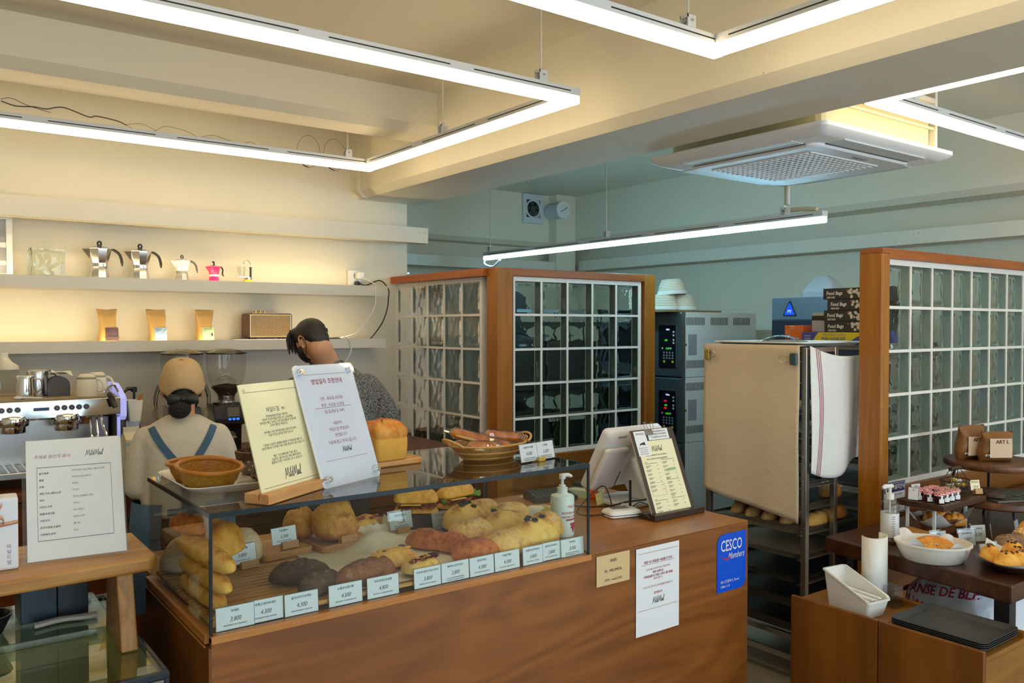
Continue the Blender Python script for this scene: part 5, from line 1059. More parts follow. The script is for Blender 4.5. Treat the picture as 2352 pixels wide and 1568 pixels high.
tag(G().box(-.03, .03, -.06, .06, 0, .02).done('card_reader', BLACK, None, smooth=0, bevel=.006, loc=(2.42, 2.71, CT + .0305), rot=(0, 0, R(25))), 'black card reader lying on the notepad', 'card reader')
tag(G().box(-.05, .05, -.03, .03, 0, .004).done('sticky_notes', mat('pale_pink_paper', (.72, .55, .42), .6, var=.4, scale=50), None, smooth=0, loc=(2.19, 2.79 + .02, CT), rot=(0, 0, .3)), 'printed slips behind the keyboard', 'paper')
# POS terminal
t = thing('pos_terminal', 'white till terminal with a tilted screen, seen from behind', 'till', (2.42, 2.48, CT))
POSW = mat('pos_white', (.78, .79, .80), .3, var=.015)
G().prism(rrect(-.09, .12, -.11, .11, .05), .0, .022, 'Z').done('base', POSW, t, smooth=30, bevel=.006)
G().prism([(-.10, .02), (-.02, .02), (.06, .12), (.055, .26), (.01, .27), (-.04, .14)], .015, .085, 'X').done('stand', POSW, t, smooth=0, bevel=.01)
M = Matrix.Translation((0.01, .10, .065)) @ Matrix.Rotation(R(30), 4, 'X')
g = G(); rr = [[(a, e, b) for a, b in rrect(-.16 + i_, .16 - i_, i_, .29 - i_, .018)] for i_, e in ((0.004, .016), (0, .012), (0, -.012), (.012, -.03), (.05, -.045))]
g.rings(rr).xf(M); g.done('monitor', POSW, t, smooth=40)
g = G(); g.box(-.15, .15, .0162, .017, .01, .28).xf(M); g.done('screen', BLACK, t, smooth=0)
g = G(); rr = [[(a, e, b) for a, b in rrect(-.175 + i_, -.05 - i_, .035 + i_, .235 - i_, .01)] for i_, e in ((.002, -.047), (0, -.051), (0, -.062), (.006, -.067))]; g.rings(rr).xf(M); g.done('customer_display', mat('display_shell', (.76, .72, .70), .25, var=.01), t, smooth=40)
g = G(); g.box(-.05, -.0485, -.0655, -.052, .05, .12).xf(M); g.done('display_slot', BLACK, t, smooth=0)
g = G(); g.box(.06, .105, -.047, -.044, .10, .125).xf(M); k = g.n(); g.done('socket', mat('socket_grey', ()), t, smooth=0)
g = G().tube([M @ Vector(p) for p in ((.083, -.046, .112), (.087, -.062, .105))], .009, 8); g.done('plug', BLACK, t)
g = G(); g.tube(spline([M @ Vector((.087, -.062, .105)), (.10, .02, .10), (.09, -.09, .06), (.03, -.10, .03), (-.06, -.08, .026), (-.13, -.04, .01), (-.2, .02, .006), (-.22, .1, .006), (-.14, .15, .006)], 6), .003, 6).done('cable', BLACK, t)
g = G(); g.box(-.11, -.06, -.0335, -.0332, .262, .279).xf(M); g.done('label_plate', PAPER, t, smooth=0)
g = G(); fine(g, -.085, .27, .04, .006, y=-.0338); g.xf(M); g.done('lettering', INK, t, smooth=0)
g = G(); g.tube([(.02 * math.cos(i * PI / 10), -.0456, .02 * math.sin(i * PI / 10)) for i in range(21)], .0008, 4); g.xf(M @ Matrix.Translation((.07, 0, .2))); g.done('embossed_ring', POSW, t)
G().cyl((-.02, -.131, .05), (-.02, -.134, .05), .014, n=20).done('badge', mat('badge_grey', (.55, .5, .5), .5, var=.6, scale=90), t) if False else None
tag(G().grid(lambda u, v: (2.285 + .045 * u, 2.50 + .012 * v + .01 * u, CT + .003 + .045 * v), 2, 4).done('sticky_note', mat('sticky_yellow', (.80, .74, .30), .6), None, smooth=0, recalc=False), 'yellow sticky note behind the card terminal', 'note')
tag(G().prism([(0, 0), (.05, .0), (.06, .05), (.02, .07), (-.01, .03)], 0, .02, 'X').done('orange_pouch', mat('orange_paper', (.80, .14, .01), .5), None, smooth=0, bevel=.004, loc=(2.36, 2.60, CT)), 'orange pouch lying behind the till base', 'pouch')
t = thing('card_terminal', 'white card terminal with grey display and black antenna', 'card terminal', (2.245, 2.318, CT), R(-14))
rr = [[(a, b, z) for a, b in rrect(-.07 + e, .07 - e, -.045 + e, .045 - e, .018)] for e, z in ((.006, 0), (0, .004), (0, .016), (.004, .024), (.012, .028))]; G().rings(rr).done('body', WHITE, t, smooth=40)
rr = [[(a, b, z) for a, b in rrect(-.0705, .0705, -.0455, .0455, .018)] for z in (.010, .0125)]; G().rings(rr).done('black_band', BLACK, t, smooth=30)
G().box(-.038, .034, -.005, .032, .0275, .0292).done('display', mat('lcd_grey', (.16, .18, .15), .25), t, smooth=0)
g = G(); fine(g, 0, 0, .03, .004, y=0); g.xf(Matrix.Translation((0, -.022, .0285)) @ Matrix.Rotation(-PI / 2, 4, 'X')); g.done('lettering', mat('grey_ink', (.3, .3, .3), .5), t, smooth=0)
G().box(.052, .062, .028, .034, .02, .128).done('antenna', BLACK, t, smooth=0, bevel=.002)
G().tube(spline([(.06, .03, .02), (.11, .04, .035), (.135, -.01, .02), (.12, -.06, .006), (.06, -.075, .004), (.0, -.07, .004)], 6), .0018, 6).done('wire', BLACK, t)
G().tube(spline([(-.07, .01, .01), (-.12, .03, .005), (-.14, .10, .005), (-.05, .15, .06), (.0, .14, .09), (.01, .11, .05), (.0, .07, .012)], 6), .0028, 6).done('cable', BLACK, t)
# menu board
t = thing('menu_board', 'dark clipboard with a cream drinks menu at the counter front', 'menu', (2.286, 2.192, CT + .0155)); t.rotation_euler = (-R(22), 0, 0)
MBR = mat('menu_board_brown', (.055, .035, .028), .45)
W3, H3 = .241, .333
G().box(0, W3, 0, .005, 0, H3).done('board', MBR, t, smooth=0, bevel=.004); G().box(-.0015, .0, .0005, .0045, 0.002, H3 - .004).done('edge', mat('mdf_edge', (.5, .36, .2), .6), t, smooth=0)
G().box(.020, .216, -.0012, -.0003, .004, .285).done('menu_sheet', CREAMPAPER, t, smooth=0)
G().box(.014, .078, -.0024, -.0014, .228, .327).done('business_card', PAPER, t, smooth=0); G().box(.090, .205, -.0012, -.0003, .287, .330).done('notice_card', PAPER, t, smooth=0)
g = G(); y = -.0016; script(g, .118, .243, .021, .0013, y=y)
for zz in (.228, .214): fine(g, .105, zz, .115, .005, y=y)
rd = random.Random(12)
for cx, z0, n in ((.066, .196, 7), (.160, .205, 5), (.066, .052, 3), (.160, .125, 4), (.160, .053, 2)):
    g.box(cx - .036, cx + .036, y - .0001, y, z0, z0 + .0013); fine(g, cx - .026, z0 + .006, .018, .003, y=y, rnd=rd)
    for k in range(n):
        zz = z0 - .009 - k * .0155; fine(g, cx - .02, zz, .028, .004, y=y, rnd=rd); fine(g, cx - .024, zz - .005, .02, .0025, y=y, rnd=rd); fine(g, cx + .03, zz, .008, .003, y=y, rnd=rd)
for a, b, c, d in ((.03, .106, .0705, .0711), (.03, .106, .120, .1206), (.03, .0306, .0705, .1206), (.1054, .106, .0705, .1206)): g.box(a, b, y - .0001, y, c, d)
for zz in (.321, .31, .298): fine(g, .150, zz, .085, .006, y=y, rnd=rd)
for zz in (.318, .314, .26, .252, .244, .236): fine(g, .046, zz, .045, .003, y=-.0027, rnd=rd)
g.prism([(.03, .275), (.06, .283), (.062, .270), (.058, .270), (.046, .28), (.034, .270)], -.0029, -.0026, 'Y'); g.done('lettering', INK, t, smooth=0)
G().prism([(0, 0), (.045, .004), (.05, .010), (.045, .016), (0, .013)], -.0026, -.0014, 'Y').done('sticky_tab', mat('tab_green', (.45, .68, .35), .5), t, smooth=0, loc=(.142, 0, .156)); g = G(); g.text('샷추가 HOT', .0085, .166, .165, -.003, shear=.2); g.done('handwriting', INK, t, smooth=0)
g = G().prism([(-.008, 0), (.006, 0), (.0015, .022), (-.0035, .022)], -.02, .02, 'X'); g.xf(Matrix.Translation((.096, -.001, .308))); g.done('binder_clip', DSTEEL, t, smooth=0)
for dx, tl in ((-.012, -.3), (.014, .25)): G().tube([(.096 + dx + p[0], -.012, .326 + p[1]) for p in ((-.007, 0), (-.008 + tl * .02, .022), (-.004 + tl * .03, .032), (.004 + tl * .03, .032), (.008 + tl * .02, .022), (.007, 0))], .0012, 6).done('clip_wire', DSTEEL, t)
t = thing('menu_stand', 'dark wooden foot under the menu clipboard', 'stand', (2.286, 2.192, CT)); G().prism([(-.03, .001), (.055, .001), (.055, .02), (.018, .022), (.0085, .012), (.0, .012), (-.002, .024), (-.03, .024)], -.018, .258, 'X').done('foot', wood('dark_foot', '24140b', '3a2414', 'X', 4, .4, 7), t, smooth=0, bevel=.002)
# ================================================================ PEOPLE
def sell(cx, cy, z, a, b, e=2.4, n=28, tz=0.0):
    r = []
    for k in range(n):
        t_ = 2 * PI * k / n; c, s_ = math.cos(t_), math.sin(t_)
        r.append((cx + a * abs(c) ** (2 / e) * (1 if c > 0 else -1), cy + b * abs(s_) ** (2 / e) * (1 if s_ > 0 else -1), z + tz * c))
    return r
def limb(g, pts, rad, n=14, flat=1.0):
    P = [Vector(p) for p in pts]; Q = spline(P, 5); k = len(Q) - 1; rr = []
    for i in range(len(Q)):
        f = i / k * (len(rad) - 1); a = int(min(f, len(rad) - 2)); rr.append(rad[a] + (rad[a + 1] - rad[a]) * (f - a))
    g.tube(Q, rr, n, flat=flat); g.ball(Q[0], rr[0], rr[0], rr[0], 12, 8); g.ball(Q[-1], rr[-1], rr[-1], rr[-1], 12, 8)
def skin(o, vox, it=6, fac=.5):
    r = o.modifiers.new('remesh', 'REMESH'); r.mode = 'VOXEL'; r.voxel_size = vox; r.use_smooth_shade = True
    s_ = o.modifiers.new('smooth', 'SMOOTH'); s_.iterations = it; s_.factor = fac; return o
def hand(g, w_, d, palm, side, scale=1.0):
    """palm and five curled fingers from wrist w_ along d; palm = palm normal"""
    w_ = Vector(w_); d = Vector(d).normalized(); pn = Vector(palm).normalized(); sd = d.cross(pn).normalized() * side; s_ = scale
    for k in range(5): 
        o = (k - 2) * .015 * s_; g.tube([w_ + sd * o * .7, w_ + d * .045 * s_ + sd * o, w_ + d * .085 * s_ + sd * o], [.013 * s_, .014 * s_, .011 * s_], 10)
    for k, L in enumerate((.062, .074, .078, .07)):
        b = w_ + d * .08 * s_ + sd * (1.6 - k * 1.05) * .0145 * s_; L *= s_
        p1 = b + d * L * .45 + pn * L * .12; p2 = p1 + d * L * .25 + pn * L * .3; p3 = p2 + d * L * .05 + pn * L * .26
        g.tube([b, p1, p2, p3], [.0092 * s_, .0088 * s_, .008 * s_, .0066 * s_], 8); g.ball(p3, .0066 * s_)
    b = w_ + d * .03 * s_ + sd * .026 * s_; p1 = b + (sd * .6 + d * .7 + pn * .3).normalized() * .034 * s_; p2 = p1 + (d * .8 + pn * .5).normalized() * .028 * s_
    g.tube([b, p1, p2], [.0125 * s_, .0105 * s_, .008 * s_], 8); g.ball(p2, .008 * s_)
SKIN = mat('skin', (.60, .30, .16), .5, var=.06, scale=20); HAIR = mat('black_hair', (.012, .009, .007), .42, var=.5, scale=120, bump=.5, bscale=180)
LINEN = mat('oat_linen', (.60, .55, .46), .85, var=.06, scale=45, bump=.35, bscale=28); DENIM = mat('blue_canvas', (.052, .12, .20), .8, var=.12, scale=60, bump=.2, bscale=150)
JEAN = mat('dark_trousers', (.04, .05, .07), .85, var=.15, scale=30)
def heather():
    m, t, b = nt('grey_heather'); L = t.links; tc = N(t, 'ShaderNodeTexCoord')
    n1 = N(t, 'ShaderNodeTexNoise'); n1.inputs['Scale'].default_value = 150; n1.inputs['Detail'].default_value = 2; L.new(tc.outputs['Object'], n1.inputs['Vector'])
    rp = N(t, 'ShaderNodeValToRGB'); rp.color_ramp.elements[0].position = .38; rp.color_ramp.elements[1].position = .64; rp.color_ramp.elements[0].color = (.035, .036, .04, 1); rp.color_ramp.elements[1].color = (.26, .25, .235, 1)
    L.new(n1.outputs['Fac'], rp.inputs[0]); L.new(rp.outputs[0], b.inputs['Base Color']); b.inputs['Roughness'].default_value = .95
    n2 = N(t, 'ShaderNodeTexNoise'); n2.inputs['Scale'].default_value = 18; n2.inputs['Distortion'].default_value = 1; L.new(tc.outputs['Object'], n2.inputs['Vector']); bp = N(t, 'ShaderNodeBump'); bp.inputs['Strength'].default_value = .4; bp.inputs['Distance'].default_value = .02
    L.new(n2.outputs['Fac'], bp.inputs['Height']); L.new(bp.outputs[0], b.inputs['Normal']); return m
HEATH = heather()
# ---------------- barista in the beige cap, seen from behind
t = thing('person', 'person in beige cap and blue apron straps facing the espresso machine', 'person', (.945, 3.53, 0), R(-14))
g = G()
g.rings([sell(0, .0, z, a, b) for z, a, b in ((.72, .15, .10), (.80, .155, .105), (.92, .125, .09), (1.05, .135, .092), (1.15, .155, .09), (1.19, .13, .075), (1.215, .07, .055))])
limb(g, [(0, -.01, 1.17), (0, .005, 1.24), (0, .02, 1.30)], [.056, .048, .05])
g.ball((0, .035, 1.35), .072, .090, .095, 20, 14); g.ball((0, .075, 1.315), .055, .055, .055); limb(g, [(0, .118, 1.36), (0, .136, 1.335)], [.008, .012])
for s_ in (-1, 1):
    limb(g, [(s_ * .14, -.005, 1.15), (s_ * .168, -.01, 1.04), (s_ * .175, -.005, .94)], [.040, .036, .033]); limb(g, [(s_ * .175, -.005, .94), (s_ * .17, .12, .965), (s_ * .15, .25, 1.02)], [.037, .034, .024])
    hand(g, (s_ * .15, .25, 1.02), (-s_ * .25, .9, .1), (0, .1, -1), -s_, .92)
    limb(g, [(s_ * .075, 0, .74), (s_ * .085, .005, .42), (s_ * .085, -.01, .10)], [.082, .056, .038]); limb(g, [(s_ * .085, -.03, .045), (s_ * .09, .12, .03)], [.036, .03])
    g.ball((s_ * .077, .035, 1.345), .010, .02, .03)
skin(g.done('body', SKIN, t), .0075)
W_T = [(.84, .165, .13), (.93, .155, .125), (1.0, .152, .12), (1.08, .156, .114), (1.14, .162, .106), (1.175, .152, .096), (1.205, .118, .085), (1.228, .08, .07), (1.238, .064, .06)]
g = G(); g.rings([sell(0, -.004, z, a, b, 2.5) for z, a, b in W_T])
for s_ in (-1, 1): limb(g, [(s_ * .135, -.008, 1.15), (s_ * .165, -.012, 1.07), (s_ * .175, -.01, .955)], [.050, .049, .047])
o = skin(g.done('shirt', LINEN, t), .009, 5)
def wback(x, z, off=.006):
    for (z0, a0, b0), (z1, a1, b1) in zip(W_T, W_T[1:]):
        if z0 <= z <= z1:
            f = (z - z0) / (z1 - z0); a = a0 + (a1 - a0) * f; b = b0 + (b1 - b0) * f; return -.004 - b * max(0, 1 - abs(x / a) ** 2.5) ** (1 / 2.5) - off
    return -.1
def strap(name, pts, w_, m):
    P = spline([(x, 0, z) for x, z in pts], 8); rr = []
    for i, p in enumerate(P):
        d = (P[min(i + 1, len(P) - 1)] - P[max(i - 1, 0)]).normalized(); nn = Vector((-d.z, 0, d.x)) * w_ / 2; a = p + nn; b = p - nn
        rr.append([(a.x, wback(a.x, min(a.z, 1.2)), a.z), (b.x, wback(b.x, min(b.z, 1.2)), b.z), (b.x, wback(b.x, min(b.z, 1.2), .001), b.z), (a.x, wback(a.x, min(a.z, 1.2), .001), a.z)])
    G().rings(rr).done(name, m, t, smooth=30)
strap('apron_strap', [(-.118, 1.198), (-.075, 1.125), (.0, 1.03), (.012, 1.015)], .028, DENIM); strap('apron_strap', [(.118, 1.198), (.082, 1.125), (.02, 1.03), (.005, 1.015)], .028, DENIM); strap('apron_strap', [(.008, 1.025), (.008, .96), (.008, .87)], .032, DENIM)
g = G(); rr = []
for z, a, b in ((.90, .19, .14), (.78, .20, .145), (.62, .205, .15), (.45, .215, .155)):
    rr.append([(a * math.sin(th), -b * math.cos(th) + .004 * math.sin(7 * th + z * 20), z) for th in [R(25 + 310 * k / 30) for k in range(31)]])
g.rings(rr, 0, False, False, closed=False); o = g.done('apron_skirt', DENIM, t, smooth=60, recalc=False); sd = o.modifiers.new('s', 'SOLIDIFY'); sd.thickness = .004
G().box(-.06, .06, -.152, -.146, .86, .885).done('apron_tie', DENIM, t, smooth=0, bevel=.002)
G().grid(lambda u, v: ((u - .5) * .24, .135 - .02 * abs(u - .5), .9 + .26 * v), 6, 6).done('apron_bib', DENIM, t, recalc=False)
g = G()
for s_ in (-1, 1): limb(g, [(s_ * .075, 0, .80), (s_ * .085, .005, .42), (s_ * .085, -.01, .09)], [.10, .075, .06])
g.rings([sell(0, 0, z, a, b) for z, a, b in ((.70, .165, .115), (.80, .165, .118), (.88, .15, .11))]); skin(g.done('trousers', JEAN, t), .012)
for s_ in (-1, 1): g = G(); limb(g, [(s_ * .085, -.035, .04), (s_ * .088, .05, .045), (s_ * .09, .13, .03)], [.044, .045, .036]); g.done('shoe', BLACK, t)
# hair, bun, bow, cap
g = G(); g.ball((0, .03, 1.35), .079, .092, .088, 20, 14); g.ball((0, -.045, 1.305), .05, .03, .035); skin(g.done('hair', HAIR, t), .008, 3)
rd = random.Random(2)
for s_ in (-1, 1):
    for k in range(5):
        x = s_ * (.078 + .004 * k); G().tube(spline([(x, .02, 1.36), (x + s_ * (.012 + .004 * rd.random()), .01, 1.31), (x + s_ * (.004 + .014 * rd.random()), 0, 1.25 + .02 * rd.random())], 6), [.0011] * 9 + [.0009, .0007, .0005, .0004], 4).done('hair_strand', HAIR, t)
NET = mat('bun_net', (.008, .008, .009), .7, bump=1.0, bscale=140)
G().ball((-.012, -.098, 1.272), .043, .036, .040, 24, 16).done('bun', NET, t)
BOW = mat('black_satin', (.012, .013, .014), .45)
g = G()
for s_ in (-1, 1):
    rr = [[(s_ * x, -.112 + dy * math.cos(a), 1.312 + zc + hh * math.sin(a)) for a in [2 * PI * k / 12 for k in range(12)]] for x, hh, dy, zc in ((.006, .009, .010, 0), (.025, .02, .014, 0), (.048, .022, .012, -.002), (.058, .016, .006, -.004))]; g.rings(rr)
    rr = [[(s_ * x + (.006 if a else -.006) * 1, -.116 + .008 * (z < 1.29), z) for a in (0, 1)] for x, z in ((.004, 1.31), (.02, 1.288), (.03, 1.276))]
g.ball((0, -.118, 1.312), .012, .010, .012); g.done('bow', BOW, t)
CAPM = mat('beige_twill', (.56, .38, .19), .85, var=.06, scale=25, bump=.3, bscale=40)
Mc = Matrix.Translation((0, .03, 1.352)) @ Matrix.Rotation(R(14), 4, 'X')
g = G(); rr = []
for i in range(15):
    f = i / 14; ring = []
    for j in range(48):
        a = 2 * PI * j / 48; seam = 1 - .012 * math.exp(-((math.sin(3 * a + PI / 2)) / .12) ** 2) * math.sin(PI * min(1, f * 1.2))
        ph = f * PI / 2; rx, ry = .087 * math.cos(ph) ** .5, .106 * math.cos(ph) ** .5; z = .116 * math.sin(ph)
        lift = 0
        if f < .5 and abs(a - 1.5 * PI) < .62: lift = .036 * math.cos((a - 1.5 * PI) / .62 * PI / 2) ** .6 * (1 - f * 2)
        ring.append(Mc @ Vector((max(rx, 1e-4) * math.cos(a) * seam, max(ry, 1e-4) * math.sin(a) * seam, z - .012 * (1 - f) + lift)))
    rr.append(ring)
g.rings(rr, 0, False, True); o = g.done('cap', CAPM, t, smooth=80); s2 = o.modifiers.new('s', 'SOLIDIFY'); s2.thickness = .003
g = G(); g.ball(Mc @ Vector((0, 0, .117)), .010, .010, .005, 14, 8); g.done('cap_button', CAPM, o)
g = G(); g.tube(spline([Mc @ Vector(p) for p in ((-.055, -.092, -.008), (-.03, -.107, -.026), (0, -.112, -.03), (.03, -.107, -.034), (.06, -.088, -.02))], 5), .007, 8, flat=.3); g.done('cap_strap', CAPM, o)
g = G(); g.grid(lambda u, v: Mc @ Vector(((u - .5) * .15 * (1 - .3 * v * v), .085 + .085 * v * (1 - (2 * u - 1) ** 2 * .35), -.012 - .02 * v - .012 * (2 * u - 1) ** 2)), 12, 6); g.done('cap_brim', CAPM, o, recalc=False)
g = G()
for s_ in (-1, 1): g.tube(spline([(s_ * .08, .03, 1.345), (s_ * .078, .07, 1.33), (s_ * .06, .115, 1.31)], 5), .002, 5)
g.done('mask_loop', WHITE, t)
for s_ in (-1, 1): g = G(); g.tube([(s_ * (.079 + .006 * math.sin(a)), .02 + .013 * math.cos(a), 1.337 + .026 * math.sin(a)) for a in [2 * PI * k / 14 for k in range(14)]], .0045, 8, closed=True); g.ball((s_ * .078, .022, 1.335), .006, .012, .022); g.done('ear', SKIN, t)
G().ball((0, .09, 1.305), .058, .05, .04, 18, 10).done('face_mask', WHITE, t)
# ---------------- barista in the grey jacket
t = thing('person', 'person with black hair and black mask in a grey heather jacket, head bowed', 'person', (1.70, 3.74, 0), R(3))
hd = Matrix.Translation((-.112, -.005, 1.525)) @ Matrix.Rotation(R(17), 4, 'Z') @ Matrix.Rotation(R(-30), 4, 'X') @ Matrix.Scale(.84, 4)
def hp(*p): return hd @ Vector(p)
g = G()
g.rings([sell(0, .02, z, a, b) for z, a, b in ((.82, .165, .11), (.95, .15, .10), (1.10, .165, .105), (1.25, .185, .105), (1.33, .19, .095), (1.38, .11, .075))])
limb(g, [(.0, .0, 1.34), (-.03, .005, 1.42), tuple(hp(0, -.035, -.05))], [.075, .062, .058])
s0 = g.n(); g.ball((0, 0, .02), .076, .094, .10, 22, 16); g.ball((0, .04, -.055), .05, .048, .05); g.tube([(0, .088, .0), (0, .105, -.03)], [.008, .013], 10); g.ball((0, .105, -.03), .012)
for s_ in (-1, 1): g.ball((s_ * .03, .08, .012), .016, .01, .008)
g.xf(hd, s0)
for s_ in (-1, 1):
    limb(g, [(s_ * .20, .0, 1.28), (s_ * .27, -.03, 1.14), (s_ * .28, .0, 1.03)], [.055, .046, .04]); limb(g, [(s_ * .28, .0, 1.03), (s_ * .22, .13, .98), (s_ * .13, .24, .98)], [.04, .036, .026])
    hand(g, (s_ * .13, .24, .98), (-s_ * .5, .85, -.05), (0, 0, -1), -s_)
    limb(g, [(s_ * .085, .01, .84), (s_ * .095, .01, .47), (s_ * .095, -.01, .10)], [.09, .062, .042]); limb(g, [(s_ * .095, -.04, .045), (s_ * .1, .14, .03)], [.038, .033])
skin(g.done('body', SKIN, t), .0075)
for s_ in (-1, 1):
    g = G(); s0 = g.n(); rr = []
    g.tube([(s_ * (.080 + .006 * math.sin(a)), -.008 + .018 * math.cos(a), .0 + .03 * math.sin(a) - .006 * math.cos(a)) for a in [2 * PI * k / 14 for k in range(14)]], .0048, 8, closed=True); g.ball((s_ * .079, -.003, -.002), .006, .014, .022); g.ball((s_ * .081, -.004, -.03), .006, .008, .01); g.xf(hd); g.done('ear', SKIN, t)
M_T = [(.86, .225, .16), (.98, .215, .155), (1.10, .215, .15), (1.20, .225, .142), (1.28, .228, .128), (1.33, .20, .112), (1.375, .145, .095), (1.41, .10, .085)]
g = G(); g.rings([sell(-.01 * max(0, z - 1.3) * 10, .01, z, a, b, 2.5) for z, a, b in M_T])
for s_ in (-1, 1): limb(g, [(s_ * .18, .0, 1.285), (s_ * .255, -.03, 1.18), (s_ * .30, -.03, 1.06)], [.082, .074, .066]); limb(g, [(s_ * .30, -.03, 1.05), (s_ * .25, .1, .985), (s_ * .15, .2, .98)], [.066, .056, .042])
skin(g.done('jacket', HEATH, t), .01, 5)
g = G(); g.rings([sell(-.022 - .1 * (z - 1.40), .012, z, a, b, 2.2, tz=0) for z, a, b in ((1.38, .095, .082), (1.41, .085, .076), (1.435, .078, .07), (1.435, .07, .062), (1.40, .075, .066))], 0, False, False); g.done('collar', HEATH, t, smooth=60)
rd = random.Random(8)
for k in range(4): 
    z = 1.0 + .03 * k; G().tube(spline([(.30 + .066 * math.cos(a) , -.03 - .07 * math.sin(a), z + .02 * math.sin(2 * a + k)) for a in [R(-40 + 40 * j) for j in range(5)]], 4), .007, 6).done('sleeve_fold', HEATH, t)
g = G()
for s_ in (-1, 1): limb(g, [(s_ * .09, .01, .86), (s_ * .098, .01, .47), (s_ * .098, -.01, .09)], [.11, .085, .068])
g.rings([sell(0, .015, z, a, b) for z, a, b in ((.78, .18, .125), (.88, .18, .13), (.95, .17, .12))]); skin(g.done('trousers', JEAN, t), .012)
for s_ in (-1, 1): g = G(); limb(g, [(s_ * .095, -.045, .045), (s_ * .1, .06, .05), (s_ * .1, .16, .033)], [.046, .05, .04]); g.done('shoe', BLACK, t)
g = G(); s0 = g.n(); g.ball((0, -.012, .045), .086, .100, .088, 22, 16); g.ball((0, -.058, .0), .072, .048, .062); g.ball((0, -.075, -.03), .052, .03, .04); g.ball((-.01, .05, .085), .07, .05, .035); g.xf(hd); skin(g.done('hair', HAIR, t), .007, 3)
g = G(); rd = random.Random(11)
for k in range(150):
    a = rd.uniform(0, 2 * PI); e = rd.uniform(.0, 1.35); p = Vector((.084 * math.cos(e) * math.cos(a), -.01 + .098 * math.cos(e) * math.sin(a), .045 + .086 * math.sin(e)))
    if p.y > .05 and p.z < .07: continue
    n_ = Vector((p.x, p.y, p.z * 1.1)).normalized(); d = Vector((n_.y * .6 + .4, -.5 * n_.x, -.8)).normalized()
    g.tube([p - n_ * .006, p + d * .018 + n_ * .003, p + d * .036 - n_ * .002], [.005, .0045, .0012], 5)
for k in range(44):
    x = -.085 + .17 * rd.random(); q = rd.uniform(-.012, .012); g.tube(spline([(x * .8, .05, .105), (x, .088, .06 + q), (x * 1.05 + q, .094 + .3 * q, .015 + q), (x * 1.1 + 1.6 * q, .088 + rd.uniform(-.008, .012), -.018 + 1.5 * q)], 4), [.0075] * 8 + [.007, .006, .005, .0035, .0015], 6)
g.xf(hd); g.done('hair_locks', HAIR, t, smooth=80)
g = G(); g.rings([[(x * math.sin(a), .015 + y * math.cos(a), z) for a in [R(-88 + 176 * k / 18) for k in range(19)]] for x, y, z in ((.074, .092, -.012), (.076, .096, -.035), (.07, .09, -.06), (.058, .07, -.088), (.035, .045, -.104))], 0, False, False, closed=False); g.xf(hd); g.done('face_mask', BLACK, t, smooth=80, recalc=False)
for s_ in (-1, 1):
    g = G(); g.tube(spline([(s_ * .074, .02, -.02), (s_ * .081, -.002, .012), (s_ * .083, -.018, .03), (s_ * .086, -.03, .006), (s_ * .078, -.026, -.03), (s_ * .066, .012, -.075)], 6), .0022, 6); g.xf(hd); g.done('mask_loop', BLACK, t)
# ================================================================ LEFT FOREGROUND: glass showcase with a wooden riser
SZ = .78
t = thing('glass_showcase', 'low glass-topped showcase with black frame in the left foreground', 'showcase', (.52, 2.07, 0))
CRE = mat('showcase_reflected_cream', (.82, .74, .42), .5)  # cream interior colour imitates ceiling and wood reflected in the top glass
G().box(-1.4, -.006, .006, .72, .02, .06).box(-1.4, -.006, .70, .72, .06, SZ - .02).box(-.012, -.006, .02, .70, .06, SZ - .02).done('cabinet', CRE, t, smooth=0)
for z in (.40, .60): G().box(-1.38, -.02, .10, .68, z, z + .008).done('shelf', pane('shelf_glass', (.85, .88, .8), 1.5, 0, .05), t, smooth=0)
G().box(-1.4, -.006, .012, .70, SZ - .012, SZ - .002).done('top_glass', pane('showcase_top', (.86, .86, .70), 1.55, 0, .06), t, smooth=0)
G().box(-1.4, -.006, .0, .006, .10, SZ - .045).done('front_glass', CG, t, smooth=0)
FRM = mat('showcase_frame', (.02, .03, .045), .22)
for bx in ((-1.4, .0, -.004, .012, SZ - .016, SZ), (-.012, .0, .012, .72, SZ - .016, SZ), (-.012, .0, -.004, .012, .0, SZ - .016), (-1.4, -.012, .70, .72, SZ - .016, SZ), (-1.4, -.012, -.003, .006, .02, .10)): G().box(*bx).done('frame', FRM, t, smooth=0, bevel=.002)
G().box(-.13, -.014, -.0035, .004, SZ - .052, SZ - .018).done('name_plate', mat('plate_grey', (.28, .27, .24), .3, metal=.4), t, smooth=0)
g = G(); g.text('SAEKYUNG', .0165, -.073, SZ - .036, -.0042, bold=.015); g.done('lettering', WHITE, t, smooth=0)
t = tag(G().box(-.5, .475, 2.42, 2.76, SZ + .0005, SZ + .0205).done('glass_slab', pane('slab_glass', (.62, .74, .72), 1.5, .05, .08), None, smooth=0, bevel=.003), 'thick greenish glass slab lying on the showcase top', 'glass shelf')
S1 = SZ + .021
t = thing('wooden_riser', 'small wooden table riser holding the origin sign in the left foreground', 'riser', (.545, 2.32, SZ + .0005))
RIS = wood('riser_wood', '9a6420', 'c6924c', 'X', 3, .42, 7); RISZ = wood('riser_leg_wood', '8a5a1e', 'bd8844', 'Z', 3, .42, 12)
top = [(-1.0, -.08)] + [(-.05, -.035)] + arc(-.03, .0, .035, -70, 0, 6) + [(.008, .28)] + [(-1.0, .34)]
G().prism(top, .184, .2205).done('top', RIS, t, smooth=0, bevel=.008, seg=3)
for x in (-.095, -.80): G().prism([(-.075, .0), (.12, 0), (.10, .184), (-.02, .184)], x, x + .04, 'X').done('leg', RISZ, t, smooth=0, bevel=.004)
RT = SZ + .2212
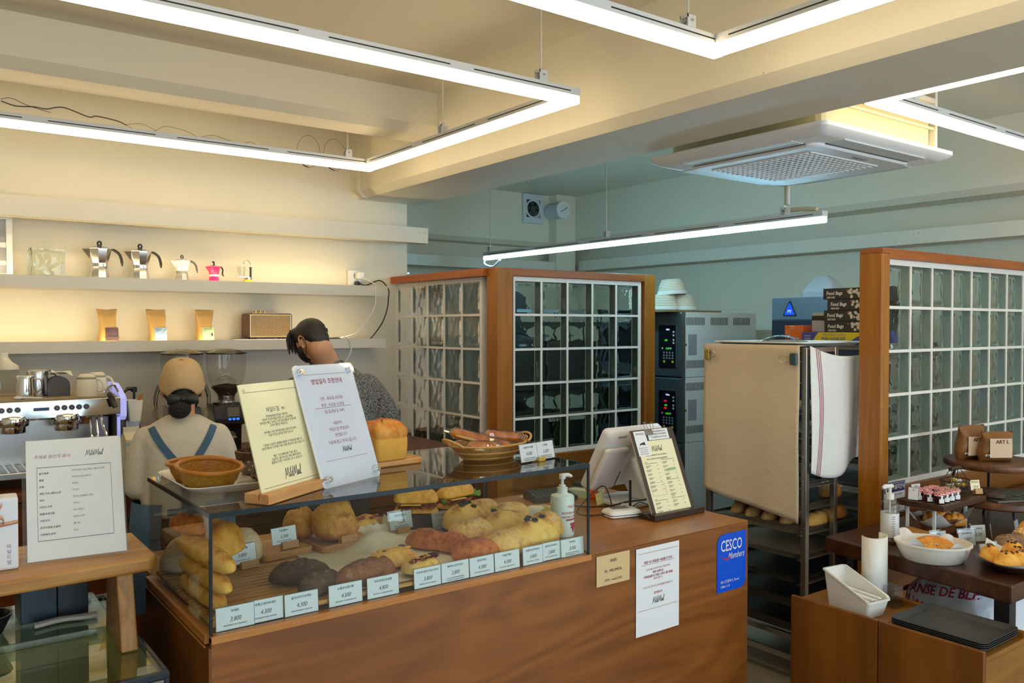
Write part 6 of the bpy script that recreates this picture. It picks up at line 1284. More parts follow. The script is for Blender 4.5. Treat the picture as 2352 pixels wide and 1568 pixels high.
# origin sign in clear frame
t = thing('origin_sign', 'clear acrylic frame with the white ingredient origin list on the wooden riser', 'sign', (.253, 2.385, RT), R(-5.56)); t.rotation_euler = (-R(24.9), 0, R(-5.56))
W4, H4 = .241, .327
G().box(0, W4, -.0035, .0, 0, H4).box(0, W4, .002, .006, 0, H4).box(0, .005, -.0035, .006, 0, H4).box(W4 - .005, W4, -.0035, .006, 0, H4).done('acrylic_frame', pane('sign_acrylic2', (.985, .985, .98), 1.5, .0, .0), t, smooth=0)
G().box(.010, W4 - .004, .0003, .0014, .008, H4 - .001).done('sheet', mat('sign_paper', (.88, .91, .92), .5, var=.01), t, smooth=0)
g = G(); y = -.0001; g.text('주재료 원산지 표시', .0108, .070, H4 * .853, y, shear=.25); g.done('title', mat('title_red', (.30, .08, .08), .7), t, smooth=0)
g = G(); script(g, .170, H4 * .845, .0152, .0009, y=y)
rows = [('밀가루류', '터키산(유기농),프랑스,캐나다,미국'), ('통밀', '미국(유기농),캐나다'), ('호밀', '독일산'), ('계란,우유,설탕,소금', '국내산'), ('버터', '프랑스,뉴질랜드,독일'), ('아몬드가루', '미국산'), ('동물성생크림', '국산,프랑스'), ('크림치즈', '프랑스,미국'), ('코코아분말,초콜릿', '벨기에'), ('크랜베리,호두', '미국')]
for i, (a, b) in enumerate(rows):
    z = H4 * (.715 - .0545 * i); g.text(a, .0062, .038, z, y, shear=.3, bold=.015, align='LEFT').text(b, .0056, .115, z + .004, y, align='LEFT')
for a, b, c, d in ((.034, .209, .175 * H4, .1785 * H4), (.034, .209, .765 * H4, .7685 * H4), (.034, .0346, .175 * H4, .765 * H4), (.2084, .209, .175 * H4, .765 * H4)): g.box(a, b, y - .0002, y, c, d)
g.done('lettering', INK, t, smooth=0)
G().prism([(.006, .20), (.010, .205), (.135, -.0), (.128, -.0)], .03, W4 - .03, 'X').done('easel_leg', pane('acrylic', ()), t, smooth=0, rot=(0, 0, 0)) if False else None
# gift box with ribbon
t = thing('gift_box', 'white pastry gift box tied with copper ribbon at the left frame edge', 'gift box', (.155, 2.41, RT), R(-4))
G().box(-.09, .09, -.035, .035, 0, .178).done('box', mat('box_white', (.78, .80, .84), .45, var=.01), t, smooth=0, bevel=.006)
G().prism(rrect(-.07, .028, .03, .145, .006), -.0362, -.0352, 'Y').done('window', mat('biscuit_window', (.52, .30, .07), .25, var=.3, scale=30), t, smooth=0)
RBN = mat('copper_ribbon', (.62, .34, .20), .35, metal=.3)
g = G(); 
for pts in ([(-.09, .0, .125), (.02, 0, .112), (.09, 0, .118)], [(.02, -.004, .112), (.045, -.02, .15), (.055, -.012, .165)], [(.02, -.003, .112), (.05, -.015, .135), (.058, -.01, .118), (.03, -.006, .11)], [(.02, -.003, .112), (.04, -.014, .08), (.03, -.01, .055), (.01, -.01, .04)]):
    P = spline(pts, 6); rr = [[(p.x, -.0362 + p.y, p.z - .0045), (p.x, -.0362 + p.y, p.z + .0045)] for p in P]; g.rings(rr, 0, False, False, closed=False)
o = g.done('ribbon', RBN, t, smooth=70, recalc=False); sd = o.modifiers.new('s', 'SOLIDIFY'); sd.thickness = .0012
g = G(); 
for i, ch in enumerate('마일드밀'): g.text(ch, .011, .07, .058 - i * .013, -.0356)
g.done('lettering', mat('blue_ink', (.08, .12, .3), .6), t, smooth=0)
# black boxes, napkin, bowls on the slab
BXM = mat('black_box', (.010, .014, .018), .4); TEAL = mat('teal_box', (.012, .035, .055), .45, var=.3, scale=12)
t = thing('black_box', 'tall dark teal and black box on the glass slab under the riser', 'box', (.265, 2.56, S1), R(2))
G().box(0, .087, 0, .10, 0, .15).done('teal_half', TEAL, t, smooth=0, bevel=.002); G().box(.0885, .165, 0, .10, 0, .15).done('black_half', BXM, t, smooth=0, bevel=.002)
def open_box(label, x, y, w_, d, h, rz):
    t = thing('black_box', label, 'box', (x, y, S1), rz); e = .003
    G().box(0, w_, 0, d, 0, e).box(0, w_, 0, e, e, h).box(0, w_, d - e, d, e, h).box(0, e, e, d - e, e, h).box(w_ - e, w_, e, d - e, e, h).done('carton', BXM, t, smooth=0)
    g = G(); g.tube([(0, 0, h), (w_, 0, h), (w_, d, h), (0, d, h)], .0012, 4, closed=True); g.done('paper_edge', mat('kraft_edge', (.35, .28, .18), .7), t, smooth=0)
open_box('open black carton behind the riser leg', .385, 2.47, .08, .12, .118, R(2)) if False else None
open_box('open black carton standing between the showcase and the bread case', .505, 2.60, .072, .12, .13, R(2)) if False else None
t = thing('black_box', 'open black carton between the riser leg and the bread counter', 'box', (.495, 2.52, SZ + .0005), R(0)); e = .003; w_, d, h = .075, .14, .145
G().box(0, w_, 0, d, 0, e).box(0, w_, 0, e, e, h).box(0, w_, d - e, d, e, h).box(0, e, e, d - e, e, h).box(w_ - e, w_, e, d - e, e, h).done('carton', BXM, t, smooth=0)
G().tube([(0, 0, h), (w_, 0, h), (w_, d, h), (0, d, h)], .0012, 4, closed=True).done('paper_edge', mat('kraft_edge', (.35, .28, .18), .7), t, smooth=0)
g = G(); rr = [[(x, y + .008 * math.sin(x * 40), z) for y, z in ((2.515 + .016 * math.cos(a), S1 + .008 + .0075 * math.sin(a)) for a in [2 * PI * k / 10 for k in range(10)])] for x in [.29 + .15 * i / 14 for i in range(15)]]
tag(g.rings(rr).done('napkin', mat('napkin_cream', (.68, .60, .52), .85, bump=.3), None), 'rolled cream napkin in front of the black box', 'napkin')
t = thing('black_bowl', 'black bowl at the left frame edge under the riser', 'bowl', (.185, 2.53, S1)); G().lathe([(.03, 0), (.036, .002), (.056, .045), (.059, .052), (.054, .052), (.034, .006), (.001, .005)], 32).done('bowl', BLACK, t)
t = thing('wooden_scoop', 'orange wooden tray leaning in the black bowl', 'tray', (.175, 2.53, S1 + .012), 0); t.rotation_euler = (0, R(-72), R(20))
G().prism(rrect(0, .1, -.03, .03, .02), 0, .008).done('tray', wood('scoop_wood', '7a2c0a', '9c4414', 'X', 5, .4, 6), t, smooth=30, bevel=.003)
# ================================================================ KITCHEN
# deck ovens
OVS = mat('oven_grey', (.66, .70, .68), .45, metal=0, var=.03); OVF = mat('oven_front', (.16, .19, .20), .32, metal=.7, var=.1, scale=4)
def oven(label, z0, z1, name, reds):
    t = thing('deck_oven', label, 'oven', (4.5, 4.04, z0)); h = z1 - z0
    G().box(.035, .84, .0, .88, 0, h).done('cabinet', OVS, t, smooth=0, bevel=.004)
    G().box(0, .034, .0, .88, .004, h - .004).done('front', OVF, t, smooth=0, bevel=.006)
    G().box(.0, .036, -.003, .0, .0, h).done('corner_trim', STEEL, t, smooth=0)
    if name is None: return
    pz0, pz1 = h * .15, h * .80
    G().box(-.008, -.0005, .045, .215, pz0, pz1).done('control_panel', mat('panel_black', (.008, .008, .01), .18), t, smooth=0, bevel=.003)
    G().box(-.006, -.0005, .30, .80, h * .2, h * .78).done('door_glass', mat('oven_glass', (.01, .012, .014), .1), t, smooth=0, bevel=.004)
    G().cyl((-.05, .34, h * .86), (-.05, .76, h * .86), .012, n=12).box(-.05, 0, .36, .375, h * .85, h * .87).box(-.05, 0, .72, .735, h * .85, h * .87).done('door_handle', STEEL, t)
    ph = pz1 - pz0; Mt = lambda yy, zz: Matrix.Translation((-.0085, yy, zz)) @ Matrix.Rotation(-PI / 2, 4, 'Z')
    g = G(); g.text(name, .017, 0, 0, M=Mt(.125, pz0 + ph * .895), bold=.02); g.done('display', emit('display_white', (.6, .7, 1), 1.6), t, smooth=0)
    g = G(); g.text('188', .020, 0, 0, M=Mt(.145, pz0 + ph * .64), shear=.2); g.text('1000', .020, 0, 0, M=Mt(.128, pz0 + ph * .445), shear=.2); g.done('display', emit('display_green', (.08, .9, .02), .9), t, smooth=0)
    if reds:
        g = G(); 
        for q in (.74, .57): g.text('190', .020, 0, 0, M=Mt(.15, pz0 + ph * q), shear=.2)
        g.done('display', emit('display_red', (1, .02, .03), 1.5), t, smooth=0)
    g = G(); 
    for q in (.82, .74, .63, .56): g.box(-.0095, -.008, .062, .076, pz0 + ph * q, pz0 + ph * q + .013)
    for yy in (.09, .17): g.box(-.0095, -.008, yy, yy + .013, pz0 + ph * .43, pz0 + ph * .43 + .013)
    g.done('white_keys', mat('key_white', (.55, .58, .6), .4), t, smooth=0)
    g = G()
    for i in range(4):
        for j in range(3): g.box(-.0095, -.008, .07 + .028 * i, .085 + .028 * i, pz0 + ph * (.20 + .065 * j), pz0 + ph * (.20 + .065 * j) + .012)
    g.done('keypad', mat('key_grey', (.20, .24, .28), .4), t, smooth=0)
    g = G().box(-.0095, -.008, .068, .086, pz0 + ph * .11, pz0 + ph * .11 + .016).box(-.0095, -.008, .15, .168, pz0 + ph * .11, pz0 + ph * .11 + .016); g.done('yellow_keys', mat('key_yellow', (.7, .5, .02), .4), t, smooth=0)
    for zz, xs in ((h * .80, (.05, .31, .57)), (h * .14, (.05, .31, .57))):
        for x0 in xs:
            g = G()
            for i in range(16): g.box(x0 + i * .0125, x0 + i * .0125 + .005, -.0012, .0, zz, zz + h * .12)
            g.done('vent_slots', BLACK, t, smooth=0)
    G().box(.07, .16, -.0012, 0, h * .34, h * .66).done('rating_plate', mat('rating_grey', (.30, .31, .34), .4, var=.3, scale=60), t, smooth=0)
    G().cyl((.042, -.004, h * .5), (.042, .0, h * .5), .009, n=10).done('latch', mat('brass_dark', (.25, .18, .07), .4, metal=.8), t)
oven('top deck oven of the grey stack, under the proofing baskets', 1.232, 1.70, 'FAN', False)
oven('middle deck oven of the grey stack with red digits', .762, 1.23, 'Cube', True)
oven('bottom deck oven of the grey stack behind the till', .0, .76, None, False)
t = thing('peel_board', 'thin wooden board on top of the deck oven', 'board', (4.38, 4.08, 1.7005)); G().box(0, .60, 0, .5, 0, .014).done('board', wood('peel_wood', '7a623e', '96794f', 'X', 3, .5, 6), t, smooth=0)
RATT = mat('banneton_cane', (.70, .64, .50), .7, var=.08); FLO = mat('banneton_liner', (.72, .70, .64), .85)
def banneton(label, x, y, z, r, tilt=0):
    t = thing('proofing_basket', label, 'basket', (x, y, z), 0, 'proofing baskets on the oven'); t.rotation_euler = (tilt, tilt * .6, 0)
    pr = []
    for k in range(8): q = r * (1 - .032 * k) * (1 if k < 5 else 1 - .03 * (k - 4)); pr += [(q - .004, k * .0115 + .02), (q, k * .0115 + .0255), (q - .004, k * .0115 + .031)]
    G().lathe(pr + [(r * .5, 8 * .0115 + .022), (.001, 8 * .0115 + .024)], 36, cap0=False).done('cane', RATT, t)
    G().lathe([(r * 1.0, .0), (r * 1.04, .006), (r * 1.02, .022), (r * .96, .026), (r * .93, .01), (r * .97, .0)], 36, cap0=False, cap1=False).done('cloth_liner', FLO, t)
bz = 1.715
banneton('upside-down proofing basket at the left end of the oven top', 4.46, 4.36, bz, .105); banneton('upside-down proofing basket lying in the middle row of the pile', 4.52, 4.22, bz, .105)
banneton('upside-down proofing basket right of the pile', 4.65, 4.17, bz, .10); banneton('upside-down proofing basket balanced on top of the pile', 4.575, 4.20, bz + .112, .105, R(-3)); banneton('proofing basket tilted on edge at the back of the pile', 4.50, 4.50, bz + .12, .10, R(38))
# unseen steel units, added so that the glass blocks look dark
t = thing('added_dark_fridge', 'dark steel fridge shape added unseen behind the glass blocks to darken them', 'fridge', (2.98, 5.2, 0))
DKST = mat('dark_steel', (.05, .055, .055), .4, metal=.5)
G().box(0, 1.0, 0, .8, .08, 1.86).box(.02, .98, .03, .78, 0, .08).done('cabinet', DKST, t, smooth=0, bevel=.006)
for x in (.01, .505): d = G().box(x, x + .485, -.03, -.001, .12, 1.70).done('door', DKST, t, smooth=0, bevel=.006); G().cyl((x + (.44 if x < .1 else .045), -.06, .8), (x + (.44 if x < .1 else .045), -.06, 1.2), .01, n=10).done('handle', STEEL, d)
t = thing('added_dark_shelf', 'dark steel shelving added unseen behind the front glass blocks to darken them', 'shelving', (2.95, 4.2, 0))  # shelving and its tubs are an added dark backing for the blocks
for x in (0, .9):
    for y in (0, .45): G().cyl((x, y, 0), (x, y, 1.7), .014, n=10).done('post', DKST, t)
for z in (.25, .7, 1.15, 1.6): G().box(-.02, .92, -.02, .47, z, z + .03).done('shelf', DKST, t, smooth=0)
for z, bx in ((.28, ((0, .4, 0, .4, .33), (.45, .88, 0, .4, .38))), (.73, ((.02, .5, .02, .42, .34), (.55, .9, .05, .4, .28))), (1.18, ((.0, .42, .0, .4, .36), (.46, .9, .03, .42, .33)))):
    for (a, b, c, d, hh) in bx: tag(G().box(2.95 + a, 2.95 + b, 4.2 + c, 4.2 + d, z + .0005, z + hh).done('added_dark_tub', DKST, None, smooth=0, bevel=.02), 'dark tub added on the unseen shelving to darken the glass blocks', 'tub', 'added dark tubs behind the glass blocks')
t = thing('dough_mixer', 'pale rounded mixer head standing above the left end of the partition', 'mixer', (3.25, 5.62 + .55, 0))
g = G(); rr = [[(x, y, z) for x, y in rrect(-.20 + e, .17 - e * 1.6, -.14 + e, .14 - e, .05)] for e, z in ((.0, 1.75), (0, 2.02), (.012, 2.09), (.03, 2.14), (.06, 2.16))]; g.rings(rr); g.done('head', mat('mixer_white', (.62, .67, .68), .4), t, smooth=40)
G().box(-.16, .12, -.12, .12, .0, 1.75).done('column', mat('mixer_white', ()), t, smooth=0, bevel=.02); G().box(-.2, .17, -.143, -.139, 2.03, 2.04).done('seam', STEEL, t, smooth=0)
# ice-water fridge with blue triangle badge
t = thing('blue_fridge', 'blue-grey fridge with a blue triangular bear badge in the kitchen corner', 'fridge', (4.70, 3.43, 0), -PI / 2)
G().box(0, .44, 0, .6, .05, 1.64).done('lower_body', mat('navy', (.012, .018, .035), .4), t, smooth=0, bevel=.004); G().box(0, .44, 0, .6, 1.6405, 1.785).done('upper_panel', mat('slate_blue', (.16, .23, .30), .3, metal=.4, var=.25, scale=3), t, smooth=0, bevel=.004)
G().box(.05, .39, .05, .55, 0, .05).done('plinth', BLACK, t, smooth=0)
def tri(s_, r): 
    o = []
    for a in (90, 210, 330): o += [(s_ * math.cos(R(a)) + r * math.cos(R(a + d)), s_ * math.sin(R(a)) * 1.15 + r * math.sin(R(a + d))) for d in (-60, -20, 20, 60)]
    return o
g = G().prism([(.14 + x, 1.70 + z) for x, z in tri(.048, .008)], -.004, -.0005, 'Y'); g.done('badge_rim', BLACK, t, smooth=0)
g = G().prism([(.14 + x, 1.70 + z) for x, z in tri(.038, .006)], -.0055, -.004, 'Y'); g.done('badge', emit('badge_blue', (.0, .07, .75), .35), t, smooth=0)
g = G().prism([(.14 + x, 1.695 + z) for x, z in ((-.017, -.012), (-.012, -.012), (-.011, -.003), (.003, -.003), (.004, -.012), (.010, -.012), (.010, .0), (.016, .004), (.014, .010), (.006, .011), (-.006, .013), (-.015, .009))], -.0062, -.0055, 'Y'); g.done('bear', mat('badge_pale', (.6, .75, .95), .4), t, smooth=0)
g = G(); g.text('EV', .045, .125, 1.50, -.001, bold=.02, align='LEFT'); g.done('lettering', WHITE, t, smooth=0)
t = tag(G().rings([[(x * (1 + .07 * math.sin(5 * i + 3 * z)), y, z) for i, (x, y) in enumerate(rrect(-w_, w_, -d, d, min(w_, d) * .5, 4))] for w_, d, z in ((.10, .12, 0), (.105, .12, .03), (.07, .09, .09), (.04, .05, .125), (.03, .025, .135))]).done('plastic_bag', mat('frosted_plastic', (.62, .68, .74), .25, var=.1, trans=.35), None, smooth=25), 'frosted plastic bag of supplies on the blue fridge', 'bag')
t.location = (4.82, 3.12, 1.786)
# bakery racks
RST = mat('rack_steel', (.42, .40, .37), .3, metal=.9, var=.15)
def rack(label, x0, x1, y0, y1, h, levels):
    t = thing('bakery_rack', label, 'rack', (x0, y0, 0)); a, b = x1 - x0, y1 - y0
    for x in (0, a):
        for y in (0, b):
            p = G().box(x - .013, x + .013, y - .013, y + .013, .10, h).done('post', RST, t, smooth=0, bevel=.002)
            g = G()
            for z in levels: g.cyl((x - .0135, y, z + .03), (x - .0155, y, z + .03), .004, n=8)
            g.done('rivets', STEEL, p)
            G().cyl((x - .012, y, .045), (x + .012, y, .045), .045, n=18).done('castor', BLACK, t)
    for za, zb in ((.10, .125), (h - .02, h)):
        for y in (0, b): G().box(.0132, a - .0132, y - .01, y + .01, za, zb).done('rail', RST, t, smooth=0)
        for x in (0, a): G().box(x - .01, x + .01, .0132, b - .0132, za, zb).done('rail', RST, t, smooth=0)
    for z in levels:
        for y in (.016, b - .016): G().box(-.02, a + .02, y - .012, y + .012, z - .004, z - .001).done('runner', RST, t, smooth=0)
    return t
LV = [1.215, 1.105, .995, .885, .785, .675, .565, .455, .345, .235]
rack('steel bakery rack hung with two cloths, between counter and cabinet', 3.225, 3.445, 2.175, 2.71, 1.505, LV)
TRS = mat('tray_steel', (.36, .34, .31), .32, metal=.9, var=.2); TRD = mat('tray_dark', (.06, .058, .055), .35, metal=.6, var=.3)
def bake_tray(label, x0, x1, y0, y1, z, m, h=.02, wires=True, group='baking trays on the cloth-hung rack'):
    t = thing('baking_tray', label, 'tray', ((x0 + x1) / 2, (y0 + y1) / 2, z), 0, group); a, b = (x1 - x0) / 2, (y1 - y0) / 2
    rr = [[(x, y, zz) for x, y in rrect(-a + e, a - e, -b + e, b - e, .03, 4)] for e, zz in ((.012, 0), (.002, h), (0, h + .002), (.004, h + .002), (.014, .002))]; G().rings(rr).done('pan', m, t, smooth=40)
    if wires:
        g = G()
        for i in range(26): x = -a + .03 + (2 * a - .06) * i / 25; g.box(x - .0022, x + .0022, -b + .015, b - .015, .010, .0135)
        g.done('ridges', STEEL if wires is True else m, t, smooth=0)
for z, m, hh, wr, lb, ov in ((.995, TRS, .02, False, 'empty tray just below the canvas clip level, its end poking out left', .05), (.885, TRS, .02, True, 'ridged tray under the hem of the white cloth', .05), (.785, TRS, .02, True, 'ridged tray carrying a single brown loaf', 0), (.675, TRS, .02, True, 'ridged tray of long pale loaves below the canvas hem', 0), (.565, TRS, .018, True, 'empty ridged tray below the loaves', 0), (.455, TRD, .025, False, 'dark tray third from the bottom of the rack', 0), (.345, TRD, .04, False, 'deep blackened pan second from the bottom of the rack', 0), (.235, TRD, .04, False, 'deep blackened pan at the bottom of the rack', 0)):
    bake_tray('%s' % lb, *((3.242, 3.428, 2.192, 2.76) if ov else (3.20, 3.73, 2.192, 2.693)), z, m, hh, wr)
for z, lb in ((1.215, 'upper bread tin poking out left of the canvas'), (1.105, 'lower bread tin poking out left of the canvas')): bake_tray(lb, 3.23, 3.40, 2.42, 2.775, z, DSTEEL, .05, False, 'bread tins beside the canvas')
LP = crust('long_pale_crust', 'd9b069', 'c7924a', '8a5020', flour=.6, scale=16, zmid=.04)
for i, (y, x, L, mm, lb) in enumerate(((2.60, 3.36, .22, LP, 'leftmost of the loaves showing under the canvas hem'), (2.51, 3.36, .24, LP, 'second loaf from the left under the canvas hem'), (2.42, 3.37, .25, LP, 'middle loaf under the canvas hem'), (2.325, 3.38, .26, LP, 'fourth loaf along under the canvas hem'), (2.235, 3.42, .26, CIAF, 'floury round-ended loaf at the corner post'))):
    loaf('loaf', lb, 'bread', mm, L, .075, .062, (x, y, .689), R(6), 200 + i, pw=3, nz=.07, cuts=[(-.3, .6, .1), (.2, .6, .1)])
loaf('loaf', 'brown loaf alone on the tray right of the corner post', 'bread', BOULE, .15, .09, .075, (3.52, 2.24, .799), R(10), 210, nz=.08); loaf('loaf', 'brown loaf behind the floury one on the lower tray', 'bread', BOULE, .13, .085, .07, (3.60, 2.25, .689), R(20), 211, nz=.08)
for i, y in enumerate((2.64, 2.55)): loaf('loaf', ['dark orange loaf at the far left above the counter edge', 'dark orange loaf next to it above the counter edge'][i] if i == 0 else 'dark orange loaf beside the far left one above the counter edge', 'bread', BROWN, .2, .08, .065, (3.36, y, .799), 0, 215 + i, nz=.08)
# cloths
CANV = mat('canvas_cloth', (.66, .53, .37), .9, var=.08, scale=5, bump=.3, bscale=90); TOWEL = mat('white_towel', (.78, .78, .76), .9, var=.02, bump=.25, bscale=120)
g = G(); g.grid(lambda u, v: (3.186 - .006 * math.sin(5 * u + 1) * v - .004 * math.sin(11 * u) * v + .003 * math.sin(9 * v), 2.715 - .535 * u + .012 * v * (u - .5), 1.512 - (.700 + .085 * u) * v - .004 * math.sin(6 * u) * v), 30, 34)
g.grid(lambda u, v: (3.186 + .05 * v, 2.715 - .535 * u, 1.512 + .003 * math.sin(PI * v)), 20, 2); o = g.done('canvas_cloth', CANV, None, recalc=False, smooth=80); o.modifiers.new('s', 'SOLIDIFY').thickness = .002
tag(o, 'beige canvas cloth clipped over the left face of the rack', 'cloth')
def towel(u, v):
    x = 3.225 + .45 * u; top = 1.513 - .045 * u - .03 * math.sin(PI * u) * (1 - .3 * u); bot = .955 - .05 * math.sin(PI * min(1, u * 1.15)) + .03 * u
    return (x - .01 * v * u, 2.150 - .016 * math.sin(4.5 * u + .6) * (.2 + v) * .8 - .010 * math.sin(9 * u + 3 * v) * v + .006, top + (bot - top) * v)
t = thing('towel', 'white towel with red stripes hanging on the right face of the rack', 'towel', (0, 0, 0))
o = G().grid(towel, 36, 34).done('cloth', TOWEL, t, recalc=False, smooth=80); o.modifiers.new('s', 'SOLIDIFY').thickness = .002
g = G()
g2 = G()
for u0 in (.085, .115, .145, .86, .885, .91): (g if u0 < .5 else g2).grid(lambda u, v: Vector(towel(u0 + .05 * math.sin(3 * v) * (u0 < .5) + .008 * u, v)) + Vector((0, -.0045, 0)), 1, 30)
for q in (g, g2): q.done('red_stripes', mat('stripe_red', (.36, .04, .09), .9), t, recalc=False, smooth=80)
for y, z, m, lb, sg in ((2.685, 1.465, mat('clip_brass', (.42, .30, .08), .35, metal=.8), 'brass binder clip at the left top corner of the canvas', -1), (2.205, 1.455, mat('clip_teal', (.03, .07, .08), .4), 'dark binder clip at the right top corner of the canvas', 1)):
    t = thing('binder_clip', lb, 'clip', (3.178, y, z)); G().prism([(-.012, -.026), (.006, -.026), (.006, .026), (-.012, .026)], -.012, .012, 'Y').done('body', m, t, smooth=0, bevel=.003) if False else G().box(-.012, .004, -.014 - .006 * (sg > 0), .014, -.026, .026).done('body', m, t, smooth=0, bevel=.004)
    for dz in (-.01, .01): G().tube([(-.014, -sg * -.0 + sg * .012 * -1 * -1 * 0 + (-.012 if sg < 0 else .012), dz * .6), (-.02, (-.045 if sg < 0 else .045), dz * 1.5), (-.02, (-.058 if sg < 0 else .058), dz * .9), (-.02, (-.06 if sg < 0 else .06), 0)], .0018, 6).done('wire', STEEL, t)
t = thing('dough_tub', 'shallow white plastic tub on top of the cloth-hung rack', 'tub', (3.46, 2.44, 1.507))
rr = [[(x, y, z) for x, y in rrect(-.23 + e, .25 - e, -.25 + e, .25 - e, .03)] for e, z in ((.03, 0), (.004, .016), (-.008, .016), (-.008, .022), (.006, .022), (.032, .004))]; G().rings(rr).done('tub', mat('tub_white', (.72, .72, .69), .4), t, smooth=30)
tag(G().grid(lambda u, v: (3.34 + .2 * u, 2.34 + .22 * v, 1.515 + .040 * math.sin(PI * u) * math.sin(PI * v) + .008 * math.sin(17 * u + 5 * v)), 16, 14).done('plastic_sheet', pane('milky_plastic', ()), None, recalc=False, smooth=40), 'crumpled clear plastic sheet in the white tub', 'plastic')
# second rack with boxes on top, behind
LV2 = [.35, .55, .68, .80, .92, 1.04, 1.16, 1.28, 1.40]
rack('steel bakery rack half hidden behind the partition post, boxes on top', 3.92, 4.38, 2.20, 2.84, 1.50, LV2)
G().box(-.03, .49, -.03, .67, 1.4995, 1.5035).done('top_sheet', STEEL, bpy.data.objects['bakery_rack.001'], smooth=0)
for z in (.68, .80, .92, 1.04, 1.16): bake_tray('steel tray poking out of the hidden rack beside the post', 3.82, 4.36, 2.235, 2.80, z, STEEL, .02, False, 'trays on the hidden rack')
def carton_box(name, label, w_, d, h, x, y, z, m, rz=-PI / 2): 
    t = thing(name, label, 'box', (x, y, z), rz); G().box(0, w_, 0, d, 0, h).done('carton', m, t, smooth=0, bevel=.0015); return t
YEL = mat('wrap_yellow', (.80, .62, .01), .35); WBL = mat('wrap_blue', (.06, .07, .32), .35); ORG = mat('glove_orange', (.80, .16, .02), .4); FBK = mat('bag_black', (.018, .014, .013), .35)
bz = 1.504
t = carton_box('wrap_box', 'yellow and blue plastic wrap box lying upside down under the black boxes', .48, .10, .064, 3.885, 2.645, bz, WBL)
g = G().prism([(.06, .0), (.24, 0), (.36, .064), (.10, .064), (.08, .04)], -.0012, -.0002, 'Y'); g.done('yellow_panel', YEL, t, smooth=0)
g = G().text('stretch-tite', .030, 0, 0, M=Matrix.Translation((.185, -.0018, .030)) @ Matrix.Rotation(PI, 4, 'Y'), bold=.01).text('PLASTIC FOOD WRAP', .013, 0, 0, M=Matrix.Translation((.19, -.0018, .053)) @ Matrix.Rotation(PI, 4, 'Y')); g.done('lettering', WBL, t, smooth=0)
g = G().text('250', .038, 0, 0, M=Matrix.Translation((.36, -.0018, .035)) @ Matrix.Rotation(PI, 4, 'Y')); fine(g, .035, .045, .04, .005, y=-.0018); fine(g, .035, .032, .04, .005, y=-.0018); g.done('lettering', WHITE, t, smooth=0)
t = carton_box('glove_box', 'orange disposable glove box left of the food bag boxes', .115, .22, .10, 3.90, 2.762, bz, ORG)
g = G(); g.tube([(.045 + .011 * math.cos(k * PI / 8), -.0006, .088 + .008 * math.sin(k * PI / 8)) for k in range(16)], .001, 4, closed=True)
for k in range(4): fine(g, .022, .072 - .012 * k, .03, .004, y=-.0008)
g.done('lettering', WHITE, t, smooth=0)
tz_ = carton_box('glove_box', 'end of an orange box with grey label between the glove and food bag boxes', .10, .18, .10, 3.96, 2.635, bz + .066, mat('box_end_grey', (.50, .46, .40), .5))
G().box(.0, .1, -.001, 0, .06, .085).done('dark_band', BLACK, tz_, smooth=0)
for i in range(4):
    z = bz + .0645 + i * .0565; dy = (0, .004, -.016, .008)[i]
    t = carton_box('food_bag_box', 'black box of food bags, ' + ('lowest of the stack of four', 'second from the bottom of the stack of four', 'second from the top of the stack of four', 'topmost of the stack of four')[i], .34, .11, .056, 3.885, 2.512 + dy, z, FBK)
    t['group'] = 'black food bag boxes'
    g = G().text('Food Bags', .0255, .064, .030, -.0012, shear=.15, bold=.025, sx=.85); g.done('lettering', WHITE, t, smooth=0)
    g = G().box(.022, .044, -.0012, -.0004, .004, .014); g.done('picture', mat('thumb_a', (.45, .35, .33), .5, var=.6, scale=120), t, smooth=0); G().box(.047, .068, -.0012, -.0004, .004, .014).done('picture', mat('thumb_b', (.35, .40, .30), .5, var=.6, scale=120), t, smooth=0)
    rd = random.Random(i); g = G()
    for k in range(12): g.cyl((.19 + .06 * rd.random(), -.0011 - .0001 * k, .006 + .044 * rd.random()), (.19 + .06 * rd.random() * 0 + .0, 0, 0), .0, n=3) if False else None
    for k in range(13):
        cx, cz, r_ = .140 + .07 * rd.random(), .010 + .036 * rd.random(), .006 + .003 * rd.random(); g.cyl((cx, -.0012 - .00008 * k, cz), (cx, -.0003, cz), r_, n=14)
    g.done('garlic_picture', mat('garlic', (.66, .58, .44), .5, var=.3, scale=90), t, smooth=0); G().cyl((.136, -.0026, .043), (.136, -.0003, .043), .006, n=14).done('onion_picture', mat('onion_red', (.28, .05, .06), .5), t, smooth=0)
t = thing('green_tray', 'dark green tub on a shelf of the hidden rack', 'tub', (4.15, 2.5, .9435 - .0), 0); G().box(-.12, .12, -.2, .2, .0, .05).done('tub', mat('leaf_green', (.02, .06, .015), .5), t, smooth=0, bevel=.01)
# ================================================================ PASTRY TABLE ON THE RIGHT
TW = wood('table_walnut', '2c160b', '56301a', 'X', 2.2, .33, 8); TT = .745
t = thing('pastry_table', 'dark walnut slab table on black legs in front of the right partition', 'table', (2.99, 1.21, 0), R(0))
top = [(-.045, .0), (2.2, 0), (2.2, .745), (.05, .745)]
G().prism(top, TT - .062, TT).done('slab', TW, t, smooth=0, bevel=.006)
BLS = mat('black_steel', (.012, .014, .02), .35)
for x, y in ((.06, .05), (.10, .68), (2.1, .05), (2.1, .68)): G().box(x, x + .05, y, y + .05, 0, TT - .0625).done('leg', BLS, t, smooth=0)
G().box(.11, .15, .1, .68, .35, .38).done('brace', BLS, t, smooth=0)
